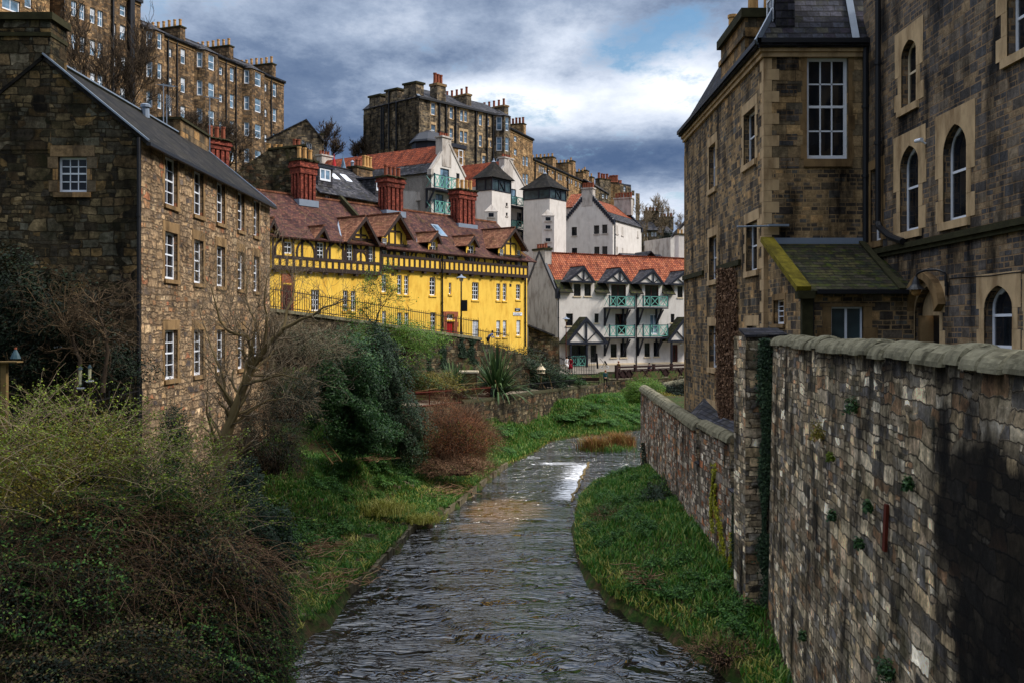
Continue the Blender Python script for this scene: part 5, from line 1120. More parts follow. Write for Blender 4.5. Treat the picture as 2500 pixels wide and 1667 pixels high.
for a, b_, t, d in ((1248, 1293, 483, 504), (1248, 1293, 540, 560), (1262, 1293, 594, 616)): balcony(mh, MG, a, b_, t, d, 1.2, (0, .3, 1.0))
# far gabled house with crow steps
O4 = ((1496-1250)/F*142, 142.0); D4 = (.436, .9); R4w = Fac(O4, D4); dg = (-.9, .436); t_ = (1373-1250)/F; s4 = abs((O4[0]-t_*O4[1])/(t_*dg[1]-dg[0])); G4 = Fac((O4[0]+s4*dg[0], O4[1]+s4*dg[1]), (-dg[0], -dg[1]))
h4 = thing('crow_stepped_house', (O4[0], O4[1], 8), 'white house with broad crow stepped gable, red pantiles and four clay pots on its chimney', 'house')
ze4 = G4.z(1496, 534); uc = G4.ux(1434); za = G4.z(1434, 487)
W4 = dict(NB, cols=3, rows=4)
facade(h4, G4, [(0, 6), (s4, 6), (s4, ze4), (uc+.9, za+.6), (uc-.9, za+.6), (0, ze4)], [(1395.6, 1408.4, 555, 576), (1450, 1463, 551, 571.8), (1470, 1482.8, 549, 570.6), (1396, 1409, 606, 626), (1450.5, 1463.4, 603, 623), (1470, 1483, 602, 622)], 'harl', name='gable_wall', **W4)
ur4 = R4w.ux(1566)
facade(h4, R4w, [(0, 6), (ur4, 6), (ur4, ze4), (0, ze4)], [(1503.8, 1509, 551, 572, dict(cols=2)), (1517, 1522, 555, 576, dict(cols=2)), (1555, 1558.6, 565, 580, dict(cols=1)), (1504, 1509, 603, 623, dict(cols=2)), (1517.6, 1522.3, 606, 624, dict(cols=2))], 'harl', name='long_wall', **W4)
closed_box(h4, G4, .01, s4, .01, ur4, 6, ze4, 'harl_gr'); P = G4.P; zz = lambda u: ze4+(za+.3-ze4)*(s4-u)/(s4-uc)
mb = MB(); mb.slab([P(s4+.25, .3, zz(s4+.25)), P(s4-1.4, .3, zz(s4-1.4)), P(s4-1.4, ur4, zz(s4-1.4)), P(s4+.25, ur4, zz(s4+.25))], .12); mb.build('slate_eaves', M['slate'], h4)
mb = MB(); mb.slab([P(s4-1.4, .3, zz(s4-1.4)+.03), P(uc, .3, za+.3), P(uc, ur4, za+.3), P(s4-1.4, ur4, zz(s4-1.4)+.03)], .12); mb.slab([P(uc, .3, za+.3), P(-.2, .3, ze4-.2), P(-.2, ur4, ze4-.2), P(uc, ur4, za+.3)], .12); mb.build('roof', M['pantile'], h4)
crow(h4, G4, s4+.2, ze4-.5, uc+.8, za+.2, -.08, .45, 13); crow(h4, G4, -.2, ze4-.5, uc-.8, za+.2, -.08, .45, 13); crow(h4, G4, s4+.2, ze4-.5, uc+.8, za+.2, ur4-.3, ur4+.25, 13)
stack(h4, G4, G4.ux(1420), G4.ux(1447), -.04, 1.0, za-1, G4.z(1433, 462), 'harl_gr', cap='harl_gr', pots=5, ph=.75, pr=.2)
stack(h4, G4, uc-.2, uc+2.6, ur4-1.1, ur4-.1, za-1.2, za+1.35, 'harl_gr', cap='harl_gr', pots=6, ph=.8, pr=.2)
pipe(h4, R4w, 1500, 536, 625, .08, -.1)
# lower pantiled roof to its left
O3 = ((1381-1250)/F*150, 150.0); F3 = Fac(O3, (.9, -.436)); rh3 = thing('pantiled_wing', (O3[0], O3[1], 8), 'pantiled wing between the taller stair tower and the broad crow stepped gable', 'building')
u0, u1 = F3.ux(1376), F3.ux(1424); mb = MB(); z0, z1 = F3.z(1400, 506), F3.z(1400, 468); mb.slab([F3.P(u0, 0, z0), F3.P(u1, 0, z0), F3.P(u1, 3, z1), F3.P(u0, 3, z1)], .15); mb.build('roof', M['pantile'], rh3)
mb = MB(); mb.fbox(F3, u0, u1, .2, 5.5, 6, z0); mb.build('wall', M['harl_gr'], rh3)
# white houses glimpsed beside the big sandstone building
Fx = Fac(((1640-1250)/F*141, 141.0), (.9, .43)); hx = thing('white_cottage', Fx.P(0, 0, 8), 'white cottage with stepped gable and buff chimney pots half hidden by the tall building', 'house')
zt = Fx.z(1650, 560); mb = MB(); u1 = Fx.ux(1760); a = lambda px, py: (Fx.ux(px), Fx.z(px, py))
q = [(Fx.ux(1640), 6), (u1, 6), (u1, Fx.z(1740, 510)), a(1672, 543), a(1645, 570), a(1637, 580), (Fx.ux(1637), Fx.z(1637, 612))]
mb.poly([Fx.P(u, 0, z) for u, z in q]); mb.build('gable_wall', M['harl'], hx); closed_box(hx, Fx, Fx.ux(1640), u1, .01, 7, 6, Fx.z(1645, 580), 'harl_gr')
sk = MB(); sk.beam(Fx.P(*(a(1640, 582)[0], -.05, a(1640, 578)[1])), Fx.P(a(1690, 527)[0], -.05, a(1690, 524)[1]), .3, .35); sk.build('skew_stone', M['slate'], hx)
Fy = Fac(((1655-1250)/F*136, 136.0), (.9, .43)); stack(hx, Fy, Fy.ux(1657), Fy.ux(1690), 0, 1, 14, Fy.z(1665, 574), 'harl', pots=4, pm='pot_tan', ph=.6)
Fz = Fac(((1545-1250)/F*137, 137.0), (.9, .43)); hz = thing('slate_roofed_house', Fz.P(0, 0, 8), 'low dark slate roof with a black gable behind the orange pantiled ridge', 'house')
mb = MB(); u0, u1 = Fz.ux(1540), Fz.ux(1640); zz0, zz1 = Fz.z(1600, 640), Fz.z(1600, 617); mb.slab([Fz.P(u0, 0, zz0), Fz.P(u1, 0, zz0), Fz.P(u1, 3, zz1), Fz.P(u0, 3, zz1)], .15); mb.slab([Fz.P(u0, 6, zz0), Fz.P(u1, 6, zz0), Fz.P(u1, 3, zz1), Fz.P(u0, 3, zz1)], .15); mb.build('roof', M['slate'], hz)
mb = MB(); mb.fbox(Fz, u0, u1, .1, 5.9, 6, zz0); mb.build('wall', M['harl_gr'], hz)
ua, za = Fz.off(-1).uz(1590, 613); mb = MB(); mb.slab([Fz.P(ua, -1, za), Fz.P(ua-1.6, -1, za-1.5), Fz.P(ua-1.6, 3, za-1.5), Fz.P(ua, 3, za)], .1); mb.slab([Fz.P(ua, -1, za), Fz.P(ua+1.6, -1, za-1.5), Fz.P(ua+1.6, 3, za-1.5), Fz.P(ua, 3, za)], .1); mb.build('dormer_roof', M['slate'], hz)
# ================================================================ TENEMENTS
def bay_front(root, f, a, b_, proj, z0, z1, rows, mat, rm='slate', win=(.62, .62), zw=None, gm='glass_bl', hood=True):
    """canted bay: px a..b on the wall plane, rows = list of (zb, zt)"""
    u0, u1 = f.ux(a), f.ux(b_); c = proj*.9; P = f.P; pts = [(u0, 0), (u0+c, -proj), (u1-c, -proj), (u1, 0)]
    for i in range(3):
        p, q = pts[i], pts[i+1]; A = P(p[0], p[1], 0); B = P(q[0], q[1], 0); g_ = Fac(A[:2], (B[0]-A[0], B[1]-A[1])); L = math.hypot(B[0]-A[0], B[1]-A[1])
        ww = []; hw = L*win[0 if i != 1 else 1]/2
        for (zb, zt) in rows: ww.append((0, 0, 0, 0, {'R': (L/2-hw, L/2+hw, zb, zt)}))
        ww = [(1200, 1201, 10, 20, w[4]) for w in ww]
        facade(root, g_, [(0, z0), (L, z0), (L, z1), (0, z1)], ww, mat, name='bay_wall', cols=1, rows=2, rec=.12, fw=.12, gm=gm)
    mb = MB()
    o = .15; q = [P(u0-o, 0, z1), P(u0+c-o*.5, -proj-o, z1), P(u1-c+o*.5, -proj-o, z1), P(u1+o, 0, z1)]; ap = P((u0+u1)/2, 0.6, z1+1.3)
    for i in range(3): mb.poly([q[i], q[i+1], ap])
    mb.poly(q[::-1]); mb.build('bay_roof', M[rm], root)
def tenement(name, f, px0, px1, zt, zb, depth, wins, mat, label, rise=4.0, wkw=None, side=True, roofm='slate'):
    t = thing(name, f.P(f.ux(px0), 0, zb), label, 'tenement')
    u0, u1 = f.ux(px0), f.ux(px1); kw = dict(cols=1, rows=2, rec=.14, fw=.11, bw=.07, gm='glass_bl'); kw.update(wkw or {})
    facade(t, f, [(u0, zb), (u1, zb), (u1, zt), (u0, zt)], wins, mat, depth=.3, **kw)
    closed_box(t, f, u0, u1, .01, depth, zb, zt, mat)
    if rise: roof_gable(t, f, u0+.1, u1-.1, -.2, depth, zt, zt+rise, roofm)
    cn = MB(); cn.fbox(f, u0-.1, u1+.1, -.32, .0, zt-.3, zt+.06); cn.build('gutter', M['black'], t)
    bd = MB(); bd.fbox(f, u0, u1, -.1, .0, zt-.65, zt-.31); bd.build('eaves_course', M['tandark'], t)
    return t
# ---- left terrace
D5 = (.391, 1.0); O5 = at(440, 0, 124)[:2]; T5 = Fac(O5, D5)
zt5 = (T5.z(420, 88)+T5.z(680, 198))/2
def row(f, px, y0, y1, n, pitch, **o):
    """stack of windows: top window given, storeys below at a world pitch"""
    R = f.rect((px[0], px[1], y0, y1)); L = []
    for i in range(n): L.append((1200, 1201, 10, 20, dict(o, R=(R[0], R[1], R[2]-i*pitch, R[3]-i*pitch))))
    return L
c1 = lambda *a: [v/2.851 for v in a]
pit = 200/2.851/F*124
wn = []
for (a, b_, t, b, n) in ((1258, 1292, 342, 448, 5), (1172, 1198, 338, 400, 3), (1527, 1551, 468, 525, 5), (1601, 1630, 472, 570, 6), (1838, 1859, 583, 638, 6), (1899, 1927, 583, 677, 6)):
    a, b_, t, b = c1(a, b_, t, b); wn += row(T5, (a, b_), t, b, n, pit, blind=random.choice((0, .5, .4)))
t5 = tenement('tenement', T5, 344, 693, zt5, 24, 12, wn, 'ten_l', 'long terrace of brown sandstone tenements with canted bays on the left skyline', rise=3.0)
for (a, b_, wt, wb) in ((350, 397, 240, 350), (474, 527, 390, 495), (590, 640, 512, 608)):
    f = T5.off(-.9); m = (a+b_)/2; z1, z0 = T5.z(m, wt/2.851), T5.z(m, wb/2.851)
    bay_front(t5, T5, a, b_, 1.0, 24, zt5-.35, [(z0-i*pit, z1-i*pit) for i in range(6)], 'ten_l', win=(.5, .5))
for px in (409, 431, 530, 551, 575, 643, 661): pipe(t5, T5, px, T5.O[1]*0+(HZ-(zt5-HC)*F/(T5.O[1]+T5.ux(px)*T5.d[1])), 480, .09, -.12)
def pxz(f, px, z): return HZ-(z-HC)*F/(f.O[1]+f.ux(px)*f.d[1])
for (pr, ytop) in ((464, 72), (580, 118), (682, 161)):
    u1 = T5.ux(pr); f = T5.off(1.0); u = f.ux(pr)-.9; zt = f.z(pr, ytop); stack(t5, T5, u-.9, u, 1.0, 10.5, zt5-1, zt-.2, 'ten_l', pots=11, ph=1.0, pr=.2, along='w', pm='pot_tan')
# ---- nearer, taller block
wn = []
for (a, b_, t, b, n) in ((497, 536, 8, 118, 4), (553, 592, 28, 140, 4), (627, 664, 56, 165, 4), (680, 718, 75, 188, 4), (835, 875, 178, 280, 4), (783, 808, 165, 245, 3)):
    a, b_, t, b = c1(a, b_, t, b); wn += row(T5, (a, b_), t, b, n, pit, blind=random.choice((.5, .45, .5, 0)), rows=2, cols=2, fw=.1)
a, b_, t, b = c1(835, 877, 40, 115); wn += row(T5, (a, b_), t, b, 1, pit)
zt6 = T5.z(343, 3)
O6 = T5
t6 = tenement('tenement', T5, 158, 343.5, zt6, 24, 12, wn, 'ten_l', 'taller brown tenement block above the old slate roof, bare tree in front', rise=0)
px_ = T5.off(-.3); mb = MB(); u = T5.ux(316); mb.fbox(T5, u-.35, u+.35, -.5, 0, 24, zt6+2); mb.build('broad_soil_pipe', M['black'], t6)
pipe(t6, T5, 273, pxz(T5, 273, zt6-1), 420, .14, -.2)
O7 = at(119, 0, 104)[:2]; T7 = Fac(O7, D5)
wn = [(5, 49, -2, 28, dict(cols=2, rows=1, fw=.14, gm='glass_bl')), (60, 78, -40, 20)]
t7 = tenement('tenement', T7, -60, 121, 66, 24, 10, wn, 'ten_r', 'reddish tenement corner with a wide blue window at the frame corner', rise=0)
# ---- small grey gabled house and rubble gable in front
Fg = Fac(at(715, 0, 142)[:2], (.97, .25)); u1 = Fg.ux(786); ua, za = Fg.uz(748, 293); zl, zr = Fg.z(715, 322), Fg.z(786, 342)
sg = thing('grey_gabled_house', Fg.P(0, 0, 20), 'small grey stone house with a plain pointed gable at the end of the terrace', 'house')
facade(sg, Fg, [(-4.2, 20), (u1, 20), (u1, zr), (ua, za), (-4.2+.9, zl-1.2), (-4.2, zl-1.4)], [(737, 743, 342, 356), (755, 761, 350, 372), (748, 753, 348, 368)], 'ten_c', name='gable_wall', cols=1, rows=2, fw=.1)
mb = MB(); P = Fg.P; mb.slab([P(ua, -.2, za+.1), P(u1+.3, -.2, zr-.1), P(u1+.3, 10, zr-.1), P(ua, 10, za+.1)], .15); mb.slab([P(ua, -.2, za+.1), P(-4.4, -.2, zl-1.6), P(-4.4, 10, zl-1.6), P(ua, 10, za+.1)], .15); mb.build('roof', M['slate'], sg)
closed_box(sg, Fg, -4.2, u1, .01, 10, 20, zl-1.6, 'ten_c'); stack(sg, Fg, u1-.9, u1+.4, 2.5, 4.2, zr-1, zr+1.2, 'ten_c')
Fh = Fac(at(560, 0, 93)[:2], (.985, .17)); u1 = Fh.ux(772); hh = thing('rubble_gable', Fh.P(u1/2, 0, 10), 'broad rubble stone gable with two clay pots behind the first brick chimney', 'building')
q = [(0, 10), (u1, 10), (u1, Fh.z(772, 400)), Fh.uz(748, 356), Fh.uz(655, 366), Fh.uz(590, 410), (0, Fh.z(560, 440))]
mb = MB(); mb.poly([Fh.P(u, 0, z) for u, z in q]); mb.poly([Fh.P(u1, 0, 10), Fh.P(u1, 6, 10), Fh.P(u1, 6, q[2][1]), Fh.P(u1, 0, q[2][1])]); mb.poly([Fh.P(q[3][0], 0, q[3][1]), Fh.P(q[3][0], 1.2, q[3][1]), Fh.P(u1, 1.2, q[2][1]), Fh.P(u1, 0, q[2][1])]); mb.poly([Fh.P(q[3][0], 0, q[3][1]), Fh.P(q[3][0], 1.2, q[3][1]), Fh.P(q[4][0], 1.2, q[4][1]), Fh.P(q[4][0], 0, q[4][1])]); mb.build('wall', M['rub_dark'], hh)
cp = MB(); cp.beam(Fh.P(q[4][0], .4, q[4][1]+.05), Fh.P(q[3][0], .4, q[3][1]+.05), 1.0, .18); cp.build('coping', M['darkmoss'], hh)
chimney_pots(hh, Fh, [(Fh.ux(719), .4), (Fh.ux(728), .4)], Fh.z(722, 357), .2, .7, 'pot_red'); chimney_pots(hh, Fh, [(Fh.ux(x), .4) for x in (655, 672, 684)], Fh.z(668, 364), .22, .5, 'pot_tan')
# ---- slate roofed stone house behind the yellow roof
D8 = (.512, .859); F8 = Fac(at(774, 0, 92)[:2], D8); u1 = F8.ux(975); u0 = F8.ux(773.5); ze8 = (F8.z(780, 467)+F8.z(940, 494))/2; G8 = F8.off(4.2); zr8 = (G8.z(790, 404)+G8.z(872, 421))/2
s8 = thing('slate_roofed_house', F8.P(0, 0, 12), 'stone house with a broad slate roof, skylights and two box dormers', 'house')
facade(s8, F8, [(u0, 8), (u1, 8), (u1, ze8), (u0, ze8)], [(794, 808, 478, 494, dict(rows=1))], 'ten_l', cols=2, rows=2)
closed_box(s8, F8, u0, u1, .01, 8.4, 8, ze8, 'ten_l'); roof_gable(s8, F8, u0, u1, -.2, 8.4, ze8, zr8, 'slate')
def zs8(w): return ze8+(zr8-ze8)*w/4.2
for (a, b_, yt, yb_, wa, wb) in ((776.5, 812, 408, 464, 780, 806), (916, 950, 436, 492, 918, 941)):
    f = F8.off(.5); a_, c_ = f.ux(a), f.ux(b_); zt_ = f.z((a+b_)/2, yt+1); zb_ = f.z((a+b_)/2, yb_-2); zw0 = f.z(wa, yb_-19); zw1 = f.z(wa, yt+5)
    zb_ = zs8(.5)-.1
    mb = MB(); mb.fbox(F8, a_, c_, .5, 4.2, zb_, zt_-.12); d = mb.build('box_dormer', M['slate'], s8); mb = MB(); mb.fbox(F8, a_-.15, c_+.15, .35, 4.2, zt_-.12, zt_+.08); mb.build('dormer_top', M['navy'], d)
    mb = MB(); zm = zb_+(zt_-zb_)*.38; ua, uc = f.ux(wa), f.ux(wb); window(s8, F8.off(.44), (ua, uc, zm, zt_-.16), 2, 1, rec=0.0, fw=.14, bw=.16, gm='glass_bl', name='dormer_window')
for px, w in ((1095, 2.6), (940, 2.4)):
    pp = 650+px/5.806; u = F8.off(w).ux(pp); mb = MB(); mb.slab([F8.P(u, w-.7, zs8(w-.7)+.12), F8.P(u+.9, w-.7, zs8(w-.7)+.12), F8.P(u+.9, w+.5, zs8(w+.5)+.12), F8.P(u, w+.5, zs8(w+.5)+.12)], .1); mb.build('skylight', M['white'], s8)
stack(s8, F8, F8.off(3.6).ux(868), F8.off(3.6).ux(906), 3.4, 4.6, zr8-1.5, F8.off(3.6).z(880, 412), 'ten_l', pots=0)
f = F8.off(3.9); chimney_pots(s8, f, [(f.ux(x), 0) for x in (855+17, 861+17)], f.z(880, 410), .2, .8, 'pot_red'); chimney_pots(s8, f, [(f.ux(x), 0) for x in (889, 896, 903)], f.z(895, 410), .22, 1.2, 'pot_tan')
for px, m in ((815.5, 'reddoor'), (838, 'glass_bl')):
    f = F8.off(8.5); u, z = f.uz(px, 408); mb = MB(); p = f.P(u, 0, z-.3); mb.lathe(p, [(.32, 0), (.06, 1.3), (.02, 1.7)], 8)
    tag(mb.build('cone_tent', M[m]), 'tiny red pennant cone above the slate ridge' if m == 'reddoor' else 'tiny blue pennant cone above the slate ridge', 'cone')
# ---- central tenement
OC = at(1023, 0, 156)[:2]; DC = (.684, .729); TC = Fac(OC, DC); dlc = (-.729, .684); t_ = (887-1250)/F; sc8 = abs((OC[0]-t_*OC[1])/(t_*dlc[1]-dlc[0])); TLc = Fac((OC[0]+sc8*dlc[0], OC[1]+sc8*dlc[1]), (-dlc[0], -dlc[1]))
c5 = lambda a, b_, t, b: (860+a/4.9, 860+b_/4.9, 180+t/4.9, 180+b/4.9)
ztc = (TC.z(1030, 238.5)+TC.z(1241, 286))/2
tc_ = thing('tenement', (OC[0], OC[1], 20), 'big dark sandstone tenement on the skyline with stepped chimneys and bay windows', 'tenement')
wn = [c5(*q) for q in ((943, 996, 352, 497), (943, 996, 613, 758), (1165, 1206, 403, 543), (1164, 1204, 657, 795), (1289, 1328, 435, 572), (1339, 1379, 447, 582), (1287, 1326, 688, 825), (1338, 1377, 697, 835), (1514, 1554, 490, 625), (1514, 1553, 737, 877), (1619, 1641, 535, 628), (1611, 1631, 797, 878), (1647, 1666, 803, 882), (1272, 1325, 915, 1100), (1555, 1595, 985, 1100))]
wn = [(*w, dict(sur=dict(m='tancream', bw=.12, long_=.2, lintel=.4, sill=.15, hh=.6, proud=.01))) for w in wn]
ue = TC.ux(1242)
facade(tc_, TC, [(0, 20), (ue, 20), (ue, ztc), (0, ztc)], wn, 'ten_c', cols=1, rows=2, rec=.14, fw=.12, gm='glass_bl')
wn = [c5(*q) for q in ((388, 416, 480, 566), (485, 516, 457, 553), (412, 436, 692, 810), (476, 508, 672, 795), (554, 586, 650, 793), (470, 500, 880, 960))]
ztl = TLc.z(1000, 240); zl0 = TLc.z(890, 284)
A = lambda cx, cy: TLc.uz(860+cx/4.9, 180+cy/4.9)
ol = [(0, 20), (sc8, 20), (sc8, ztc), A(765, 285), A(765, 112), A(615, 150), A(615, 275), A(540, 300), A(540, 190), A(400, 228), A(400, 345), A(335, 358), A(335, 262), A(203, 297), A(203, 480), A(110, 505)]
ol = [(max(0, u), z) for u, z in ol]; ol[-1] = (0, ol[-1][1])
facade(tc_, TLc, ol, wn, 'ten_c', name='side_wall', cols=2, rows=2, rec=.14, fw=.1, bw=.06, gm='glass_bl')
for a, b_, zt_ in ((615, 765, 112), (400, 540, 190), (203, 335, 262)):
    ua, z1 = A(a, zt_+30); ub, z2 = A(b_, zt_); mb = MB(); mb.fbox(TLc, ua, ub, .01, 1.6, z1-6, min(z1, z2)); c = mb.build('chimney_stack', M['ten_c'], tc_); mb = MB(); mb.beam(TLc.P(ua-.2, .8, z1+.12), TLc.P(ub+.2, .8, z2+.12), 2.0, .3); mb.build('chimney_cap', M['darkmoss'], c)
closed_box(tc_, TC, 0, ue, .01, sc8-.1, 20, ztc, 'ten_c')
mb = MB(); P = TC.P; hw = 6.0; zrc = TC.off(hw).z(1060, 225); mb.slab([P(-.2, -.25, ztc), P(ue+.1, -.25, ztc), P(ue+.1, hw, zrc), P(hw*.6, hw, zrc)], .15); mb.slab([P(-.2, -.25, ztc), P(hw*.6, hw, zrc), P(hw*.6, sc8, zrc), P(-.2, sc8, ztc)], .15); mb.slab([P(hw*.6, hw, zrc), P(ue, hw, zrc), P(ue, sc8, zrc-1), P(hw*.6, sc8, zrc-1)], .15); rr = mb.build('roof', M['slate'], tc_)
mb = MB(); mb.beam(P(-.2, -.25, ztc+.08), P(hw*.6, hw, zrc+.06), .5, .08, up=(.3, -.7, .6)); mb.build('lead_hip', M['lead'], rr)
gt = MB(); gt.fbox(TC, -.2, ue, -.4, -.1, ztc-.3, ztc+.02); gt.build('gutter', M['black'], tc_)
for cx in (1038, 1118, 1232, 1475, 1607, 1680): px = 860+cx/4.9; pipe(tc_, TC, px, pxz(TC, px, ztc), 400, .13, -.15)
for cx in (355, 380, 447, 535): px = 860+cx/4.9; pipe(tc_, TLc, px, 250 if cx > 500 else (220 if cx == 447 else 262), 366, .13, -.15)
def c5z(f, cx, cy): return f.z(860+cx/4.9, 180+cy/4.9)
f = TC.off(.3); stack(tc_, TC, f.ux(860+1015/4.9), f.ux(860+1120/4.9), .3, 2.0, ztc-.2, c5z(f, 1065, 150), 'ten_c', cap='tandark', pots=3, ph=1.7, pr=.3, ch=.4)
for (pr, yt) in ((1425, 250), (1868, 385)):
    f = TC.off(1.5); u = f.ux(860+pr/4.9); zt = c5z(f, pr, yt); stack(tc_, TC, u-1.1, u, 1.5, 14.5, ztc-.5, zt-.3, 'ten_c', cap='tandark', pots=11, ph=1.2, pr=.22, along='w', ch=.3)
m = 860+1765/4.9
bay_front(tc_, TC, 860+1695/4.9, 860+1880/4.9, 1.3, 20, ztc-.3, [(TC.z(m, 180+682/4.9)-.2, TC.z(m, 180+532/4.9)), (TC.z(m, 180+925/4.9)-.2, TC.z(m, 180+770/4.9)), (TC.z(m, 180+1170/4.9), TC.z(m, 180+1025/4.9))], 'ten_c', win=(.55, .6))
f = TC.off(-1.4); ua, ub = f.ux(860+1195/4.9), f.ux(860+1350/4.9); z1 = c5z(f, 1270, 865); mb = MB(); mb.fbox(TC, ua, ub, -1.4, 0, 20, z1-.4); mb.build('porch_bay', M['ten_r'], tc_); mb = MB(); mb.fbox(TC, ua-.2, ub+.2, -1.6, .1, z1-.4, z1+.2); mb.build('bay_roof', M['navy'], tc_)
window(tc_, TC.off(-1.42), (f.ux(860+1270/4.9), f.ux(860+1325/4.9), c5z(f, 1300, 1105), c5z(f, 1300, 915)), 1, 2, rec=0, fw=.14, gm='glass_bl')
mb = MB(); f = TC.off(-2.5); c = f.P(f.ux(860+920/4.9), 0, c5z(f, 920, 845)); mb.lathe(c, [(3.1, 0), (3.0, .3), (1.9, 1.5), (.3, 2.1)], 8); mb.lathe((c[0], c[1], 20), [(2.7, 0), (2.7, c[2]-20)], 8); mb.build('turret', M['navy'], tc_)
# ---- receding tenement row on the right of centre
D9 = (.372, .928)
T9 = Fac(at(1241, 0, 176)[:2], D9); c6 = lambda a, b_, t, b: (1150+a/4.276, 1150+b_/4.276, 380+t/4.276, 380+b/4.276)
z9 = T9.z(1275, 328)
wn = [c6(*q) for q in ((540, 564, 8, 108), (572, 600, 12, 115), (540, 564, 190, 302), (572, 600, 195, 305))]+[(1255, 1262, 333, 347), (1255, 1262, 364, 380)]
t9 = tenement('tenement', T9, 1242, 1300.5, z9, 18, 12, wn, 'ten_r', 'brown tenement end block adjoining the dark central tenement', rise=3)
f = T9.off(3); u = f.ux(1284); stack(t9, T9, u-1.2, u, 3, 6.5, z9, f.z(1280, 304), 'ten_r', pots=5, ph=1.2, pr=.25, along='w')
T10 = Fac(at(1300, 0, 196)[:2], D9); z10 = (T10.z(1305, 386)+T10.z(1477, 469))/2
wn = [c6(*q) for q in ((707, 722, 98, 180), (727, 742, 98, 180), (747, 765, 98, 182), (803, 821, 112, 165), (845, 863, 130, 192), (908, 922, 165, 260), (925, 937, 165, 262), (940, 952, 168, 265), (992, 1003, 195, 270), (1022, 1034, 215, 295), (1044, 1060, 228, 298), (1088, 1106, 238, 326), (1130, 1144, 255, 340), (1150, 1165, 262, 345), (1200, 1215, 280, 350), (1280, 1305, 345, 405))]
wn = [(*w, dict(sur=dict(m='tandark', bw=.1, long_=.2, lintel=.3, sill=.12, hh=.6, proud=.01))) for w in wn]
t10 = tenement('tenement', T10, 1300, 1482, z10, 15, 12, wn, 'ten_r', 'long brown tenement row receding down the hill to the right', rise=2.6, wkw=dict(fw=.14))
for (pa, yt, n) in ((1332, 392, 1), (1357, 388, 6), (1405, 397, 1), (1395, 402, 5), (1438, 420, 1), (1430, 424, 5), (1451, 436, 2)):
    f = T10.off(2); u = f.ux(pa); stack(t10, T10, u-2.0, u, 2, 2+max(1.5, n*.9), z10, f.z(pa, yt), 'ten_r', pots=n, ph=.8, pr=.2, along='w', pm='pot_tan')
for px in (1305, 1335, 1354, 1385): pipe(t10, T10, px, pxz(T10, px, z10), 480, .14, -.15)
T11 = Fac(at(1487, 0, 235)[:2], (1.0, .12)); c14 = lambda x, y: (1400+x/5.6, 420+y/5.6)
t11 = thing('tenement', T11.P(0, 0, 14), 'farthest grey tenement block at the end of the skyline beside the bare trees', 'tenement')
ua = T11.ux(1514); ub = T11.ux(1541); uc = T11.ux(1551); zt = T11.z(1500, 450)
T12 = Fac(T11.P(ua, 0, 0)[:2], (.8, .6)); v1, v2 = T12.ux(1541), T12.ux(1551)
facade(t11, T11, [(0, 14), (ua, 14), (ua, zt), (0, zt)], [], 'ten_r'); facade(t11, T12, [(0, 14), (v1, 14), (v1, zt-.5), (0, zt)], [(1522.5, 1528, 455, 468), (1522.5, 1528, 475, 492)], 'ten_c', name='front_wall', cols=2, rows=2, fw=.15, gm='glass_bl')
facade(t11, T12.off(-1.5), [(v1, 14), (v2, 14), (v2, zt-2), (v1, zt-2)], [(1544, 1549, 466, 478), (1544, 1549, 487, 502)], 'ten_c', name='bay_wall', cols=1, rows=2, fw=.2, gm='glass_bl')
mb = MB(); mb.poly([T11.P(0, 0, 14), T11.P(0, 14, 14), T11.P(0, 14, zt), T11.P(0, 0, zt)]); mb.fbox(T12, -.2, v1, .05, 14, zt-.4, zt+.15); mb.build('roof', M['navy'], t11)
stack(t11, T11, .6, ua-.3, 1, 2.6, zt, zt+.4, 'ten_c', pots=7, ph=1.7, pr=.35); stack(t11, T12, .6, 3.4, 4, 6, zt, zt+1.4, 'navy', pots=3, ph=.8, pr=.3); stack(t11, T12, 5, v1, 4, 6, zt, zt+.8, 'ten_c', pots=4, ph=.9, pr=.3)
T13 = Fac(at(1450, 0, 222)[:2], (.8, .6)); t13 = thing('tenement', T13.P(0, 0, 14), 'dark roofed block with tall chimneys between the brown row and the grey end block', 'tenement')
u1 = T13.ux(1487); zt = T13.z(1460, 452); facade(t13, T13, [(0, 14), (u1, 14), (u1, zt-1.8), (0, zt)], [(1470, 1476, 474, 485), (1480, 1484, 476, 486)], 'ten_c', cols=1, rows=2, fw=.15, gm='glass_bl'); closed_box(t13, T13, 0, u1, .01, 9, 14, zt-1.9, 'ten_c')
mb = MB(); a, z0 = T13.uz(1452, 466); b_, _ = T13.uz(1482, 470); z1 = T13.off(4).z(1460, 441); mb.slab([T13.P(0, -.2, zt-.2), T13.P(u1, -.2, zt-1.8), T13.P(u1*.8, 4, z1-.8), T13.P(.5, 4, z1)], .2); mb.slab([T13.P(0, 9, zt-.2), T13.P(u1, 9, zt-1.8), T13.P(u1*.8, 4, z1-.8), T13.P(.5, 4, z1)], .2); mb.build('roof', M['slate'], t13)
for px, yt in ((1471, 438), (1484, 440)): f = T13.off(3); u = f.ux(px); stack(t13, T13, u-.9, u+.9, 3, 4.5, zt-3, f.z(px, yt), 'ten_c', pots=2, ph=1.3, pr=.3)
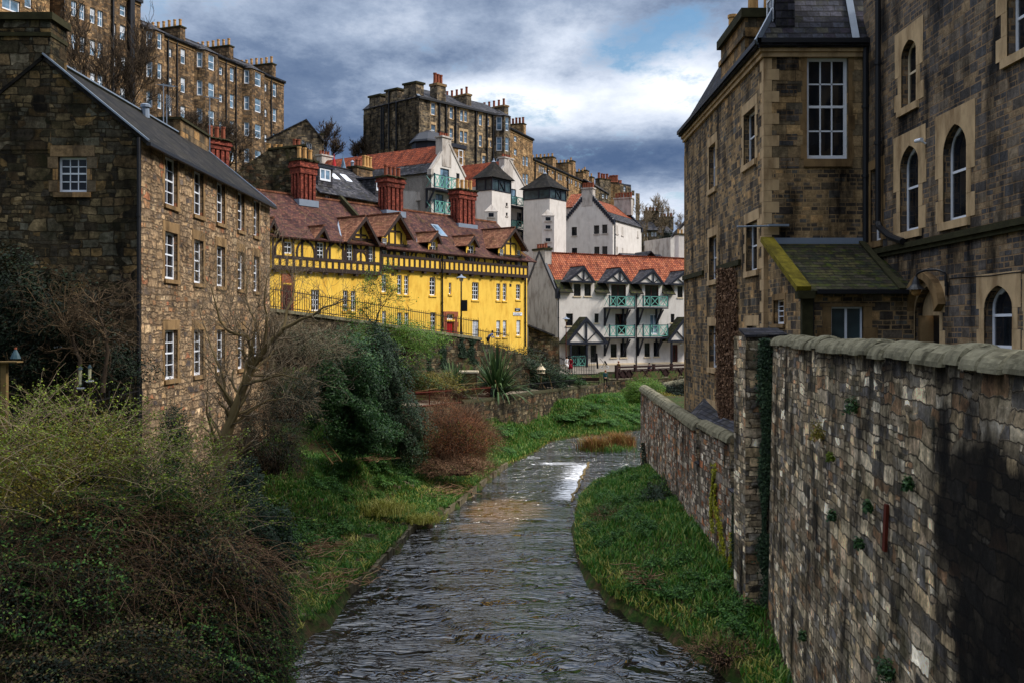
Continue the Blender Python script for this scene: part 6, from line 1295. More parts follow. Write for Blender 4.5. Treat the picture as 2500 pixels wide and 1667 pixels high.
# ---- distant brown villas below the trees
for k, (pa, pb, yt, ye, Yd, lab) in enumerate(((1567, 1607, 540, 561, 175, 'brown stone villa with paired windows behind the bare trees'), (1603, 1645, 552, 568, 190, 'farther brown villa with a dark roof below the slender bare tree'))):
    f = Fac(at(pa, 0, Yd)[:2], (1, .1)); v = thing('stone_villa', f.P(0, 0, 8), lab, 'villa'); u1 = f.ux(pb); ze = f.z(pa, ye); zr = f.off(5).z(pa+10, yt)
    wn = [(pa+5, pa+9, 569, 578), (pa+12, pa+16, 569, 578), (pa+23, pa+29, 567, 578), (pa+31, pa+36, 567, 578), (pa+5, pa+9, 589, 600), (pa+23, pa+29, 588, 599)]
    wn = [w for w in wn if w[2] > ye+3]; facade(v, f, [(0, 6), (u1, 6), (u1, ze), (0, ze)], wn, 'ten_c', cols=1, rows=2, fw=.14, gm='glass_bl'); closed_box(v, f, 0, u1, .01, 10, 6, ze, 'ten_c'); roof_gable(v, f, 0, u1, 0, 10, ze, zr, 'slate'); stack(v, f, u1*.6, u1*.6+2.5, 4.5, 6, zr-1, zr+1.6, 'ten_c', pots=4, ph=.7, pr=.25)
# ================================================================ LAND, RIVER, GARDEN
def px0(l): return [onz(a, b_, 0.0) for a, b_ in l]
RL = px0([(690, 1800), (705, 1667), (716, 1635), (725, 1575), (790, 1540), (857, 1454), (911, 1407), (980, 1331), (1018, 1290), (1048, 1288), (1080, 1268), (1120, 1237), (1149, 1211), (1238, 1139), (1310, 1105), (1345, 1080), (1400, 1068), (1500, 1062), (1560, 1050)])+[(40, 99), (90, 104)]
RR = px0([(1830, 1800), (1800, 1667), (1658, 1573), (1570, 1525), (1488, 1480), (1430, 1415), (1405, 1371), (1402, 1337), (1402, 1280), (1413, 1226), (1447, 1196)])+[(6.6, 60.5), (7.6, 62.6), (9, 63.2), (40, 70), (90, 74)]
RL = [(-6.2, 10.0), (-5.9, 18.0)]+RL[1:]; RR = [(4.6, 10.0), (5.3, 18.0)]+RR[1:]
POLY = np.array(RL+RR[::-1])
def sdist(x, y):
    P0 = POLY; P1 = np.roll(POLY, -1, 0); d = np.full(x.shape, 1e9); ins = np.zeros(x.shape, bool)
    for a, b_ in zip(P0, P1):
        ex, ey = b_-a; t = np.clip(((x-a[0])*ex+(y-a[1])*ey)/(ex*ex+ey*ey+1e-9), 0, 1); d = np.minimum(d, np.hypot(x-a[0]-t*ex, y-a[1]-t*ey))
        c = ((a[1] > y) != (b_[1] > y)); xx = (b_[0]-a[0])*(y-a[1])/(b_[1]-a[1]+1e-12)+a[0]; ins ^= c & (x < xx)
    return np.where(ins, -d, d)
CP = [(-12, 10, 5.2), (-9, 12, 3.2), (-14, 20, 5.4), (-9.5, 20, 3.4), (-7.2, 24, 1.4), (-12, 28, 5.0), (-9, 28, 2.6), (-11.4, 32, 4.4), (-8.8, 33, 2.4), (-6.2, 33, .55), (-11.4, 46, 4.4), (-9, 45, 2.4), (-6.5, 42, .5), (-6.5, 47, .8), (-9, 51, 2.9), (-12, 55, 4.5), (-5.5, 50, .6),
      (-6, 57, 1.3), (-9, 60, 3.2), (-3.5, 58, .5), (-4, 64, 1.5), (-6, 66, 2.8), (-2.2, 66, .8), (0, 72, 1.2), (-1.4, 75.8, 2.9), (-4, 70.5, 2.9), (-12, 64, 4.2), (-20, 60, 8), (.5, 81, 2.8), (2.4, 86.5, 2.8), (5.2, 93, 2.7), (7.3, 99.5, 2.6), (4.5, 86, 1.3), (10, 96, 1.4), (3, 79, 1.0), (13, 96, 1.2), (14, 104, 2.2), (20, 108, 2.2), (12, 107, 2.4), (16, 111, 2.4),
      (-40, 60, 14), (-30, 45, 9), (-22, 28, 6), (-40, 20, 9), (-60, 80, 22), (-45, 110, 28), (-50, 140, 30), (-36, 145, 30), (-26, 125, 22), (-14, 108, 12), (-5, 108, 10.5), (2, 125, 11), (10, 130, 8), (20, 132, 7), (25, 150, 8), (-10, 150, 24), (0, 165, 24), (15, 180, 20), (30, 215, 16), (50, 230, 14), (60, 180, 9), (60, 120, 5),
      (-80, 180, 34), (-60, 300, 36), (20, 320, 20), (100, 300, 18), (130, 120, 8), (-120, 100, 26), (-120, 20, 16), (9, 20, 8.3), (12, 25, 8.3), (20, 20, 8.4), (30, 40, 8.4), (60, 40, 8), (8, 66, -1), (14, 60, 5), (30, 60, 5.3), (11, 50, 5.3)]
CP = np.array(CP)
def idw(x, y):
    w = 1/((x[..., None]-CP[:, 0])**2+(y[..., None]-CP[:, 1])**2+.6)**1.9; return (w*CP[:, 2]).sum(-1)/w.sum(-1)
GA = [(at(a, 0, b_)[0], b_) for a, b_ in ((925, 59), (960, 62), (1125, 72), (1198, 77), (1322, 88), (1430, 101), (1500, 110.4), (1720, 119.5))]
GZ_ = [4.5, 4.4, 4.05, 3.92, 3.8, 3.5, 3.7, 3.7]
def gaz(y): return np.interp(y, [q[1] for q in GA], GZ_)
YWW = -4.0                                  # retaining wall line in front of the yellow building
def street_z(u): return np.interp(u, [YF.off(YWW).ux(p) for p in (640, 700, 903, 1000, 1090, 1171, 1200, 1254, 1300)], [YF.off(YWW).z(p, q) for p, q in ((640, 758), (700, 765), (903, 791), (1000, 806), (1090, 818), (1171, 829), (1200, 842), (1254, 858), (1300, 872))])
def side(x, y, A):
    """signed side of polyline A: >0 beyond (away from the river)"""
    best = np.full(x.shape, 1e9); sg = np.zeros(x.shape)
    for (ax, ay), (bx, by) in zip(A[:-1], A[1:]):
        ex, ey = bx-ax, by-ay; t = np.clip(((x-ax)*ex+(y-ay)*ey)/(ex*ex+ey*ey), 0, 1); d = np.hypot(x-ax-t*ex, y-ay-t*ey); cr = ex*(y-ay)-ey*(x-ax); m = d < best
        best = np.where(m, d, best); sg = np.where(m, np.sign(cr), sg)
    return best*sg
def vnoise(x, y, s, seed=0):
    r = np.random.default_rng(seed); v = 0
    for k in range(5):
        a = r.uniform(0, 6.28); f = s*r.uniform(.7, 1.6)*(1.5**k); v = v+np.sin((x*math.cos(a)+y*math.sin(a))*f+r.uniform(0, 6.28))*np.cos((x*math.sin(a)-y*math.cos(a))*f*.8+r.uniform(0, 6))/(1.35**k)
    return v/2.2
def height(x, y):
    x = np.asarray(x, float); y = np.asarray(y, float); d = sdist(x, y); h = idw(x, y)
    left = (x < 3.5+(y-70)*.6) | (y > 70)
    quay = (y < 66) & (x < 2)
    t = np.clip(d/5.0, 0, 1); t = t*t*(3-2*t); near = np.where(quay, .42+.02*d, .12+.1*d)
    h = near*(1-t)+np.maximum(h, near)*t
    rb = (x > 2.0) & (y < 63.5) & (x < 9.5)            # strip of grass at the foot of the right hand walls
    h = np.where(rb, np.minimum(.3+.5*np.clip(d, 0, 9)**.8, 1.75), h)
    h = h+np.where((d > .3), vnoise(x, y, .55, 3)*.12*np.clip(d/2, 0, 1), 0)
    h = np.where(d < 0, -.25-.5*np.clip(-d, 0, 1.2), h)
    gd = side(x, y, GA); u = (x-YF.O[0])*YF.d[0]+(y-YF.O[1])*YF.d[1]; w = (x-YF.O[0])*YF.n[0]+(y-YF.O[1])*YF.n[1]
    yy = (gd > 0) & (y > 58) & (x < 40) & (y < 135) & (x > -14)
    gz = gaz(y)-.05+np.clip(gd/7, 0, 1)*.55; h = np.where(yy & (h < 10), np.where(y > 112, np.maximum(4.6, gz), gz), h)
    # front terrace of the white house and the ground beneath it
    wu = (x-WF.O[0])*WF.d[0]+(y-WF.O[1])*WF.d[1]; ww = (x-WF.O[0])*WF.n[0]+(y-WF.O[1])*WF.n[1]
    h = np.where((ww > -7.0) & (ww < 0.5) & (wu > -3.5) & (wu < 40) & (gd > 0), 4.35+np.clip((ww+6)/6, 0, 1)*.65, h); h = np.where((ww >= .5) & (ww < 9) & (wu > -8) & (wu < 40), 5.0, h)
    u1171 = YF.off(YWW).ux(1174)
    h = np.where((w > np.where(u < u1171, YWW+.05, -1.2)) & (w < 9) & (u > YF.ux(560)) & (u < UE+.5), street_z(u), h)
    fw_ = (x > WA+a0*y+.35) & (y < 33.2) & (y > 0) & (x < 60); h = np.where(fw_, 8.3, h)
    fr_ = (x > 7.6+np.clip(y-39, 0, 40)*.0348) & (y >= 33.2) & (y < 62.3) & (x < 60); h = np.where(fr_, 5.3, h)
    return h
def ground_grid():
    xs = np.unique(np.concatenate([np.arange(-1600, -130, 120), np.arange(-130, -36, 6), np.arange(-36, 34, .5), np.arange(34, 130, 6), np.arange(130, 1700, 120)]))
    ys = np.unique(np.concatenate([np.arange(-400, 0, 60), np.arange(0, 10, 2), np.arange(10, 122, .5), np.arange(122, 260, 4), np.arange(260, 3200, 150)])); return xs, ys
xs, ys = ground_grid(); GXm, GYm = np.meshgrid(xs, ys); GZ = height(GXm, GYm)
me = bpy.data.meshes.new('ground'); nx, ny = len(xs), len(ys); V = np.stack([GXm.ravel(), GYm.ravel(), GZ.ravel()], 1); i = np.arange(nx*ny).reshape(ny, nx)
q = np.stack([i[:-1, :-1], i[:-1, 1:], i[1:, 1:], i[1:, :-1]], -1).reshape(-1, 4); me.from_pydata(V.tolist(), [], q.tolist()); me.update(); add_uv(me, (0, 0, 0)); me.polygons.foreach_set('use_smooth', [True]*len(me.polygons))
def ground_mat():
    m, g, b = newmat('earth and turf', .95, .1); tc = g.n('NewGeometry').outputs['Position']; n = g.noise(tc, 1.4, 8, .75); n2 = g.noise(tc, 4.5, 8, .75)
    turf = g.ramp(n2, [(.25, lin((20, 36, 14))), (.5, lin((44, 66, 26))), (.72, lin((84, 90, 42)))]); earth = g.ramp(n2, [(.3, lin((34, 27, 20))), (.6, lin((78, 62, 44))), (.75, lin((110, 92, 68)))])
    col = g.mix(g.ramp(n, [(.44, 0.0), (.58, 1.0)]), turf, earth); setc(g, b, col, g.math('ADD', n2, n), .12, .8); return m
M['ground'] = ground_mat(); me.materials.append(M['ground']); go = bpy.data.objects.new('ground', me); COL.objects.link(go); tag(go, kind='structure')
# ---- river
def water_mat():
    m, g, b = newmat('river water', .07, .5); P_ = g.n('NewGeometry').outputs['Position']; sx = g.n('SeparateXYZ', {0: P_}).outputs
    b.inputs['IOR'].default_value = 1.75
    wz = g.n('TexNoise', {'Scale': .35, 'Detail': 3.0, 'Vector': P_}).outputs['Color']; PW = g.vmath('ADD', P_, g.vmath('MULTIPLY', g.vmath('SUBTRACT', wz, (.5, .5, .5)), (3.0, 3.4, 0)))
    def mp(s, r=0.0): return g.n('Mapping', {'Vector': PW, 'Scale': s, 'Rotation': (0, 0, r)}).outputs[0]
    wa = g.noise(mp((.8, 2.0, 1), .12), 1.0, 2, .5); wb = g.noise(mp((2.2, 5.2, 1), -.1), 1.0, 2, .5); wc = g.noise(mp((.2, .5, 1), .2), 1.0, 3, .5)
    def spot(x, y, rx, ry, rot=0.0):
        dx = g.math('SUBTRACT', sx[0], x); dy = g.math('SUBTRACT', sx[1], y); c, s = math.cos(rot), math.sin(rot)
        p = g.math('DIVIDE', g.math('ADD', g.math('MULTIPLY', dx, c), g.math('MULTIPLY', dy, s)), rx); q = g.math('DIVIDE', g.math('SUBTRACT', g.math('MULTIPLY', dy, c), g.math('MULTIPLY', dx, s)), ry)
        return g.math('SUBTRACT', 1.0, g.math('ADD', g.math('MULTIPLY', p, p), g.math('MULTIPLY', q, q)))
    fine = g.noise(mp((2.2, 3.2, 1)), 1.0, 9, .78)
    X1, Y1 = onz(1235, 1245); bar = g.math('MAXIMUM', spot(X1, Y1, 2.3, 4.2, -.1), spot(*onz(1190, 1290), 1.7, 1.6)); bar = g.math('ADD', bar, g.math('MULTIPLY', g.math('SUBTRACT', wa, .5), 1.8)); barm = g.ramp(bar, [(-.0, 0.0), (.5, 1.0)])
    col = g.mix(barm, (.008, .006, .006), g.mix(fine, (.07, .03, .008), (.19, .095, .022)))
    # broken white water below the weir and on the riffle above it
    q0, q1 = onz(1393, 1228), onz(1437, 1128); sl_ = (q1[0]-q0[0])/(q1[1]-q0[1]); wxx = g.math('ADD', q0[0], g.math('MULTIPLY', g.math('SUBTRACT', sx[1], q0[1]), sl_)); sdw = g.math('SUBTRACT', wxx, sx[0])
    cy_, hy_ = (q0[1]+q1[1])/2, (q1[1]-q0[1])/2+.6; yy_ = g.math('DIVIDE', g.math('SUBTRACT', sx[1], cy_), hy_); ym = g.math('MULTIPLY', g.math('SUBTRACT', 1.0, g.math('MULTIPLY', yy_, yy_)), 2.2, True)
    foam = g.math('MULTIPLY', g.math('SUBTRACT', 1.75, g.math('MULTIPLY', sdw, .62)), g.math('MULTIPLY', ym, g.math('GREATER_THAN', sdw, -.03)))
    f2 = g.math('MULTIPLY', spot(*onz(1370, 1131), 3.4, 1.3), 1.3); f3 = g.math('MULTIPLY', spot(*onz(1345, 1095), 5.0, 7.0), .45); f4 = spot(*onz(1300, 1116), 1.3, 1.6); fo = g.math('MAXIMUM', g.math('MAXIMUM', foam, f2), g.math('MAXIMUM', f3, f4)); fo = g.math('ADD', fo, g.math('MULTIPLY', g.math('SUBTRACT', g.noise(mp((2.0, 5.5, 1), .1), 1.0, 8, .72), .5), 5.0)); fm = g.ramp(fo, [(.7, 0.0), (1.0, 1.0)]); fm = g.ramp(g.math('SUBTRACT', fo, .3), [(.4, 0.0), (1.35, .9)])
    col = g.mix(fm, col, (.72, .72, .74)); g.L.new(g.math('ADD', .03, g.math('MULTIPLY', fm, .6)), b.inputs['Roughness'])
    rough = g.math('ADD', .55, g.math('MULTIPLY', g.ramp(g.math('DIVIDE', sx[1], 100.0), [(.4, 0.0), (.62, 1.0)]), .6))
    rd = lambda q: g.math('POWER', g.math('SUBTRACT', 1.0, g.math('ABSOLUTE', g.math('SUBTRACT', g.math('MULTIPLY', q, 2.0), 1.0), 0)), 2.5)
    h = g.math('ADD', g.math('MULTIPLY', rd(wa), .2), g.math('MULTIPLY', rd(wb), .09)); h = g.math('ADD', h, g.math('MULTIPLY', wa, .6)); h = g.math('ADD', h, g.math('MULTIPLY', wc, 1.1)); h = g.math('MULTIPLY', h, rough); h = g.math('ADD', h, g.math('MULTIPLY', fm, .3))
    setc(g, b, col, h, .62, 1.0); return m
M['water'] = water_mat(); mb = MB(); pts = [(x, y) for x, y in POLY]; c = POLY.mean(0)
mb.box(-60, 120, 5, 130, -.9, 0.0); wt = mb.build('water', M['water'], uv=False); tag(wt, kind='structure')
# quay edging stones on the left bank
qv = thing('quay_edging', (RL[8][0], RL[8][1], 0), 'low worn stone edging along the left bank of the river', 'kerb')
def edge_stones(pts, L=.8, w=.42, h=.3):
    for (ax, ay), (bx, by) in zip(pts[:-1], pts[1:]):
        D = math.hypot(bx-ax, by-ay); n = max(1, int(D/L)); dx, dy = (bx-ax)/D, (by-ay)/D
        for k in range(n):
            s0, s1 = D*k/n+.02, D*(k+1)/n-.02; ww = w*random.uniform(.7, 1.25); hh = h+random.uniform(-.04, .05); o = random.uniform(-.05, .08); mb = MB()
            f = Fac((ax-dy*0, ay), (dx, dy)); mb.fbox(f, s0, s1, -o, ww, -.5, hh); mb.build('edge_stone', M['quaystone'], qv)
M['quaystone'] = plain('wet mossy slab', (98, 90, 70), .9, .2, .4, 2.2, .03, dark=(80, 90, 50), damt=.8)
edge_stones(RL[6:11]); edge_stones(RL[11:15], 1.3)
fl = MB()
for k in range(190):
    t = random.random(); s = RL[4:16]; j = random.randrange(len(s)-1); x = s[j][0]+(s[j+1][0]-s[j][0])*t-random.uniform(.4, 3.2); y = s[j][1]+(s[j+1][1]-s[j][1])*t+random.uniform(0, .8)
    if sdist(np.array([x]), np.array([y]))[0] < .2: continue
    z = float(height(np.array([x]), np.array([y]))[0]); a, c = random.uniform(.07, .3), random.uniform(.06, .17); th = random.uniform(0, 3); hh = z+random.uniform(.01, .06); q = [(x+math.cos(th+i*1.05+random.uniform(-.3, .3))*a, y+math.sin(th+i*1.05)*c*1.4, hh+random.uniform(-.015, .015)) for i in range(6)]; fl.poly(q)
    for i in range(6): fl.poly([q[i], q[(i+1) % 6], (q[(i+1) % 6][0], q[(i+1) % 6][1], z-.12), (q[i][0], q[i][1], z-.12)])
tag(fl.build('flat_stones', M['quaystone']), 'scattered flat stones half sunk in the turf of the left bank', 'stones', kind='stuff')
# weir: low mossy ledge
wr_ = MB(); p0, p1 = onz(1393, 1225), onz(1437, 1128); n = 14
for k in range(n):
    a = (p0[0]+(p1[0]-p0[0])*k/n+random.uniform(-.12, .12), p0[1]+(p1[1]-p0[1])*k/n); b_ = (p0[0]+(p1[0]-p0[0])*(k+1)/n+random.uniform(-.1, .1), p0[1]+(p1[1]-p0[1])*(k+1)/n); wr_.beam((a[0], a[1], .0), (b_[0], b_[1], .0), .13, random.uniform(.1, .16))
M['weirmoss'] = plain('weed covered ledge', (100, 82, 42), .8, .3, .5, 5, .03); tag(wr_.build('weir', M['weirmoss']), 'low weed covered weir ledge in midstream with white water beside it', 'weir')
# ---- retaining wall under the street railings
ST = YF.off(YWW); ua, ub = ST.ux(600), ST.ux(1174)
rt = thing('retaining_wall', ST.P((ua+ub)/2, 0, 4), 'mossy stone retaining wall with ivy strips below the yellow building', 'wall')
mb = MB(); n = 30
for k in range(n):
    a, b_ = ua+(ub-ua)*k/n, ua+(ub-ua)*(k+1)/n; za, zb = float(street_z(a)), float(street_z(b_)); mb.poly([ST.P(a, 0, 2.5), ST.P(b_, 0, 2.5), ST.P(b_, 0, zb), ST.P(a, 0, za)])
mb.poly([ST.P(ub, 0, 2.5), ST.P(ub, 5.5, 2.5), ST.P(ub, 5.5, float(street_z(ub))), ST.P(ub, 0, float(street_z(ub)))]); mb.build('wall', M['rub_dark'], rt)
for k in range(n):
    a, b_ = ua+(ub-ua)*k/n, ua+(ub-ua)*(k+1)/n; mb = MB(); za, zb = float(street_z(a)), float(street_z(b_)); P = ST.P; mb.box8([P(a+.01, -.12, za-.02), P(b_-.01, -.12, zb-.02), P(b_-.01, .4, zb-.02), P(a+.01, .4, za-.02), P(a+.01, -.12, za+.2), P(b_-.01, -.12, zb+.2), P(b_-.01, .4, zb+.2), P(a+.01, .4, za+.2)]); mb.build('coping_stone', M['coping'], rt)
# buttressed lower wall step right of 1171 (stair flank)
mb = MB(); ub2 = ST.ux(1300)
for k in range(10):
    a, b_ = ub+.02+(ub2-ub)*k/10, ub+.02+(ub2-ub)*(k+1)/10; mb.fbox(ST, a, b_, .3, .75, 2.5, float(street_z(b_))+.08)
mb.build('stair_flank_wall', M['rub_dark'], rt)
def railing(name, label, pts, h, sp, bar=.018, m='iron', group=None, posts=2.4, rails=(0.1, .88), pt=.035, top=None):
    """iron railing along 3-D base points"""
    r = thing(name, pts[0], label, 'railing', group); bars = MB(); rl = MB(); ps = MB()
    for (a, b_) in zip(pts[:-1], pts[1:]):
        a = Vector(a); b_ = Vector(b_); L = (b_-a).length; n = max(1, int(L/sp))
        for k in range(n):
            p = a+(b_-a)*(k/n); bars.beam(p, p+Vector((0, 0, h)), bar, bar)
        for q in rails: rl.beam(a+Vector((0, 0, h*q)), b_+Vector((0, 0, h*q)), bar*1.8, bar*1.6)
        n2 = max(1, int(L/posts))
        for k in range(n2+1): p = a+(b_-a)*(k/n2); ps.beam(p-Vector((0, 0, .1)), p+Vector((0, 0, h*1.1)), pt, pt)
    bars.build('bars', M[m], r, uv=False); rl.build('rails', M[m], r, uv=False); ps.build('posts', M[m], r, uv=False); return r
def stp(px, w=-.0): u = ST.ux(px); return ST.P(u, w+.12, float(street_z(u))+.2)
railing('iron_railing', 'tall black spiked railing on the coping in front of the yellow building', [stp(p) for p in (640, 700, 780, 860, 903, 950, 1000, 1050, 1090, 1130, 1170)], 1.45, .2, .034)
railing('iron_railing', 'black railing stepping down beside the stairs at the yellow corner', [ST.P(ST.ux(p), .5, ST.z(p, q)) for p, q in ((1173, 840), (1200, 845), (1230, 848), (1254, 853))], 1.35, .2, .034)
zq = lambda p, q, Y: at(p, q, Y)
railing('iron_railing', 'black railing curving down from the yellow corner to the riverside gate', [at(1262, 872, 97), at(1300, 884, 101), at(1340, 896, 104), at(1372, 905, 106), at(1396, 918, 107)], 1.5, .22, .05)
railing('garden_railing', 'fine rusty railing along the edge of the garden terrace', [(a, b_, float(gaz(b_))) for a, b_ in GA[1:4]], 1.15, .18, .036, 'rust')
railing('garden_railing', 'fine dark railing on top of the low garden wall', [(a, b_, float(gaz(b_))) for a, b_ in GA[3:6]], 1.0, .2, .036)
railing('iron_gate', 'tall black double gate in front of the white house porch', [at(1398, 918, 107.5), at(1420, 918, 108), at(1452, 918, 109)], 2.3, .22, .055, posts=1.3)
railing('iron_railing', 'black railing round the bench beside the gate', [at(1448, 944, 106), at(1480, 943, 107), at(1499, 943, 108)], 1.6, .22, .045)
# low garden wall along the grass bank
gw = thing('garden_wall', (GA[3][0], GA[3][1], 2), 'low mossy rubble wall between the garden and the grass bank', 'wall'); mb = MB()
for (ax, ay), (bx, by) in zip(GA[1:-1], GA[2:]):
    f = Fac((ax, ay), (bx-ax, by-ay)); L = math.hypot(bx-ax, by-ay); z0, z1 = float(gaz(ay)), float(gaz(by)); P = f.P
    mb.box8([P(0, -.25, .5), P(L, -.25, .5), P(L, .25, .5), P(0, .25, .5), P(0, -.25, z0), P(L, -.25, z1), P(L, .25, z1), P(0, .25, z0)])
mb.build('wall', M['rub_dark'], gw)
roundcope(gw, [(a, b_, float(gaz(b_))) for a, b_ in GA[2:6]], .28, 'darkmoss', 1.4)
# gravel paths
pth = MB()
def strip(mb, pts, w0, w1, lift=.02):
    for (ax, ay), (bx, by) in zip(pts[:-1], pts[1:]):
        L = math.hypot(bx-ax, by-ay); n = max(1, int(L/1.0)); nxv, nyv = -(by-ay)/L, (bx-ax)/L
        for k in range(n):
            q = []
            for t, w in ((k/n, w0), ((k+1)/n, w0), ((k+1)/n, w1), (k/n, w1)):
                x, y = ax+(bx-ax)*t+nxv*w, ay+(by-ay)*t+nyv*w; q.append((x, y, float(height(np.array([x]), np.array([y]))[0])+lift+.06))
            if max(v[2] for v in q) < 5.0: mb.poly(q)
M['gravel'] = plain('pale gravel', (176, 160, 140), .95, .1, .35, 9, .02); strip(pth, GA[1:3], .5, 2.6); strip(pth, GA[3:6], .8, 3.0); tag(pth.build('path', M['gravel']), kind='structure')
M['paving'] = plain('grey paving', (120, 112, 102), .9, .2, .2, 3, .01)
# side wall stairs right of yellow building: dark rubble with slate coping
f = Fac(at(1290, 0, 103)[:2], (.9, .35)); sw = thing('stair_wall', f.P(3, 0, 4), 'dark rubble wall with sloping cope between the yellow and the white house', 'wall'); u1 = f.ux(1366)
mb = MB(); q = [(0, 3), (u1, 3), (u1, f.z(1366, 825)), (f.ux(1350), f.z(1350, 822)), (f.ux(1287), f.z(1287, 796)), (0, f.z(1290, 797))]; mb.poly([f.P(u, 0, z) for u, z in q]); mb.poly([f.P(u1, 0, 3), f.P(u1, 1.5, 3), f.P(u1, 1.5, q[2][1]), f.P(u1, 0, q[2][1])]); mb.build('wall', M['rub_dark'], sw)
cp = MB(); cp.beam(f.P(0, .1, q[5][1]+.1), f.P(f.ux(1352), .1, f.z(1352, 820)), .9, .16); cp.build('slate_cope', M['slate'], sw)
# timber fence and its wall
FL = [at(1505, 925, 111), at(1680, 923, 118)]; f = Fac(FL[0][:2], (FL[1][0]-FL[0][0], FL[1][1]-FL[0][1])); L = math.hypot(FL[1][0]-FL[0][0], FL[1][1]-FL[0][1])+3; z0 = FL[0][2]-.05
wf = thing('timber_fence', FL[0], 'dark timber fence of crossed rails along the river terrace', 'fence'); zt = HC+(HZ-893)/F*112
pb = MB()
for k in range(6): u = L*k/5; pb = MB(); pb.fbox(f, u-.14, u+.14, -.14, .14, z0, zt+.15); pb.build('post', M['fencewood'], wf)
pb = MB(); pb.fbox(f, 0, L, -.12, .12, zt-.2, zt); pb.build('rail', M['fencewood'], wf); pb = MB(); pb.fbox(f, 0, L, -.06, .06, zt-.5, zt-.36); pb.build('rail', M['fencewood'], wf); pb = MB(); pb.fbox(f, 0, L, .0, .08, z0+.1, z0+.95); pb.build('kick_board', M['fencewood'], wf)
for k in range(15):
    u = L*(k+.1)/15; pb = MB(); pb.beam(f.P(u, -.06, z0+.1), f.P(u+L/15*.9, -.06, zt-.4), .17, .07); pb.beam(f.P(u, -.0, zt-.4), f.P(u+L/15*.9, 0, z0+.1), .17, .07); pb.build('cross_rail', M['fencewood'], wf)
tw = thing('terrace_wall', FL[0], 'river terrace wall under the timber fence', 'wall'); mb = MB(); mb.fbox(f, -1.2, L, -.02, .5, 0, z0); mb.build('wall', M['rub_dark'], tw); mb = MB(); mb.fbox(f, -1.2, L, -.12, .55, z0, z0+.14); mb.build('cope', M['coping'], tw)
f2 = [at(1617, 944, 92), at(1690, 930, 92)]; rc = thing('round_coped_wall', f2[0], 'short wall with pale rounded coping rising behind the river bushes', 'wall'); roundcope(rc, [tuple(f2[0]), tuple(f2[1]), (f2[1][0]+3, f2[1][1], f2[1][2]+.5)], .42); mb = MB(); mb.box8([(f2[0][0], 92, 0), (f2[1][0]+3, 92, 0), (f2[1][0]+3, 92.7, 0), (f2[0][0], 92.7, 0), (f2[0][0], 92, f2[0][2]), (f2[1][0]+3, 92, f2[1][2]+.5), (f2[1][0]+3, 92.7, f2[1][2]+.5), (f2[0][0], 92.7, f2[0][2])]); mb.build('wall', M['rub_dark'], rc)
pv = MB()
for i in range(36):
    for j in range(7):
        q = [WF.P(-3.4+a, -6.6+b_*.95, 0) for a, b_ in ((i, j), (i+1, j), (i+1, j+1), (i, j+1))]; q = [(x, y, float(height(np.array([x]), np.array([y]))[0])+.06) for x, y, _ in q]
        if min(v[2] for v in q) > 4.2: pv.poly(q)
tag(pv.build('pavement', M['paving']), kind='structure')
# ================================================================ VEGETATION
def leafmat(name, stops, rough=.6, trans=.25, spec=.25):
    m = bpy.data.materials.new(name); m.use_nodes = True; g = G(m.node_tree); g.N.clear()
    ge = g.n('NewGeometry'); r = ge.outputs['Random Per Island']; P_ = ge.outputs['Position']
    f = g.math('ADD', g.math('MULTIPLY', r, .6), g.math('MULTIPLY', g.noise(P_, 1.3, 5, .65), .55)); c = g.ramp(f, [(p, lin(q)) for p, q in stops])
    b = g.n('BsdfPrincipled', {'Base Color': c, 'Roughness': rough, 'Specular IOR Level': spec}); t = g.n('BsdfTranslucent', {'Color': c}); mx = g.n('MixShader', {0: trans, 1: b.outputs[0], 2: t.outputs[0]}); g.n('OutputMaterial', {'Surface': mx.outputs[0]}); return m
M['lf_dark'] = leafmat('dark evergreen leaf', [(.2, (12, 24, 12)), (.6, (26, 48, 24)), (.9, (48, 74, 38))], .6, .12, .25)
M['lf_holly'] = leafmat('black green leaf', [(.2, (8, 14, 8)), (.6, (16, 30, 14)), (.9, (26, 44, 22))], .65, .1, .2)
M['lf_mid'] = leafmat('green shrub leaf', [(.2, (20, 42, 20)), (.6, (40, 74, 34)), (.9, (80, 114, 60))], .5, .25)
M['lf_spring'] = leafmat('fresh spring leaf', [(.2, (58, 76, 18)), (.6, (98, 116, 30)), (.9, (146, 158, 52))], .55, .35)
M['lf_green'] = leafmat('small tree leaf', [(.2, (52, 84, 26)), (.6, (86, 122, 38)), (.9, (128, 154, 62))], .55, .35)
M['lf_ivy'] = leafmat('ivy leaf', [(.2, (14, 26, 16)), (.6, (28, 48, 28)), (.9, (50, 74, 44))], .65, .1, .25)
M['lf_ivyg'] = leafmat('pier ivy leaf', [(.2, (22, 38, 24)), (.6, (44, 66, 42)), (.9, (84, 108, 74))], .6, .15, .3)
M['lf_ivyy'] = leafmat('yellow ivy leaf', [(.2, (96, 104, 20)), (.6, (150, 150, 30)), (.9, (190, 184, 60))], .5, .25)
M['lf_red'] = leafmat('red brown leaf', [(.2, (52, 26, 14)), (.5, (88, 46, 22)), (.75, (126, 70, 32)), (.95, (118, 98, 44))], .7, .2)
M['lf_olive'] = leafmat('olive leaf', [(.2, (40, 48, 18)), (.6, (76, 86, 30)), (.9, (118, 126, 48))], .6, .25)
M['lf_rus'] = leafmat('russet bramble leaf', [(.2, (46, 34, 20)), (.6, (84, 62, 36)), (.9, (96, 96, 44))], .7, .2)
M['lf_herb'] = leafmat('herb leaf', [(.2, (28, 58, 20)), (.6, (54, 96, 34)), (.9, (104, 142, 60))], .6, .25)
M['lf_ylw'] = leafmat('yellow green sprig', [(.2, (82, 78, 24)), (.6, (120, 110, 36)), (.9, (150, 136, 56))], .6, .3)
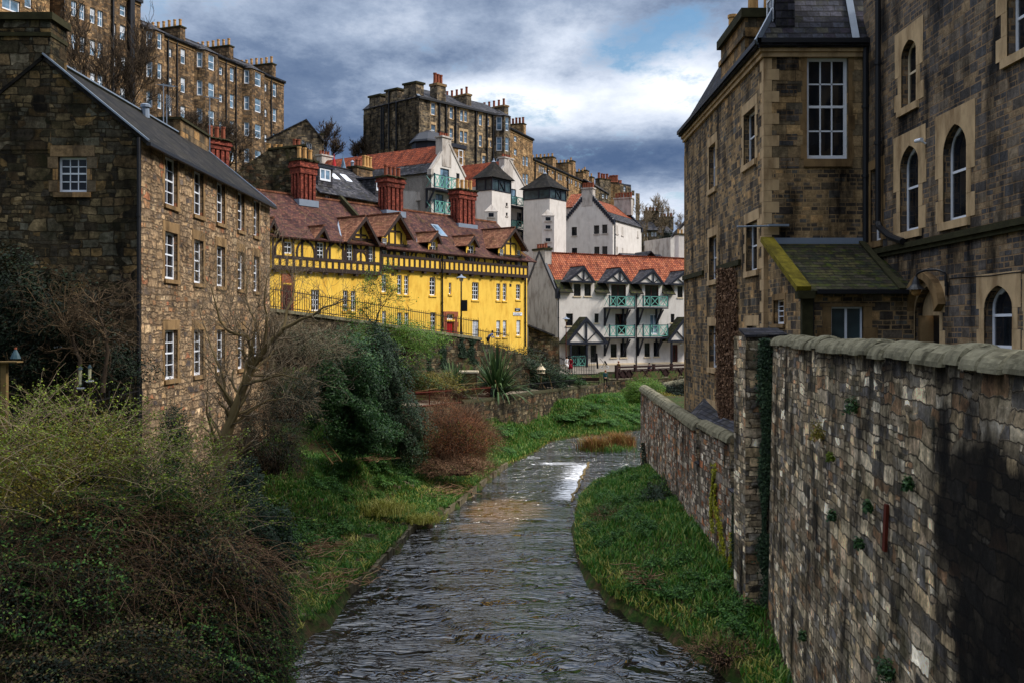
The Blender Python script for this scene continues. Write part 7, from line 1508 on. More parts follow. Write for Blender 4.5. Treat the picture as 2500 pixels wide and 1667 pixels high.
M['lf_grey'] = leafmat('grey twiggy leaf', [(.2, (44, 44, 32)), (.6, (76, 74, 56)), (.9, (112, 106, 84))], .8, .1)
M['grass'] = leafmat('grass blade', [(.12, (26, 50, 18)), (.4, (50, 96, 32)), (.66, (80, 128, 46)), (.78, (116, 134, 60)), (.95, (150, 150, 84))], .55, .3)
M['grass_d'] = leafmat('shaded grass blade', [(.12, (20, 46, 14)), (.5, (36, 80, 24)), (.95, (84, 116, 48))], .55, .3)
M['grass_y'] = leafmat('yellow tussock blade', [(.2, (110, 116, 40)), (.6, (150, 148, 64)), (.9, (184, 172, 100))], .6, .3)
M['sedge'] = leafmat('brown sedge blade', [(.2, (96, 62, 34)), (.6, (140, 96, 54)), (.9, (116, 122, 50))], .7, .2)
M['drygrass'] = leafmat('dead stem', [(.2, (84, 66, 44)), (.6, (136, 112, 78)), (.9, (176, 150, 112))], .8, .1)
M['twig_l'] = leafmat('pale bramble stem', [(.2, (84, 56, 40)), (.6, (130, 96, 70)), (.9, (168, 138, 106))], .8, .0)
M['twig_b'] = leafmat('brown stem', [(.2, (44, 34, 24)), (.6, (76, 60, 42)), (.9, (108, 90, 66))], .85, .0)
M['twig_d'] = leafmat('dark twig', [(.2, (34, 28, 22)), (.6, (60, 48, 36)), (.9, (92, 76, 58))], .85, .0)
M['twig_g'] = leafmat('grey twig', [(.2, (82, 70, 54)), (.6, (122, 106, 84)), (.9, (160, 142, 116))], .85, .0)
M['trunkbark'] = plain('olive tan bark', (120, 104, 72), .9, .1, .35, 6, .02, dark=(110, 110, 90), damt=.6)
M['creeper'] = leafmat('dead brown creeper', [(.2, (56, 38, 28)), (.6, (104, 76, 56)), (.9, (148, 116, 88))], .9, .0)
def npmesh(name, V, Fc, mat, parent=None, n=4, label=None, cat=None, kind=None, loc=None, group=None):
    org = np.array(WL[parent.name]) if parent is not None else (np.array(loc) if loc is not None else np.array([V[:, 0].mean(), V[:, 1].mean(), V[:, 2].min()]))
    me = bpy.data.meshes.new(name); me.vertices.add(len(V)); me.vertices.foreach_set('co', (V-org).astype(np.float32).ravel()); k = len(Fc)
    me.loops.add(k*n); me.loops.foreach_set('vertex_index', Fc.astype(np.int32).ravel()); me.polygons.add(k); me.polygons.foreach_set('loop_start', np.arange(0, k*n, n, dtype=np.int32)); me.polygons.foreach_set('loop_total', np.full(k, n, np.int32)); me.update(calc_edges=True)
    me.materials.append(M[mat]); o = bpy.data.objects.new(name, me); COL.objects.link(o)
    if parent is not None: o.parent = parent; WL[o.name] = Vector(org)
    else: o.location = org; WL[o.name] = Vector(org)
    return tag(o, label, cat, group, kind)
def rnd(n, s=None): return RNG.normal(size=(n, 3) if s is None else s)
def leaves(C, size, asp=.55, upb=.6, out=None):
    """one bent diamond leaf per centre"""
    n = len(C); size = np.broadcast_to(np.asarray(size, float), (n,))*RNG.uniform(.6, 1.35, n)
    a = rnd(n); a /= np.linalg.norm(a, axis=1)[:, None]; nn = rnd(n); nn[:, 2] = np.abs(nn[:, 2])+upb
    if out is not None: nn += out*1.2
    nn /= np.linalg.norm(nn, axis=1)[:, None]; a -= (a*nn).sum(1)[:, None]*nn; a /= np.linalg.norm(a, axis=1)[:, None]; b = np.cross(nn, a); s = size[:, None]
    V = np.stack([C-a*s*.5, C-b*s*.5*asp+nn*s*.06, C+a*s*.5, C+b*s*.5*asp+nn*s*.06], 1).reshape(-1, 3); return V, np.arange(n*4).reshape(n, 4)
def tubes(Pt, R, k=3):
    """Pt (N,K,3), R (N,K): thin prisms"""
    N, K, _ = Pt.shape; d = np.gradient(Pt, axis=1); d /= np.linalg.norm(d, axis=2)[..., None]+1e-9; ref = np.array([.31, .2, .93]); x = np.cross(d, ref); x /= np.linalg.norm(x, axis=2)[..., None]+1e-9; y = np.cross(d, x)
    ang = np.arange(k)*2*np.pi/k; V = Pt[:, :, None, :]+(x[:, :, None, :]*np.cos(ang)[None, None, :, None]+y[:, :, None, :]*np.sin(ang)[None, None, :, None])*R[:, :, None, None]
    idx = np.arange(N*K*k).reshape(N, K, k); a = idx[:, :-1, :]; b = np.roll(a, -1, 2); c = idx[:, 1:, :]; d_ = np.roll(c, -1, 2); return V.reshape(-1, 3), np.stack([a, b, d_, c], -1).reshape(-1, 4)
def merge(*L):
    V = []; Fc = []; o = 0
    for v, f in L: V.append(v); Fc.append(f+o); o += len(v)
    return np.concatenate(V), np.concatenate(Fc)
def blades(B, h, w, lean=.35):
    """grass blades: bent double quads from base points"""
    n = len(B); h = h*RNG.uniform(.5, 1.3, n); a = RNG.uniform(0, 6.28, n); d = np.stack([np.cos(a), np.sin(a), np.zeros(n)], 1); s = np.stack([-np.sin(a), np.cos(a), np.zeros(n)], 1); l = (lean*RNG.uniform(.2, 1.5, n)*h)[:, None]
    up = np.zeros((n, 3)); up[:, 2] = h; w_ = s*(w*RNG.uniform(.6, 1.3, n))[:, None]*.5
    p0 = B; p1 = B+up*.62+d*l*.35; p2 = B+up*.95+d*l*1.1
    V = np.stack([p0-w_, p0+w_, p1+w_*.8, p1-w_*.8, p2+w_*.2, p2-w_*.2], 1).reshape(-1, 3); i = np.arange(n)*6
    Fc = np.concatenate([np.stack([i, i+1, i+2, i+3], 1), np.stack([i+3, i+2, i+4, i+5], 1)]); return V, Fc
def in_ell(n, c, r, shell=.55, lump=.22, seed=1, low=-.6):
    """points in the outer part of a lumpy ellipsoid"""
    v = rnd(n*2); v /= np.linalg.norm(v, axis=1)[:, None]; v = v[v[:, 2] > low][:n]; f = 1+lump*np.sin(v[:, 0]*5.1+seed)*np.cos(v[:, 1]*4.3+seed*2)+lump*.7*np.sin(v[:, 2]*7+v[:, 0]*6+seed*3)+lump*.5*np.sin(v[:, 1]*13+v[:, 2]*11+seed)
    rr = 1-(1-shell)*RNG.random(len(v))**1.7; return np.array(c)+v*np.array(r)*(f*rr)[:, None], v
def bush(name, label, cat, c, r, n, size, mat, stem='twig_d', nst=40, shell=.5, lump=.25, asp=.55, seed=1, low=-.5, group=None, extra=None, zg=None, tw=0, twm='twig_g', twr=.008):
    zg = c[2]-r[2]*.7 if zg is None else zg; t = thing(name, (c[0], c[1], zg), label, cat, group); C, v = in_ell(n, c, r, shell, lump, seed, low); V, Fc = leaves(C, size, asp, .5, v); npmesh('foliage', V, Fc, mat, t)
    if nst:
        E, _ = in_ell(nst, c, np.array(r)*.85, .6, lump, seed); E = E[:nst]; k = 5; B = np.array([c[0], c[1], zg])+rnd(len(E))*np.array([r[0]*.18, r[1]*.18, 0]); T = np.linspace(0, 1, k)[None, :, None]; Pt = B[:, None]*(1-T)+E[:, None]*T+rnd(0, (len(E), k, 3))*.06*min(r)*(T*(1-T)*4); R = np.broadcast_to(np.linspace(.035, .008, k), (len(E), k)); V, Fc = tubes(Pt, R); npmesh('stems', V, Fc, stem, t)
    if tw:
        C, v = in_ell(tw, c, r, .7, lump, seed); k = 4; L = np.array(r).mean()*.3; d = v+rnd(len(C))*.5; d /= np.linalg.norm(d, axis=1)[:, None]; T = np.linspace(0, 1, k)[None, :, None]; Pt = C[:, None]+d[:, None]*T*L*RNG.uniform(.5, 1.4, len(C))[:, None, None]+rnd(0, (len(C), k, 3))*.04*T; R = np.broadcast_to(np.linspace(twr, twr*.4, k), (len(C), k)); V, Fc = tubes(Pt, R); npmesh('twigs', V, Fc, twm, t)
    return t
# ---- bare trees
def grow(p, d, L, r, lev, out, spread=.6, up=.12, seg=5, wig=.16, kids=(3, 4), ratio=.68, minr=.004):
    pts = [np.array(p)]; rs = [r]; dd = np.array(d, float)
    for i in range(seg):
        dd = dd+RNG.normal(size=3)*wig; dd[2] += up; dd /= np.linalg.norm(dd); pts.append(pts[-1]+dd*L/seg); rs.append(max(minr, r*(1-.5*(i+1)/seg)))
    out.append((pts, rs))
    if lev == 0: return
    for k in range(random.randint(*kids)):
        t = random.uniform(.3, 1.0) if k else 1.0; i = min(seg, max(1, int(t*seg))); q = dd*1.0 if k == 0 else (pts[i]-pts[i-1])/np.linalg.norm(pts[i]-pts[i-1]); o = RNG.normal(size=3); o -= o.dot(q)*q; o /= np.linalg.norm(o); nd = q*(1-spread*.4)+o*spread*random.uniform(.6, 1.2)
        nd /= np.linalg.norm(nd); grow(pts[i], nd, L*ratio*random.uniform(.75, 1.15), max(minr, rs[i]*.68), lev-1, out, spread, up, seg, wig, kids, ratio, minr)
def limbs_mesh(name, out, mat, parent, k=5, lo=0, hi=9):
    S = [o for o in out if lo <= o[1][0] < hi]
    if not S: return
    by = {}
    for p, r in S: by.setdefault(len(p), []).append((p, r))
    L = []
    for n, l in by.items(): L.append(tubes(np.array([p for p, _ in l]), np.array([r for _, r in l]), k))
    V, Fc = merge(*L); npmesh(name, V, Fc, mat, parent)
def bare_tree(label, base, H, r, lev=5, mat='twig_d', spread=.6, up=.1, lean=(0, 0, 1), group=None, thr=None, name='bare_tree', **kw):
    t = thing(name, base, label, 'tree', group); out = []; grow(base, lean, H*.33, r, lev, out, spread, up, **kw); th = thr or r*.3
    limbs_mesh('trunk', out, mat, t, 6, th, 99); limbs_mesh('crown', out, mat, t, 3, 0, th); return t, out
gh = lambda x, y: float(height(np.array([x]), np.array([y]))[0])
# trees on the skyline and beside the tenements
for (px, y0, y1, Y, lab, kw) in ((232, 330, 60, 75, 'bare tree with many fine upright branches in front of the taller tenement block', dict(lev=6, spread=.4)), (268, 350, 90, 78, 'second bare tree just right of it before the tenement wall', dict(lev=6, spread=.4)),
                                 (450, 420, 240, 96, 'low bare tree above the slate ridge in front of the long tenement terrace', dict(lev=6, spread=.75)), (560, 430, 290, 84, 'wide dark bare tree behind the slate roof reaching over the tenement foot', dict(lev=6, spread=.75)),
                                 (793, 430, 300, 150, 'slim bare tree against the sky beside the small grey gable', dict(lev=6, spread=.5)), (868, 440, 325, 165, 'bushy bare tree on the skyline left of the dark central tenement', dict(lev=6, spread=.6)), (905, 440, 345, 160, 'low bare tree at the corner of the dark central tenement', dict(lev=5, spread=.6)),
                                 (1583, 600, 485, 170, 'round headed bare tree dotted with nests right of the skyline row', dict(lev=6, spread=.6)), (1621, 600, 480, 178, 'slender pale bare tree above the distant villas', dict(lev=6, spread=.45)), (1660, 590, 520, 185, 'small bare tree beside the white cottage roof', dict(lev=5, spread=.6)), (1600, 625, 570, 160, 'low russet bare tree in front of the distant villa', dict(lev=5, spread=.7))):
    b = at(px, y0, Y); H = (y0-y1)/F*Y; bare_tree(lab, b, H*1.15, H*.024, mat='twig_d' if px < 1000 else 'twig_g', up=.1, minr=Y*(.00017 if px < 1000 else .0001), ratio=.76 if px < 1000 else .7, wig=.12, **kw)
bush('evergreen_tree', 'dark evergreen beside the distant villas', 'tree', at(1632, 596, 165), (1.6, 1.6, 2.0), 2500, .3, 'lf_holly', nst=6)
# main bare tree on the bank
TY = 27.0
mt = thing('bare_tree', at(530, 1215, TY), 'tall many stemmed bare tree in front of the stone house wall', 'tree'); out = []
def limb(pts, r0, r1, Y0=TY, Y1=TY): 
    n = len(pts); P3 = [np.array(at(px, py, Y0+(Y1-Y0)*i/(n-1))) for i, (px, py) in enumerate(pts)]; rs = [r0+(r1-r0)*i/(n-1) for i in range(n)]
    Q = []; R = []
    for i in range(n-1):
        for t in (0, .5): Q.append(P3[i]*(1-t)+P3[i+1]*t+RNG.normal(size=3)*.02); R.append(rs[i]*(1-t)+rs[i+1]*t)
    Q.append(P3[-1]); R.append(rs[-1]); out.append((Q, R)); return Q, R
T_ = []
T_.append(limb([(528, 1230), (540, 1120), (556, 1050), (575, 1000), (597, 942), (617, 889), (652, 844), (690, 808)], .19, .06))
T_.append(limb([(690, 808), (735, 780), (790, 752), (840, 735)], .055, .012, TY, TY-.8)); T_.append(limb([(690, 808), (700, 760), (716, 715), (722, 660)], .045, .01, TY, TY+1))
T_.append(limb([(613, 900), (616, 850), (604, 822), (575, 814), (548, 802), (528, 762), (515, 700)], .07, .012, TY, TY-1)); T_.append(limb([(575, 1000), (548, 960), (540, 905), (520, 860), (500, 800)], .06, .012, TY, TY+.8))
T_.append(limb([(545, 1110), (520, 1060), (505, 1010), (508, 960)], .05, .012, TY, TY-.6)); T_.append(limb([(600, 940), (640, 925), (690, 915), (740, 925)], .05, .01, TY, TY-1.0)); T_.append(limb([(560, 1040), (600, 1010), (650, 975), (700, 968)], .045, .01, TY, TY+.6))
T_.append(limb([(640, 860), (650, 800), (645, 740), (652, 680)], .05, .01, TY, TY-.5)); T_.append(limb([(615, 850), (625, 790), (600, 730), (605, 670)], .045, .01, TY, TY+.4))
lim = list(out)
for Q, R in lim:
    for k in range(int(len(Q)*2.6)):
        i = random.randint(2, len(Q)-1); q = np.array(Q[i])-np.array(Q[i-1]); q /= np.linalg.norm(q); o = RNG.normal(size=3); o /= np.linalg.norm(o); d = q*.45+o*.8+np.array([0, 0, .4]); d /= np.linalg.norm(d)
        grow(Q[i], d, random.uniform(.5, 1.35), max(.008, R[i]*.33), 2, out, .6, .07, 5, .2, (2, 4), .62, .0035)
limbs_mesh('trunk', out, 'trunkbark', mt, 7, .035, 99); limbs_mesh('crown', out, 'twig_g', mt, 3, 0, .035)
# small leafy tree on the retaining wall
b = np.array(at(905, 845, 68)); t = thing('small_tree', tuple(b), 'small leaning tree with fresh green leaves against the yellow wall', 'tree'); out = []; grow(b, (.0, 0, 1), 2.4, .1, 5, out, .75, .05, 5, .2, (3, 4), .72, .008); limbs_mesh('trunk', out, 'twig_d', t, 6, .03, 9); limbs_mesh('crown', out, 'twig_d', t, 3, 0, .03)
tips = np.array([o[0][-1] for o in out if o[1][0] < .03]); C = np.repeat(tips, 3, 0)+rnd(len(tips)*3)*.13; C = C[C[:, 2] > b[2]+1.0]; V, Fc = leaves(C, .12); npmesh('leaves', V, Fc, 'lf_green', t)
# gnarled shrubs by the gable
for (pts, lab) in (([(250, 960), (262, 860), (255, 800), (230, 740)], 'gnarled bare shrub with pale twisted twigs against the dark gable'), ([(180, 960), (195, 880), (170, 810), (140, 770)], 'twisted bare shrub beside the bird feeders')):
    b = at(*pts[0], 27.6); t = thing('bare_shrub', b, lab, 'shrub'); out = []; Q, R = limb(pts, .07, .02, 27.6, 28)
    lim = [(Q, R)]
    for k in range(46):
        i = random.randint(3, len(Q)-1); o = RNG.normal(size=3)*[1, .35, .8]; o /= np.linalg.norm(o); grow(Q[i], o*.9+np.array([0, 0, .25]), random.uniform(.5, 1.2), .02, 3, out, .8, .03, 5, .3, (2, 3), .62, .004)
    limbs_mesh('trunk', out, 'twig_d', t, 6, .03, 9); limbs_mesh('crown', out, 'twig_b', t, 3, 0, .03)
# dark evergreen climbing over the gable
bush('evergreen_shrub', 'near black evergreen shrub piled against the dark gable', 'shrub', at(60, 800, 28.6), (2.1, 1.2, 2.0), 26000, .09, 'lf_holly', nst=20, low=-.95, zg=4.5, lump=.3)
bush('evergreen_shrub', 'lower dark evergreen shrub behind the black garden fence', 'shrub', at(230, 900, 29.2), (1.5, .7, 1.0), 7000, .08, 'lf_holly', nst=10, zg=5.4, seed=3)
bush('conifer', 'small dark pointed conifer at the foot of the stone house wall', 'shrub', at(425, 1070, 26.5), (.42, .4, .95), 5000, .06, 'lf_dark', nst=6, shell=.2, lump=.1, low=-1)
# ---- foreground thicket on the left bank
def mound(px, py, Y, r): return np.array(at(px, py, Y)), np.array(r)
def arcs(n, c, r, L, rad, mat, parent, name, droop=.5, seed=1, k=9, up=.5, region=None):
    C, v = in_ell(n, c, r, .75, .2, seed, -.4); a = RNG.uniform(0, 6.28, len(C)); d = np.stack([np.cos(a), np.sin(a)*.8, RNG.uniform(-.1, 1, len(C))*up], 1)+v*.25; d /= np.linalg.norm(d, axis=1)[:, None]; Ls = L*RNG.uniform(.4, 1.3, len(C)); T = np.linspace(0, 1, k)[None, :, None]
    cv_ = np.cross(d, rnd(len(C))); cv_ /= np.linalg.norm(cv_, axis=1)[:, None]
    Pt = C[:, None]+d[:, None]*T*Ls[:, None, None]+cv_[:, None]*(T**2)*(Ls*.35*RNG.uniform(-1, 1, len(C)))[:, None, None]; Pt[:, :, 2] -= (T[:, :, 0]**2)*Ls[:, None]*droop; Pt += np.cumsum(rnd(0, Pt.shape)*.012, axis=1); R = np.broadcast_to(np.linspace(rad, rad*.4, k), (len(C), k))*RNG.uniform(.6, 1.3, len(C))[:, None]; V, Fc = tubes(Pt, R); o = npmesh(name, V, Fc, mat, parent); return Pt
# spring shrub (upper left, bright opening buds)
ss = thing('spring_shrub', at(180, 1250, 23), 'loose shrub of thin stems dotted with bright yellow green new leaves', 'shrub')
for j, (px, py, Y, r, n) in enumerate(((150, 1120, 22.5, (2.0, 1.6, 1.05), 420), (400, 1190, 23, (1.3, 1.2, .85), 260), (60, 1200, 21, (1.3, 1.2, 1.0), 200), (505, 1275, 23.5, (.9, .9, .5), 110))):
    c, r = mound(px, py, Y, r); P1 = arcs(n, c, r, 1.3, .009, 'twig_g', ss, 'stems', .15, j+1, up=1.2); q = P1[:, 3:].reshape(-1, 3); q = q[RNG.random(len(q)) < .8]; cl = np.repeat(q, 4, 0)+rnd(len(q)*4)*.035; V, Fc = leaves(cl, .055, .7, .9); npmesh('leaves', V, Fc, 'lf_spring', ss)
    C, v = in_ell(n*14, c, r*.92, .3, .25, j); V, Fc = leaves(C, .06, .6, .5); npmesh('inner_leaves', V, Fc, 'lf_mid' if j % 2 else 'lf_ylw', ss)
# bramble thicket (lower left)
bt = thing('bramble_thicket', at(300, 1667, 21), 'dense bramble thicket of arching dry stems over dark leaves in the near left corner', 'thicket')
MND = ((110, 1350, 21.8, (2.0, 1.5, 1.2)), (270, 1300, 22.8, (1.7, 1.4, 1.0)), (330, 1420, 22.3, (2.5, 1.8, 1.55)), (560, 1440, 23.4, (1.25, 1.3, 1.35)), (90, 1500, 20.5, (2.0, 1.6, 1.6)), (500, 1640, 21.5, (1.6, 1.5, 1.3)), (200, 1700, 19.2, (2.3, 1.4, 1.3)), (640, 1600, 23.6, (.75, .9, 1.3)))
for j, (px, py, Y, r) in enumerate(MND):
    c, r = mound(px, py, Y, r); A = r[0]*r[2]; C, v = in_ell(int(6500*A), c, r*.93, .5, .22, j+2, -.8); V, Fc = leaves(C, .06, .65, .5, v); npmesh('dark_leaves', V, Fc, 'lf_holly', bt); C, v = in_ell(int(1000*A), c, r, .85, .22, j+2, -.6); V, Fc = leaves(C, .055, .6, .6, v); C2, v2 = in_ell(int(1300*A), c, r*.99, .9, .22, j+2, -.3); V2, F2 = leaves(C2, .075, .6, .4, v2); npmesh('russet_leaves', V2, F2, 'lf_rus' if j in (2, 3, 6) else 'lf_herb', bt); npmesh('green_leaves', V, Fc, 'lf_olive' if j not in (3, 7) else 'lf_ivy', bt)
    arcs(int((430 if j < 5 else 190)*A), c, r*.97, 1.15, .0048, 'twig_l' if j < 4 else 'twig_b', bt, 'arching_stems', .7, j+4, up=.6); arcs(int(70*A), c, r*.95, 1.1, .006, 'twig_d', bt, 'dark_stems', .6, j+9)
c, r = mound(640, 1340, 25, (.85, .9, 1.3)); bush('ivy_bush', 'glossy dark ivy bush at the foot of the many stemmed tree', 'shrub', tuple(c), tuple(r), 13000, .075, 'lf_ivy', nst=10, zg=1.2)
bush('ivy_bush', 'ivy bush hanging toward the stony shore at the thicket edge', 'shrub', at(665, 1520, 24.6), (.5, .7, 1.0), 6000, .06, 'lf_ivy', nst=8, zg=.6, seed=5)
bush('ivy_bush', 'ivy heap between the tree trunk and the stone house corner', 'shrub', at(575, 1200, 28), (.8, .9, .8), 7000, .075, 'lf_ivy', nst=8, zg=3, seed=6)
# ---- shrubs on the middle bank
bush('twiggy_shrub', 'grey green twiggy shrub high on the bank below the railings', 'shrub', at(715, 850, 47), (2.3, 2.0, 1.2), 9000, .09, 'lf_grey', nst=100, tw=1700, twm='twig_g', twr=.007, lump=.3)
bush('twiggy_shrub', 'leafless brushwood hanging over the dark hollow of the bank', 'shrub', at(700, 975, 43), (1.4, 1.5, 1.3), 9000, .07, 'lf_holly', nst=120, tw=900, twm='twig_g', twr=.0065, seed=4, low=-.8)
bush('twiggy_shrub', 'dark brushwood beside the leaning ladder', 'shrub', at(655, 1090, 40), (1.4, 1.5, 1.5), 8000, .07, 'lf_holly', nst=80, tw=1500, twm='twig_d', seed=6, low=-.8)
bush('twiggy_shrub', 'brown twiggy thicket under the coping of the retaining wall', 'shrub', at(805, 860, 54), (2.9, 2, 1.4), 12000, .1, 'lf_mid', nst=120, tw=900, twm='twig_d', seed=8)
bush('laurel_shrub', 'large mid green leafy shrub left of the black green one', 'shrub', at(835, 960, 49), (1.9, 1.7, 2.3), 26000, .13, 'lf_mid', nst=60, seed=2, lump=.3, low=-.7)
bush('laurel_shrub', 'lower spreading green shrub above the ladder and grass', 'shrub', at(885, 1060, 49.5), (1.6, 1.5, 1.3), 14000, .12, 'lf_mid', nst=40, seed=7, low=-.8)
bush('ivy_tree', 'tall ivy clad tree stump shape dark against the retaining wall', 'shrub', at(925, 925, 54), (1.35, 1.4, 2.9), 26000, .12, 'lf_ivy', nst=30, seed=3, low=-.95)
bush('ivy_tree', 'dark ivy mass behind the red brown bush', 'shrub', at(985, 1045, 53), (1.3, 1.3, 2.0), 16000, .1, 'lf_dark', nst=30, seed=9, low=-.95)
bush('green_shrub', 'bright green shrub beside the small leaning tree', 'shrub', at(965, 835, 68), (3.0, 1.6, 1.5), 12000, .12, 'lf_green', nst=60, tw=500, seed=11, lump=.35)
bush('green_shrub', 'olive green climber spilling down the retaining wall', 'shrub', at(955, 915, 70), (3.0, 1.2, 2.2), 12000, .12, 'lf_mid', nst=60, tw=600, seed=12, lump=.4)
bush('green_shrub', 'low green mound at the head of the retaining wall', 'shrub', at(872, 900, 60), (2.3, 1.5, 1.5), 10000, .12, 'lf_green', nst=40, tw=500, seed=13, lump=.4)
bush('red_bush', 'rounded red brown bush in the middle of the bank', 'shrub', at(1100, 1070, 58), (2.55, 2.2, 2.05), 30000, .075, 'lf_red', nst=260, stem='twig_d', tw=3200, twm='creeper', twr=.007, lump=.16, low=-.85, seed=5)
bush('red_bush', 'lower red brown skirt of dry stems by the stone edging', 'shrub', at(1120, 1140, 56), (1.9, 1.3, .6), 6000, .07, 'creeper', nst=60, tw=1200, twm='creeper', twr=.007, seed=15)
bush('yellow_shrub', 'yellow green shrub in the garden at the foot of the retaining wall', 'shrub', at(1035, 938, 71), (2.4, 1.2, 1.0), 9000, .1, 'lf_ylw', nst=120, tw=900, twm='twig_g', seed=16)
bush('box_shrub', 'low dark clipped shrub before the flax plants', 'shrub', at(1085, 956, 73), (1.5, .9, .5), 5000, .09, 'lf_dark', nst=10, seed=17)
bush('trailing_shrub', 'dark shrub cascading down the slope beside the stairs', 'shrub', at(1245, 890, 90), (3.2, 1.8, 1.6), 20000, .14, 'lf_dark', nst=60, tw=700, seed=18, lump=.3, low=-.9)
bush('trailing_shrub', 'lower end of the dark hillside shrub near the bird table', 'shrub', at(1305, 922, 93), (3.0, 1.4, 1.5), 14000, .14, 'lf_dark', nst=40, seed=19, lump=.3, low=-.9)
bush('trailing_shrub', 'green scrub behind the garden path railing', 'shrub', at(1370, 930, 98), (2.2, 1.0, .8), 7000, .12, 'lf_mid', nst=30, seed=20)
bush('river_shrub', 'rounded bright green shrub below the terrace wall', 'shrub', at(1572, 958, 84), (1.75, 1.5, 1.15), 15000, .1, 'lf_green', nst=40, seed=21, lump=.15, low=-.8)
bush('river_shrub', 'yellow green scrub behind the far end of the river wall', 'shrub', at(1632, 985, 76), (1.5, 1.2, .8), 9000, .09, 'lf_ylw', nst=40, seed=22, low=-.8)
bush('river_shrub', 'dark undergrowth under the pale round coped wall', 'shrub', at(1650, 975, 88), (2.0, 1.0, 1.6), 9000, .12, 'lf_holly', nst=20, seed=23, low=-.9)
# flax plants
def flax(label, c, n, L):
    t = thing('flax_plant', c, label, 'plant', None); k = 7; a = RNG.uniform(0, 6.28, n); e = RNG.uniform(.35, 1.5, n); Ls = L*RNG.uniform(.6, 1.1, n); T = np.linspace(0, 1, k); d = np.stack([np.cos(a)*np.cos(e), np.sin(a)*np.cos(e), np.sin(e)], 1); P3 = np.array(c)+d[:, None]*T[None, :, None]*Ls[:, None, None]; P3[:, :, 2] -= (T[None, :]**3)*(Ls*(.4*np.cos(e)+.03))[:, None]
    s = np.stack([-np.sin(a), np.cos(a), np.zeros(n)], 1); w = np.interp(T, [0, .3, .8, 1], [.05, .075, .05, .01]); A_ = P3-s[:, None]*w[None, :, None]; B_ = P3+s[:, None]*w[None, :, None]; V = np.stack([A_, B_], 2).reshape(-1, 3); i = np.arange(n*k*2).reshape(n, k, 2); Fc = np.stack([i[:, :-1, 0], i[:, :-1, 1], i[:, 1:, 1], i[:, 1:, 0]], -1).reshape(-1, 4); npmesh('leaves', V, Fc, 'flax', t)
M['flax'] = leafmat('flax leaf', [(.2, (26, 40, 22)), (.6, (58, 82, 46)), (.9, (96, 116, 70))], .6, .15, .2)
b = at(1108, 952, 76); flax('smaller spiky flax plant beside the brown log store', (b[0], b[1], gh(b[0], b[1])), 170, 3.3); b = at(1212, 968, 80); flax('broad spiky flax plant in the middle of the garden', (b[0], b[1], gh(b[0], b[1])), 330, 4.6)
# ivy strips and creepers on walls
def wallivy(name, label, fpos, n, size, mat, cat='ivy', nrm=(0, -1, 0)):
    C, keep = fpos(n); t = thing(name, tuple(C.mean(0)*[1, 1, 0]+[0, 0, C[:, 2].min()]), label, cat); V, Fc = leaves(C, size, .75, .1, np.array(nrm)*1.5+np.zeros((len(C), 3))); npmesh('leaves', V, Fc, mat, t); return t
def strip_on(f, px, y0, y1, wpx, wob=6, thick=.14):
    def fn(n):
        t = RNG.random(n); py = y0+(y1-y0)*t; w = wpx*(.55+.45*np.sin(t*9+px)*np.sin(t*4+1)); x = px+RNG.normal(size=n)*w*.33+np.sin(t*5+px)*wob*.5; C = []
        for a, b_ in zip(x, py): u = f.ux(a); z = f.z(a, b_); C.append(f.P(u, -RNG.random()*thick, z))
        return np.array(C), None
    return fn
for px, y0, y1, w, lab in ((1050, 812, 905, 22, 'broad left ivy strip hanging on the retaining wall'), (1083, 822, 900, 20, 'ivy strip below the red door on the retaining wall'), (1128, 826, 872, 16, 'short ivy strip under the lamp post'), (1152, 828, 888, 18, 'right hand ivy strip on the retaining wall')): wallivy('ivy', lab, strip_on(ST, px, y0, y1, w), 2600, .12, 'lf_ivy')
wallivy('ivy', 'narrow dark ivy column covering the end pier', strip_on(R5.off(-.03), 1866, 826, 1330, 30, 6, .2), 13000, .075, 'lf_ivyg')
wallivy('ivy', 'dark ivy spreading low on the pier foot', strip_on(R5.off(-.03), 1872, 1300, 1570, 44, 12, .3), 8000, .075, 'lf_ivyg')
RWf = Fac((8.0, 62.0), (-.8, -23.0)); RW2 = Fac((7.2, 38.3), (0, -1))
wallivy('ivy', 'bright yellow ivy running down the river wall', strip_on(RW2, 1757, 1180, 1390, 15, 18, .08), 1500, .07, 'lf_ivyy', nrm=(-1, 0, 0)); wallivy('ivy', 'yellow ivy strip nearer the slated step of the river wall', strip_on(RW2, 1742, 1130, 1300, 9, 8, .08), 1000, .07, 'lf_ivyy', nrm=(-1, 0, 0)); wallivy('ivy', 'thin lower trail of yellow leaves on the river wall', strip_on(RW2, 1785, 1300, 1430, 10, 8, .08), 700, .07, 'lf_ivyy', nrm=(-1, 0, 0))
wallivy('ivy', 'dark ivy in the angle of the stepped river wall', strip_on(RW2, 1800, 1200, 1480, 14, 10, .12), 2200, .07, 'lf_ivy', nrm=(-1, 0, 0)); wallivy('ivy', 'green ivy clump at the far foot of the river wall', strip_on(RWf, 1575, 1080, 1160, 8, 3, .2), 900, .09, 'lf_ivy', nrm=(-1, 0, 0))
def creeper(n):
    t = RNG.random(n)**.9; py = 655+(1068-655)*t; x = np.interp(py, [655, 1068], [1778, 1782])+RNG.uniform(-1, 1, n)*np.interp(py, [650, 760, 960, 1070], [24, 27, 27, 17])*RNG.uniform(.7, 1.05, n); return np.array([R1.P(R1.ux(a), -.02-RNG.random()*.14, R1.z(a, b_)) for a, b_ in zip(x, py)]), None
cr = wallivy('dead_creeper', 'bare brown creeper matted down the river side of the sandstone building', creeper, 9000, .1, 'creeper', 'creeper', (-1, 0, 0))
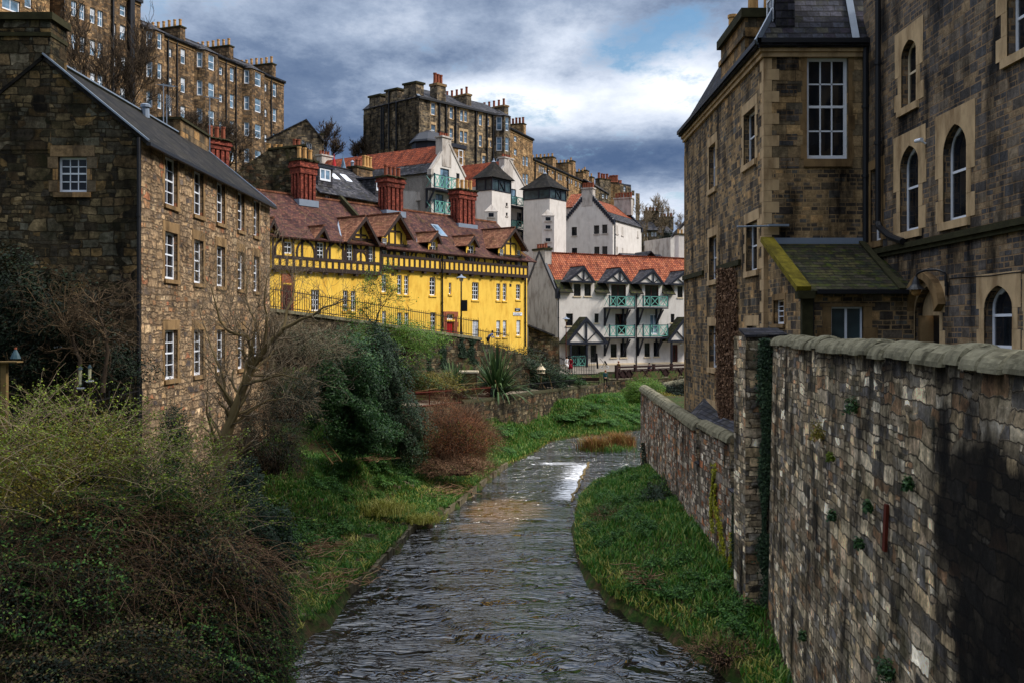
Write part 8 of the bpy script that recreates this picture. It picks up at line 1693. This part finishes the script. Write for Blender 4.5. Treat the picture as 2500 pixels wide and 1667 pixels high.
C, _ = creeper(1400); k = 5; T = np.linspace(0, 1, k)[None, :, None]; Pt = C[:, None]+np.array([-.02, 0, -.5])*T+np.cumsum(rnd(0, (len(C), k, 3))*[.01, .05, .02], 1); V, Fc = tubes(Pt, np.full((len(C), k), .007)); npmesh('stems', V, Fc, 'creeper', cr)
# little tufts rooted in the foreground wall
for i, (px, py, s, m, lab) in enumerate(((2098, 995, .2, 'lf_mid', 'bright green fern tuft high on the foreground wall'), (2048, 1118, .12, 'lf_spring', 'small tuft with a yellow flower on the foreground wall'), (2145, 1240, .12, 'lf_mid', 'tuft beside the rusty red stone slot'), (2055, 1262, .14, 'lf_mid', 'green tuft left of the upright iron strap'), (2198, 1640, .22, 'lf_mid', 'fern tuft near the bottom edge of the wall'), (2125, 1330, .13, 'lf_mid', 'tuft under the iron strap'), (1988, 1555, .16, 'lf_mid', 'lowest left tuft on the foreground wall'), (2245, 1185, .12, 'lf_mid', 'tuft right of the iron strap'), (2015, 1060, .26, 'lf_ylw', 'straggling olive plant hanging from a putlog hole'))):
    tx = (px-1250)/F; Y = WA/(tx-a0); z = HC+(HZ-py)/F*Y; c = (wx(Y)-.12-.2*(1-z/9.1), Y, z); bush('wall_fern', lab, 'plant', c, (s*.6, s, s*1.1), 420, .06, m, nst=0, shell=.1, zg=z-s)
tx = (2180-1250)/F; Y = WA/(tx-a0); st_ = MB(); z0, z1 = HC+(HZ-1345)/F*Y, HC+(HZ-1230)/F*Y; st_.beam((wx(Y)-.13, Y, z0), (wx(Y)-.1, Y, z1), .1, .05); tag(st_.build('iron_strap', M['rust']), 'upright rusty iron strap fixed to the foreground wall', 'strap')
# ---- grass
def scatter(n, x0, x1, y0, y1, cond):
    x = RNG.uniform(x0, x1, n); y = RNG.uniform(y0, y1, n); d = sdist(x, y); m = cond(x, y, d); x, y, d = x[m], y[m], d[m]; return np.stack([x, y, height(x, y)-.02], 1), d
L = []
lb = lambda x, y, d: (d > .05) & (x > LX-1) & (x < np.where(y < 62, 1.5, 3+(y-62)*.4)) & ((y < 70) | (side(x, y, GA) < -.2))
nz = lambda x, y: vnoise(x, y, .9, 5)
B, d = scatter(210000, -11.5, 2, 26, 66, lambda x, y, d: lb(x, y, d) & (nz(x, y) > -.6+.35*(d < 2.2)*(vnoise(x, y, 1.7, 8) > -.1)) & (RNG.random(len(x)) < np.clip(1.25-d/11, .15, 1))); L.append(blades(B, .16, .045, .6))
B, d = scatter(150000, -8, 16, 62, 106, lambda x, y, d: (d > .12) & (side(x, y, GA) < -.3) & (x > -6) & ((x < 7.5) | (y > 80))); h = .24+.22*np.clip(vnoise(B[:, 0], B[:, 1], .8, 9)+.3, 0, 1); L.append(blades(B, h, .075, .5))
B, d = scatter(60000, 1, 8.3, 20, 63, lambda x, y, d: (d > .05) & (x < np.where(y < 30, wx(y)-.1, 7.2)+np.clip(y-39, 0, 50)*.0348) & (y < 62.5)); h = .14+.2*np.clip(vnoise(B[:, 0], B[:, 1], 1.1, 9)+.3, 0, 1); L.append(blades(B, h, .05, .6))
V, Fc = merge(*L); npmesh('grass', V, Fc, 'grass', None, label='lush green grass covering the river banks', cat='grass', kind='stuff')
B, d = scatter(90000, -11.5, 9, 22, 100, lambda x, y, d: (d > .05) & (d < 3.2) & ((x > 1.5) & (y < 60) & (x < 7) & (d < .8) | (lb(x, y, d) & (vnoise(x, y, 1.3, 12) > .12)) | ((y > 66) & (d < 1.6) & (side(x, y, GA) < 0) & (x > -3)))); V, Fc = blades(B, .22, .045, 1.1); npmesh('dry_grass', V, Fc, 'grass_y', None, label='yellowed grass and dead blades along the water edge', cat='grass', kind='stuff')
# leafy clumps in the grass
def clumps(spots, mat, name, label, n=350, ls=.1):
    L = []
    for (x, y, r, h) in spots: z = gh(x, y); C, v = in_ell(int(n*r*r*6+n), (x, y, z), (r, r, h), .55, .3, x+y, -.1); L.append(leaves(C, ls, .6, .6, v))
    V, Fc = merge(*L); npmesh(name, V, Fc, mat, None, label=label, cat='ground cover', kind='stuff')
sp = []
while len(sp) < 60:
    x, y = RNG.uniform(-9, 2), RNG.uniform(36, 62)
    if lb(np.array([x]), np.array([y]), sdist(np.array([x]), np.array([y])))[0] and sdist(np.array([x]), np.array([y]))[0] > 2.4: sp.append((x, y, RNG.uniform(.3, .75), RNG.uniform(.25, .55)))
clumps(sp, 'lf_herb', 'herb_clumps', 'leafy green herb clumps on the left bank', 420, .09)
sp = []
while len(sp) < 34:
    x, y = RNG.uniform(-2, 14), RNG.uniform(70, 103)
    if sdist(np.array([x]), np.array([y]))[0] > 1.2 and side(np.array([x]), np.array([y]), GA)[0] < -.5: sp.append((x, y, RNG.uniform(.5, 1.2), RNG.uniform(.2, .45)))
clumps(sp, 'lf_herb', 'herb_clumps', 'rounded bright green clumps on the far grass bank', 420, .1)
sp = []
while len(sp) < 46:
    x, y = RNG.uniform(2.5, 7.9), RNG.uniform(28, 61)
    if sdist(np.array([x]), np.array([y]))[0] > .8 and x < 7.1+max(0, y-39)*.03: sp.append((x, y, RNG.uniform(.25, .6), RNG.uniform(.2, .45)))
clumps(sp, 'lf_herb', 'herb_clumps', 'leafy weeds among the grass below the river wall', 420, .08)
bush('bramble_bush', 'dark bramble against the foot of the river wall', 'shrub', (6.7, 45.5, 1.5), (.6, 1.7, .9), 7000, .08, 'lf_dark', nst=40, tw=300, twm='twig_d', seed=31, zg=.9); bush('bramble_bush', 'dark scrub at the far corner of the grassy spit', 'shrub', (7.4, 56, .9), (.45, 1.8, .5), 3500, .08, 'lf_dark', nst=40, tw=400, twm='twig_d', seed=32, zg=.7); bush('bramble_bush', 'dry brown weeds in the middle of the grassy spit', 'shrub', (4.6, 44.5, .9), (1.0, 2.2, .45), 1800, .06, 'creeper', nst=60, tw=700, twm='creeper', twr=.006, seed=33, zg=.6)
bush('bramble_bush', 'dry stems trailing toward the water near the pier', 'shrub', (5.9, 27.5, .6), (1.2, 1.0, .35), 900, .05, 'creeper', nst=50, tw=400, twm='twig_l', twr=.006, seed=34, zg=.3)
# tussocks, sedge island, fallen stems
def tussock(label, px, py, zb_, n, h, mat, rx=.5, name='tussock'):
    x, y = onz(px, py, zb_); z = max(zb_, gh(x, y)) if zb_ > .05 else zb_; B = np.array([x, y, z])+rnd(n)*[rx, rx, 0]*.5; V, Fc = blades(B, h, .045, .7); npmesh(name, V, Fc, mat, None, label=label, cat='grass tussock', loc=(x, y, z), kind='stuff' if 'fringe' in label else None)
tussock('yellow tussock of long grass on the left bank slope', 935, 1250, .9, 700, .5, 'grass_y', 1.2); tussock('pale tussock drooping over the stone edging', 1030, 1272, .4, 500, .3, 'grass_y', .8)
tussock('brown and green sedge island, left half, in the stream', 1452, 1098, .0, 1000, .95, 'sedge', 1.0, 'sedge_island'); tussock('right half of the sedge island in the stream', 1512, 1090, .0, 1000, 1.0, 'sedge', 1.1, 'sedge_island'); tussock('green fringe at the foot of the sedge island', 1480, 1098, .0, 700, .4, 'grass', 1.9, 'sedge_island')
def deadstems(label, px, py, n, L, r): 
    x, y = onz(px, py, .5); z = gh(x, y)+.12; C = np.array([x, y, z])+rnd(n)*[r, r*1.2, .06]; a = RNG.uniform(0, 6.28, n); k = 5; T = np.linspace(-.5, .5, k)[None, :, None]; d = np.stack([np.cos(a), np.sin(a), RNG.uniform(-.05, .25, n)], 1); Pt = C[:, None]+d[:, None]*T*(L*RNG.uniform(.4, 1.3, n))[:, None, None]+np.cumsum(rnd(0, (n, k, 3))*.03, 1); Pt[:, :, 2] = np.maximum(Pt[:, :, 2], z-.1); V, Fc = tubes(Pt, np.full((n, k), .012)); npmesh('brushwood', V, Fc, 'twig_l', None, label=label, cat='brushwood', loc=(x, y, z-.1), kind='stuff')
deadstems('heap of dead stems on the left bank by the stone slabs', 745, 1370, 160, .9, .8); deadstems('flattened dry stems behind the edging in mid bank', 1070, 1205, 140, .8, .9); deadstems('fallen branch and litter under the yellow tussock', 880, 1225, 70, 1.2, .7); deadstems('straw like stems near the shallow slab', 800, 1420, 120, .8, .8); deadstems('drift of dead reeds at the corner of the spit', 1590, 1440, 70, .9, .6); deadstems('drift wood caught at the lower spit edge', 1720, 1580, 70, 1.0, .5)
# ================================================================ PEOPLE AND SMALL THINGS
M['skin'] = plain('skin', (206, 160, 134), .6, .3, .05, 3); M['hair'] = plain('dark hair', (40, 28, 22), .7, .2, .2, 8); M['hairred'] = plain('ginger hair', (130, 74, 40), .7, .2, .2, 8)
for k, c in dict(c_white=(214, 214, 214), c_red=(120, 20, 34), c_brown=(112, 84, 52), c_navy=(30, 36, 56), c_teal=(36, 74, 82), c_blue=(110, 136, 196), c_black=(24, 24, 28), c_pink=(200, 120, 130)).items(): M[k] = plain(k[2:]+' cloth', c, .9, .1, .15, 6)
def person(label, px, py_foot, Y, H, top, legs, hair='hair', yaw=0.0, pose='stand', coat=0.0, hat=None):
    """one continuous body (skin-modifier skeleton); clothing shells and hair are its children"""
    base = at(px, py_foot, Y); p = thing('person', base, label, 'person'); s = H/1.75; cy, sy = math.cos(yaw), math.sin(yaw)
    def W(x, y, z): return (base[0]+(x*cy-y*sy)*s, base[1]+(x*sy+y*cy)*s, base[2]+z*s)
    lean = .0; hip = .92; sh = 1.42; hd = 1.63; st = .14; ay = -.05; hz = .86
    J = {}
    if pose == 'sit': hip, sh, hd = .5, 1.0, 1.2
    fwd = .45 if pose == 'bend' else 0
    J['pelvis'] = (0, 0, hip); J['chest'] = (0, -fwd*.5, hip+(sh-hip)*.6-(fwd*.15)); J['neck'] = (0, -fwd, sh+.06-fwd*.35); J['head'] = (0, -fwd-.03*(1+fwd), hd-fwd*.35); J['top'] = (0, -fwd-.02, hd+.1-fwd*.35)
    for sgn, n in ((-1, 'l'), (1, 'r')):
        J['sh'+n] = (sgn*.17, -fwd*.9, sh-fwd*.33); J['el'+n] = (sgn*.24, -fwd*.9-.03, sh-.29-fwd*.2); J['ha'+n] = (sgn*.2, -fwd-.16 if pose != 'stand' else -.06, sh-.5)
        if pose == 'sit': J['hi'+n] = (sgn*.1, -.05, hip-.02); J['kn'+n] = (sgn*.12, -.42, hip); J['ft'+n] = (sgn*.12, -.42, .06)
        else: J['hi'+n] = (sgn*.1, 0, hip-.06); J['kn'+n] = (sgn*.11, -.05 if sgn > 0 else .04, .5); J['ft'+n] = (sgn*.11, -.12 if sgn > 0 else .12, .05)
        J['to'+n] = (J['ft'+n][0], J['ft'+n][1]-.14, .03)
    R = dict(pelvis=.13, chest=.15, neck=.06, head=.095, top=.07, sh=.07, el=.045, ha=.035, hi=.1, kn=.06, ft=.042, to=.035)
    names = list(J); E = [('pelvis', 'chest'), ('chest', 'neck'), ('neck', 'head'), ('head', 'top')]
    for n in 'lr': E += [('neck', 'sh'+n), ('sh'+n, 'el'+n), ('el'+n, 'ha'+n), ('pelvis', 'hi'+n), ('hi'+n, 'kn'+n), ('kn'+n, 'ft'+n), ('ft'+n, 'to'+n)]
    def skin(name, keep, mat, grow=1.0, parent=p):
        ks = [k for k in names if k in keep]; me = bpy.data.meshes.new(name); me.from_pydata([Vector(W(*J[k]))-Vector(base) for k in ks], [(ks.index(a), ks.index(b)) for a, b in E if a in ks and b in ks], []); me.materials.append(M[mat])
        o = bpy.data.objects.new(name, me); COL.objects.link(o); o.parent = parent; WL[o.name] = Vector(base); o.modifiers.new('skin', 'SKIN').use_smooth_shade = True
        for i, k in enumerate(ks): r = R.get(k, R.get(k[:2], .05))*s*grow; v = me.skin_vertices[0].data[i]; v.radius = (r, r*.8); v.use_root = (i == 0)
        q = o.modifiers.new('sub', 'SUBSURF'); q.levels = q.render_levels = 1; return o
    skin('body', set(names), 'skin', .93)
    skin('trousers', {'pelvis'}|{a+n for a in ('hi', 'kn', 'ft') for n in 'lr'}, legs, 1.12); skin('jacket', {'pelvis', 'chest'}|{'neck'}|{a+n for a in ('sh', 'el', 'ha') for n in 'lr'}, top, 1.22 if 'shl' in names else 1)
    h = MB(); c = Vector(W(J['head'][0], J['head'][1]+.025, J['head'][2]+.045)); r = .112*s; h.lathe(c, [(r*.75, -r*.7), (r*1.02, -r*.2), (r*.98, r*.35), (r*.6, r*.85), (r*.1, r)], 10); h.build('hair', M[hair], p, smooth=True)
    if coat: h = MB(); c = W(0, 0, hip-coat); h.lathe(c, [(.24*s, 0), (.21*s, coat*.6*s), (.17*s, coat*1.25*s)], 10); h.build('coat_skirt', M[top], p, smooth=True)
    return p
person('person in a long pale coat walking beside the red one', 1384, 910, 104, 1.7, 'c_white', 'c_navy', coat=.35, yaw=.3); person('person in a dark red coat by the riverside gate', 1393, 911, 103.4, 1.68, 'c_red', 'c_black', coat=.4, yaw=-.2)
person('man in a brown jacket leaning at the end of the timber fence', 1510, 920, 112.5, 1.78, 'c_brown', 'c_navy', 'hairred', yaw=2.4); person('dark haired person seated behind the timber fence', 1585, 912, 116, 1.7, 'c_navy', 'c_pink', pose='sit', yaw=.4)
person('person in a teal jacket standing by the bench railing', 1478, 944, 104.5, 1.75, 'c_teal', 'c_black', 'hairred', yaw=.2); person('person in a blue shirt bending on the stairs below the yellow wall', 1191, 849, 88, 1.65, 'c_blue', 'c_navy', pose='bend', yaw=1.2)
# street lamps
def lamp(label, px, y0, y1, Y, r, shade, m='iron', box=None):
    b = at(px, y1, Y); t = thing('street_lamp', b, label, 'street lamp'); H = (y1-y0)/F*Y; mb = MB(); mb.lathe(b, [(r*2, 0), (r*2, .5), (r*1.2, .7), (r, 1.2), (r*.8, H-.3)], 8); mb.build('post', M[m], t)
    mb = MB(); mb.lathe((b[0], b[1], b[2]+H-.42), [(.1, 0), (.16, .12), (.2, .3)], 10); mb.build('lantern', M['cream'], t); mb = MB(); mb.lathe((b[0], b[1], b[2]+H-.12), [(shade, 0), (shade*.9, .06), (shade*.3, .16), (.04, .3)], 14); mb.build('lamp_shade', M['lead'], t)
    if box: mb = MB(); mb.box(b[0]+.02, b[0]+.5, b[1]-.2, b[1]+.15, b[2]+box, b[2]+box+.9); mb.box(b[0]+.1, b[0]+.42, b[1]-.26, b[1]-.2, b[2]+box+.08, b[2]+box+.4); mb.build('control_box', M['black'], t)
lamp('tall black lamp post with a control box before the yellow facade', 1126, 676, 829, ST.P(ST.ux(1126), .6, 0)[1], .07, .42, 'iron', 2.3); lamp('slim rusty brown lamp post left of the white house porch', 1382, 777, 892, 112, .05, .42, 'rust')
# bird table on a tripod post
b = at(1321, 946, 88.5); t = thing('bird_table', b, 'pale hexagonal bird table on a post in the garden', 'bird table'); mb = MB(); mb.tube([b, (b[0], b[1], b[2]+1.35)], .035, 6)
for a in (0, 2.1, 4.2): mb.tube([(b[0]+.4*math.cos(a), b[1]+.4*math.sin(a), b[2]-.05), (b[0], b[1], b[2]+.55)], .025, 5)
mb.build('post', M['wood'], t); mb = MB(); mb.lathe((b[0], b[1], b[2]+1.3), [(.36, 0), (.36, .06)], 6); mb.build('tray', M['cream'], t); mb = MB(); mb.lathe((b[0], b[1], b[2]+1.62), [(.42, 0), (.4, .04), (.06, .42), (.02, .56)], 6)
for a in range(6): mb.tube([(b[0]+.3*math.cos(a*1.047), b[1]+.3*math.sin(a*1.047), b[2]+1.33), (b[0]+.3*math.cos(a*1.047), b[1]+.3*math.sin(a*1.047), b[2]+1.66)], .018, 4)
mb.build('roof', M['cream'], t)
# leaning ladder
p0, p1 = Vector(at(835, 1126, 47)), Vector(at(790, 1068, 49)); d = Vector((.42, .0, .12)); t = thing('ladder', p0, 'weathered wooden ladder leaning on the dark bank', 'ladder'); mb = MB(); mb.beam(p0, p1, .06, .05); mb.beam(p0-d, p1-d, .06, .05); mb.build('rails', M['wood'], t)
for k in range(7): q = p0+(p1-p0)*((k+.6)/7.4); mb = MB(); mb.beam(q, q-d, .045, .035); mb.build('rung', M['wood'], t)
# rope fence stakes in the garden and its handrail
G_ = [at(975, 962, 62.5), at(1120, 938, 74), at(1200, 930, 80)]
mb = MB()
for a, b_ in zip(G_[:-1], G_[1:]): mb.tube([a, b_], .02, 5)
tag(mb.build('rope', M['wood']), 'pale rope strung above the garden railing', 'rope')
for (pa, ya, pb, yb_, Y, lab) in ((1155, 936, 1168, 978, 74, 'thin leaning stake left of the broad flax'), (1209, 928, 1222, 972, 77.5, 'thin leaning stake in front of the broad flax'), (1268, 922, 1276, 948, 84, 'stake holding the rope near the bird table'), (1340, 916, 1350, 952, 90, 'leaning stake right of the bird table'), (1409, 914, 1419, 946, 98, 'stake beside the tall black gate')):
    a, b_ = Vector(at(pa, ya, Y)), Vector(at(pb, yb_, Y)); mb = MB(); mb.tube([b_, b_+(a-b_)*.6, a], [.03, .025, .02], 6); mb.tube([a-Vector((0, 0, .05)), a+Vector((0, 0, .05))], .034, 6); tag(mb.build('stake', M['wood']), lab, 'stake', 'leaning garden stakes')
# log store
b = at(1140, 958, 78); t = thing('log_store', b, 'brown stacked log store with a slab top between the flax plants', 'store'); mb = MB(); mb.box(b[0]-.9, b[0]+.75, b[1], b[1]+.9, b[2]+.1, b[2]+1.55); mb.build('case', M['fencewood'], t)
for k in range(9): mb = MB(); mb.box(b[0]-.85, b[0]+.7, b[1]-.06, b[1]-.003, b[2]+.15+k*.15, b[2]+.26+k*.15); mb.build('plank', M['wood'], t)
mb = MB(); mb.box(b[0]-1.05, b[0]+.9, b[1]-.12, b[1]+1, b[2]+1.55, b[2]+1.7); mb.build('top', M['cream'], t); mb = MB(); mb.tube([(b[0]-1.0, b[1]-.15, b[2]-.5), (b[0]-1.0, b[1]-.15, b[2]+1.55)], .06, 6); mb.build('post', M['wood'], t)
# bench and pram on the terrace
b = at(1440, 942, 105); t = thing('bench', b, 'dark slatted bench inside the railing by the gate', 'bench')
for nm, z0, z1, y0 in (('seat', .42, .48, -.25), ('backrest', .55, .9, .2)): mb = MB(); mb.box(b[0]-1.3, b[0]+1.0, b[1]+y0, b[1]+y0+(.5 if nm == 'seat' else .06), b[2]+z0, b[2]+z1); mb.build(nm, M['fencewood'], t)
for x in (-1.2, .9): mb = MB(); mb.box(b[0]+x-.04, b[0]+x+.04, b[1]-.2, b[1]+.2, b[2], b[2]+.42); mb.build('leg', M['iron'], t)
b = at(1475, 899, 114); t = thing('pushchair', b, 'black folded pushchair with pale wheels at the porch steps', 'pushchair'); mb = MB(); mb.beam((b[0]-.5, b[1], b[2]+1.15), (b[0]+.35, b[1], b[2]+.15), .05, .05); mb.beam((b[0]+.1, b[1], b[2]+.85), (b[0]-.25, b[1], b[2]+.15), .05, .05); mb.build('frame', M['black'], t); mb = MB(); mb.beam((b[0]+.05, b[1], b[2]+.85), (b[0]+.3, b[1], b[2]+.45), .42, .16); mb.build('seat', M['c_black'], t)
for x in (-.28, .38): mb = MB(); mb.tube([(b[0]+x+.15*math.cos(a*.63), b[1]-.1, b[2]+.16+.15*math.sin(a*.63)) for a in range(11)], .025, 5); mb.build('wheel', M['white'], t)
b = at(1459, 899, 115.5); mb = MB(); mb.beam((b[0], b[1], b[2]), (b[0]-.12, b[1], b[2]+1.75), .5, .18); tag(mb.build('sign_board', M['c_black']), 'dark upright board leaning beside the porch door', 'board')
# porch globe lamps and flowers
for px, py, lab in ((1437, 845, 'round white globe lamp beside the left porch door'), (1663, 841, 'round white globe lamp beside the right hand porch door')):
    f = WF.off(-.25); u, z = f.uz(px, py); c = f.P(u, 0, z); t = thing('globe_lamp', c, lab, 'lamp', 'porch globe lamps'); mb = MB(); mb.lathe((c[0], c[1], c[2]-.15), [(.05, 0), (.14, .06), (.17, .16), (.13, .27), (.04, .32)], 10); mb.build('globe', M['white'], t, smooth=True); mb = MB(); mb.tube([f.P(u, .25, z+.1), f.P(u, .05, z+.2), f.P(u, 0, z+.15)], .02, 5); mb.build('bracket', M['black'], t)
# black garden fence and bird feeders by the gable
FB = [at(-20, 1010, 26.5), at(150, 985, 27.2), at(345, 938, 29.2)]; FB = [(a, b_, c-.0) for a, b_, c in FB]
r = railing('garden_railing', 'tall black spiked garden fence below the dark gable', [(a, b_, c-1.7) for a, b_, c in FB], 1.75, .13, .026)
r = railing('garden_railing', 'black railing behind the budding shrub at the left edge', [at(-30, 1270, 24), at(140, 1235, 25)], 1.9, .14, .03)
def feeder(px, y0, y1, lab):
    c = at(px, y1, 27.3); H = (y1-y0)/F*27.3; t = thing('bird_feeder', c, lab, 'bird feeder', 'feeders hanging by the gable'); mb = MB(); mb.lathe(c, [(.04, 0), (.045, H*.85)], 8); mb.build('seed_tube', M['lf_tube'], t); mb = MB(); mb.lathe((c[0], c[1], c[2]+H*.85), [(.07, 0), (.05, .04), (.01, .1)], 8); mb.build('cap', M['tealdk'], t); mb = MB(); mb.lathe((c[0], c[1], c[2]-.03), [(.06, 0), (.06, .03)], 8); mb.tube([(c[0]-.1, c[1], c[2]+.12), (c[0]+.1, c[1], c[2]+.12)], .006, 4); mb.build('perch', M['tealdk'], t)
M['lf_tube'] = plain('clouded plastic', (176, 172, 140), .4, .4, .1, 4); feeder(196, 895, 938, 'left tubular bird feeder'); feeder(219, 893, 925, 'right tubular bird feeder, hung slightly higher')
for px, py, lab in ((219, 934, 'pale hanging dish under the right feeder'), (198, 951, 'pale hanging dish below the left feeder')): c = at(px, py, 27.2); mb = MB(); mb.lathe(c, [(.04, 0), (.1, .03), (.115, .06), (.1, .06)], 12); tag(mb.build('feeding_dish', M['white'], smooth=False), lab, 'dish', 'pale feeding dishes')
mb = MB(); c = at(4, 985, 23); mb.box(c[0]-.03, c[0]+.1, c[1], c[1]+.12, c[2]-2, c[2]+.95); mb.box(c[0]-.2, c[0]+.4, c[1]-.1, c[1]+.2, c[2]+.95, c[2]+.98); tag(mb.build('wooden_post', M['wood']), 'yellowish wooden post with a flat top at the left edge', 'post')
c = at(38, 875, 26); t = thing('hanging_lantern', c, 'small dark conical lantern hanging among the evergreen leaves', 'lantern'); mb = MB(); mb.lathe(c, [(.14, 0), (.1, .1), (.05, .2), (.02, .24)], 8); mb.build('shade', M['tealdk'], t); mb = MB(); mb.lathe((c[0], c[1], c[2]+.24), [(.035, 0), (.035, .05)], 8); mb.build('cap', M['pot_red'], t)
# scaffold-like bracket on the near corner of the sandstone building
mb = MB(); u, z = R2.uz(1873, 553); mb.tube([R2.P(-.9, -.02, z-.02), R2.P(.6, -.2, z)], .03, 6); mb.fbox(R2, .1, .75, -.3, -.05, z-.03, z+.04); mb.build('flag_bracket', M['lead'], rh)
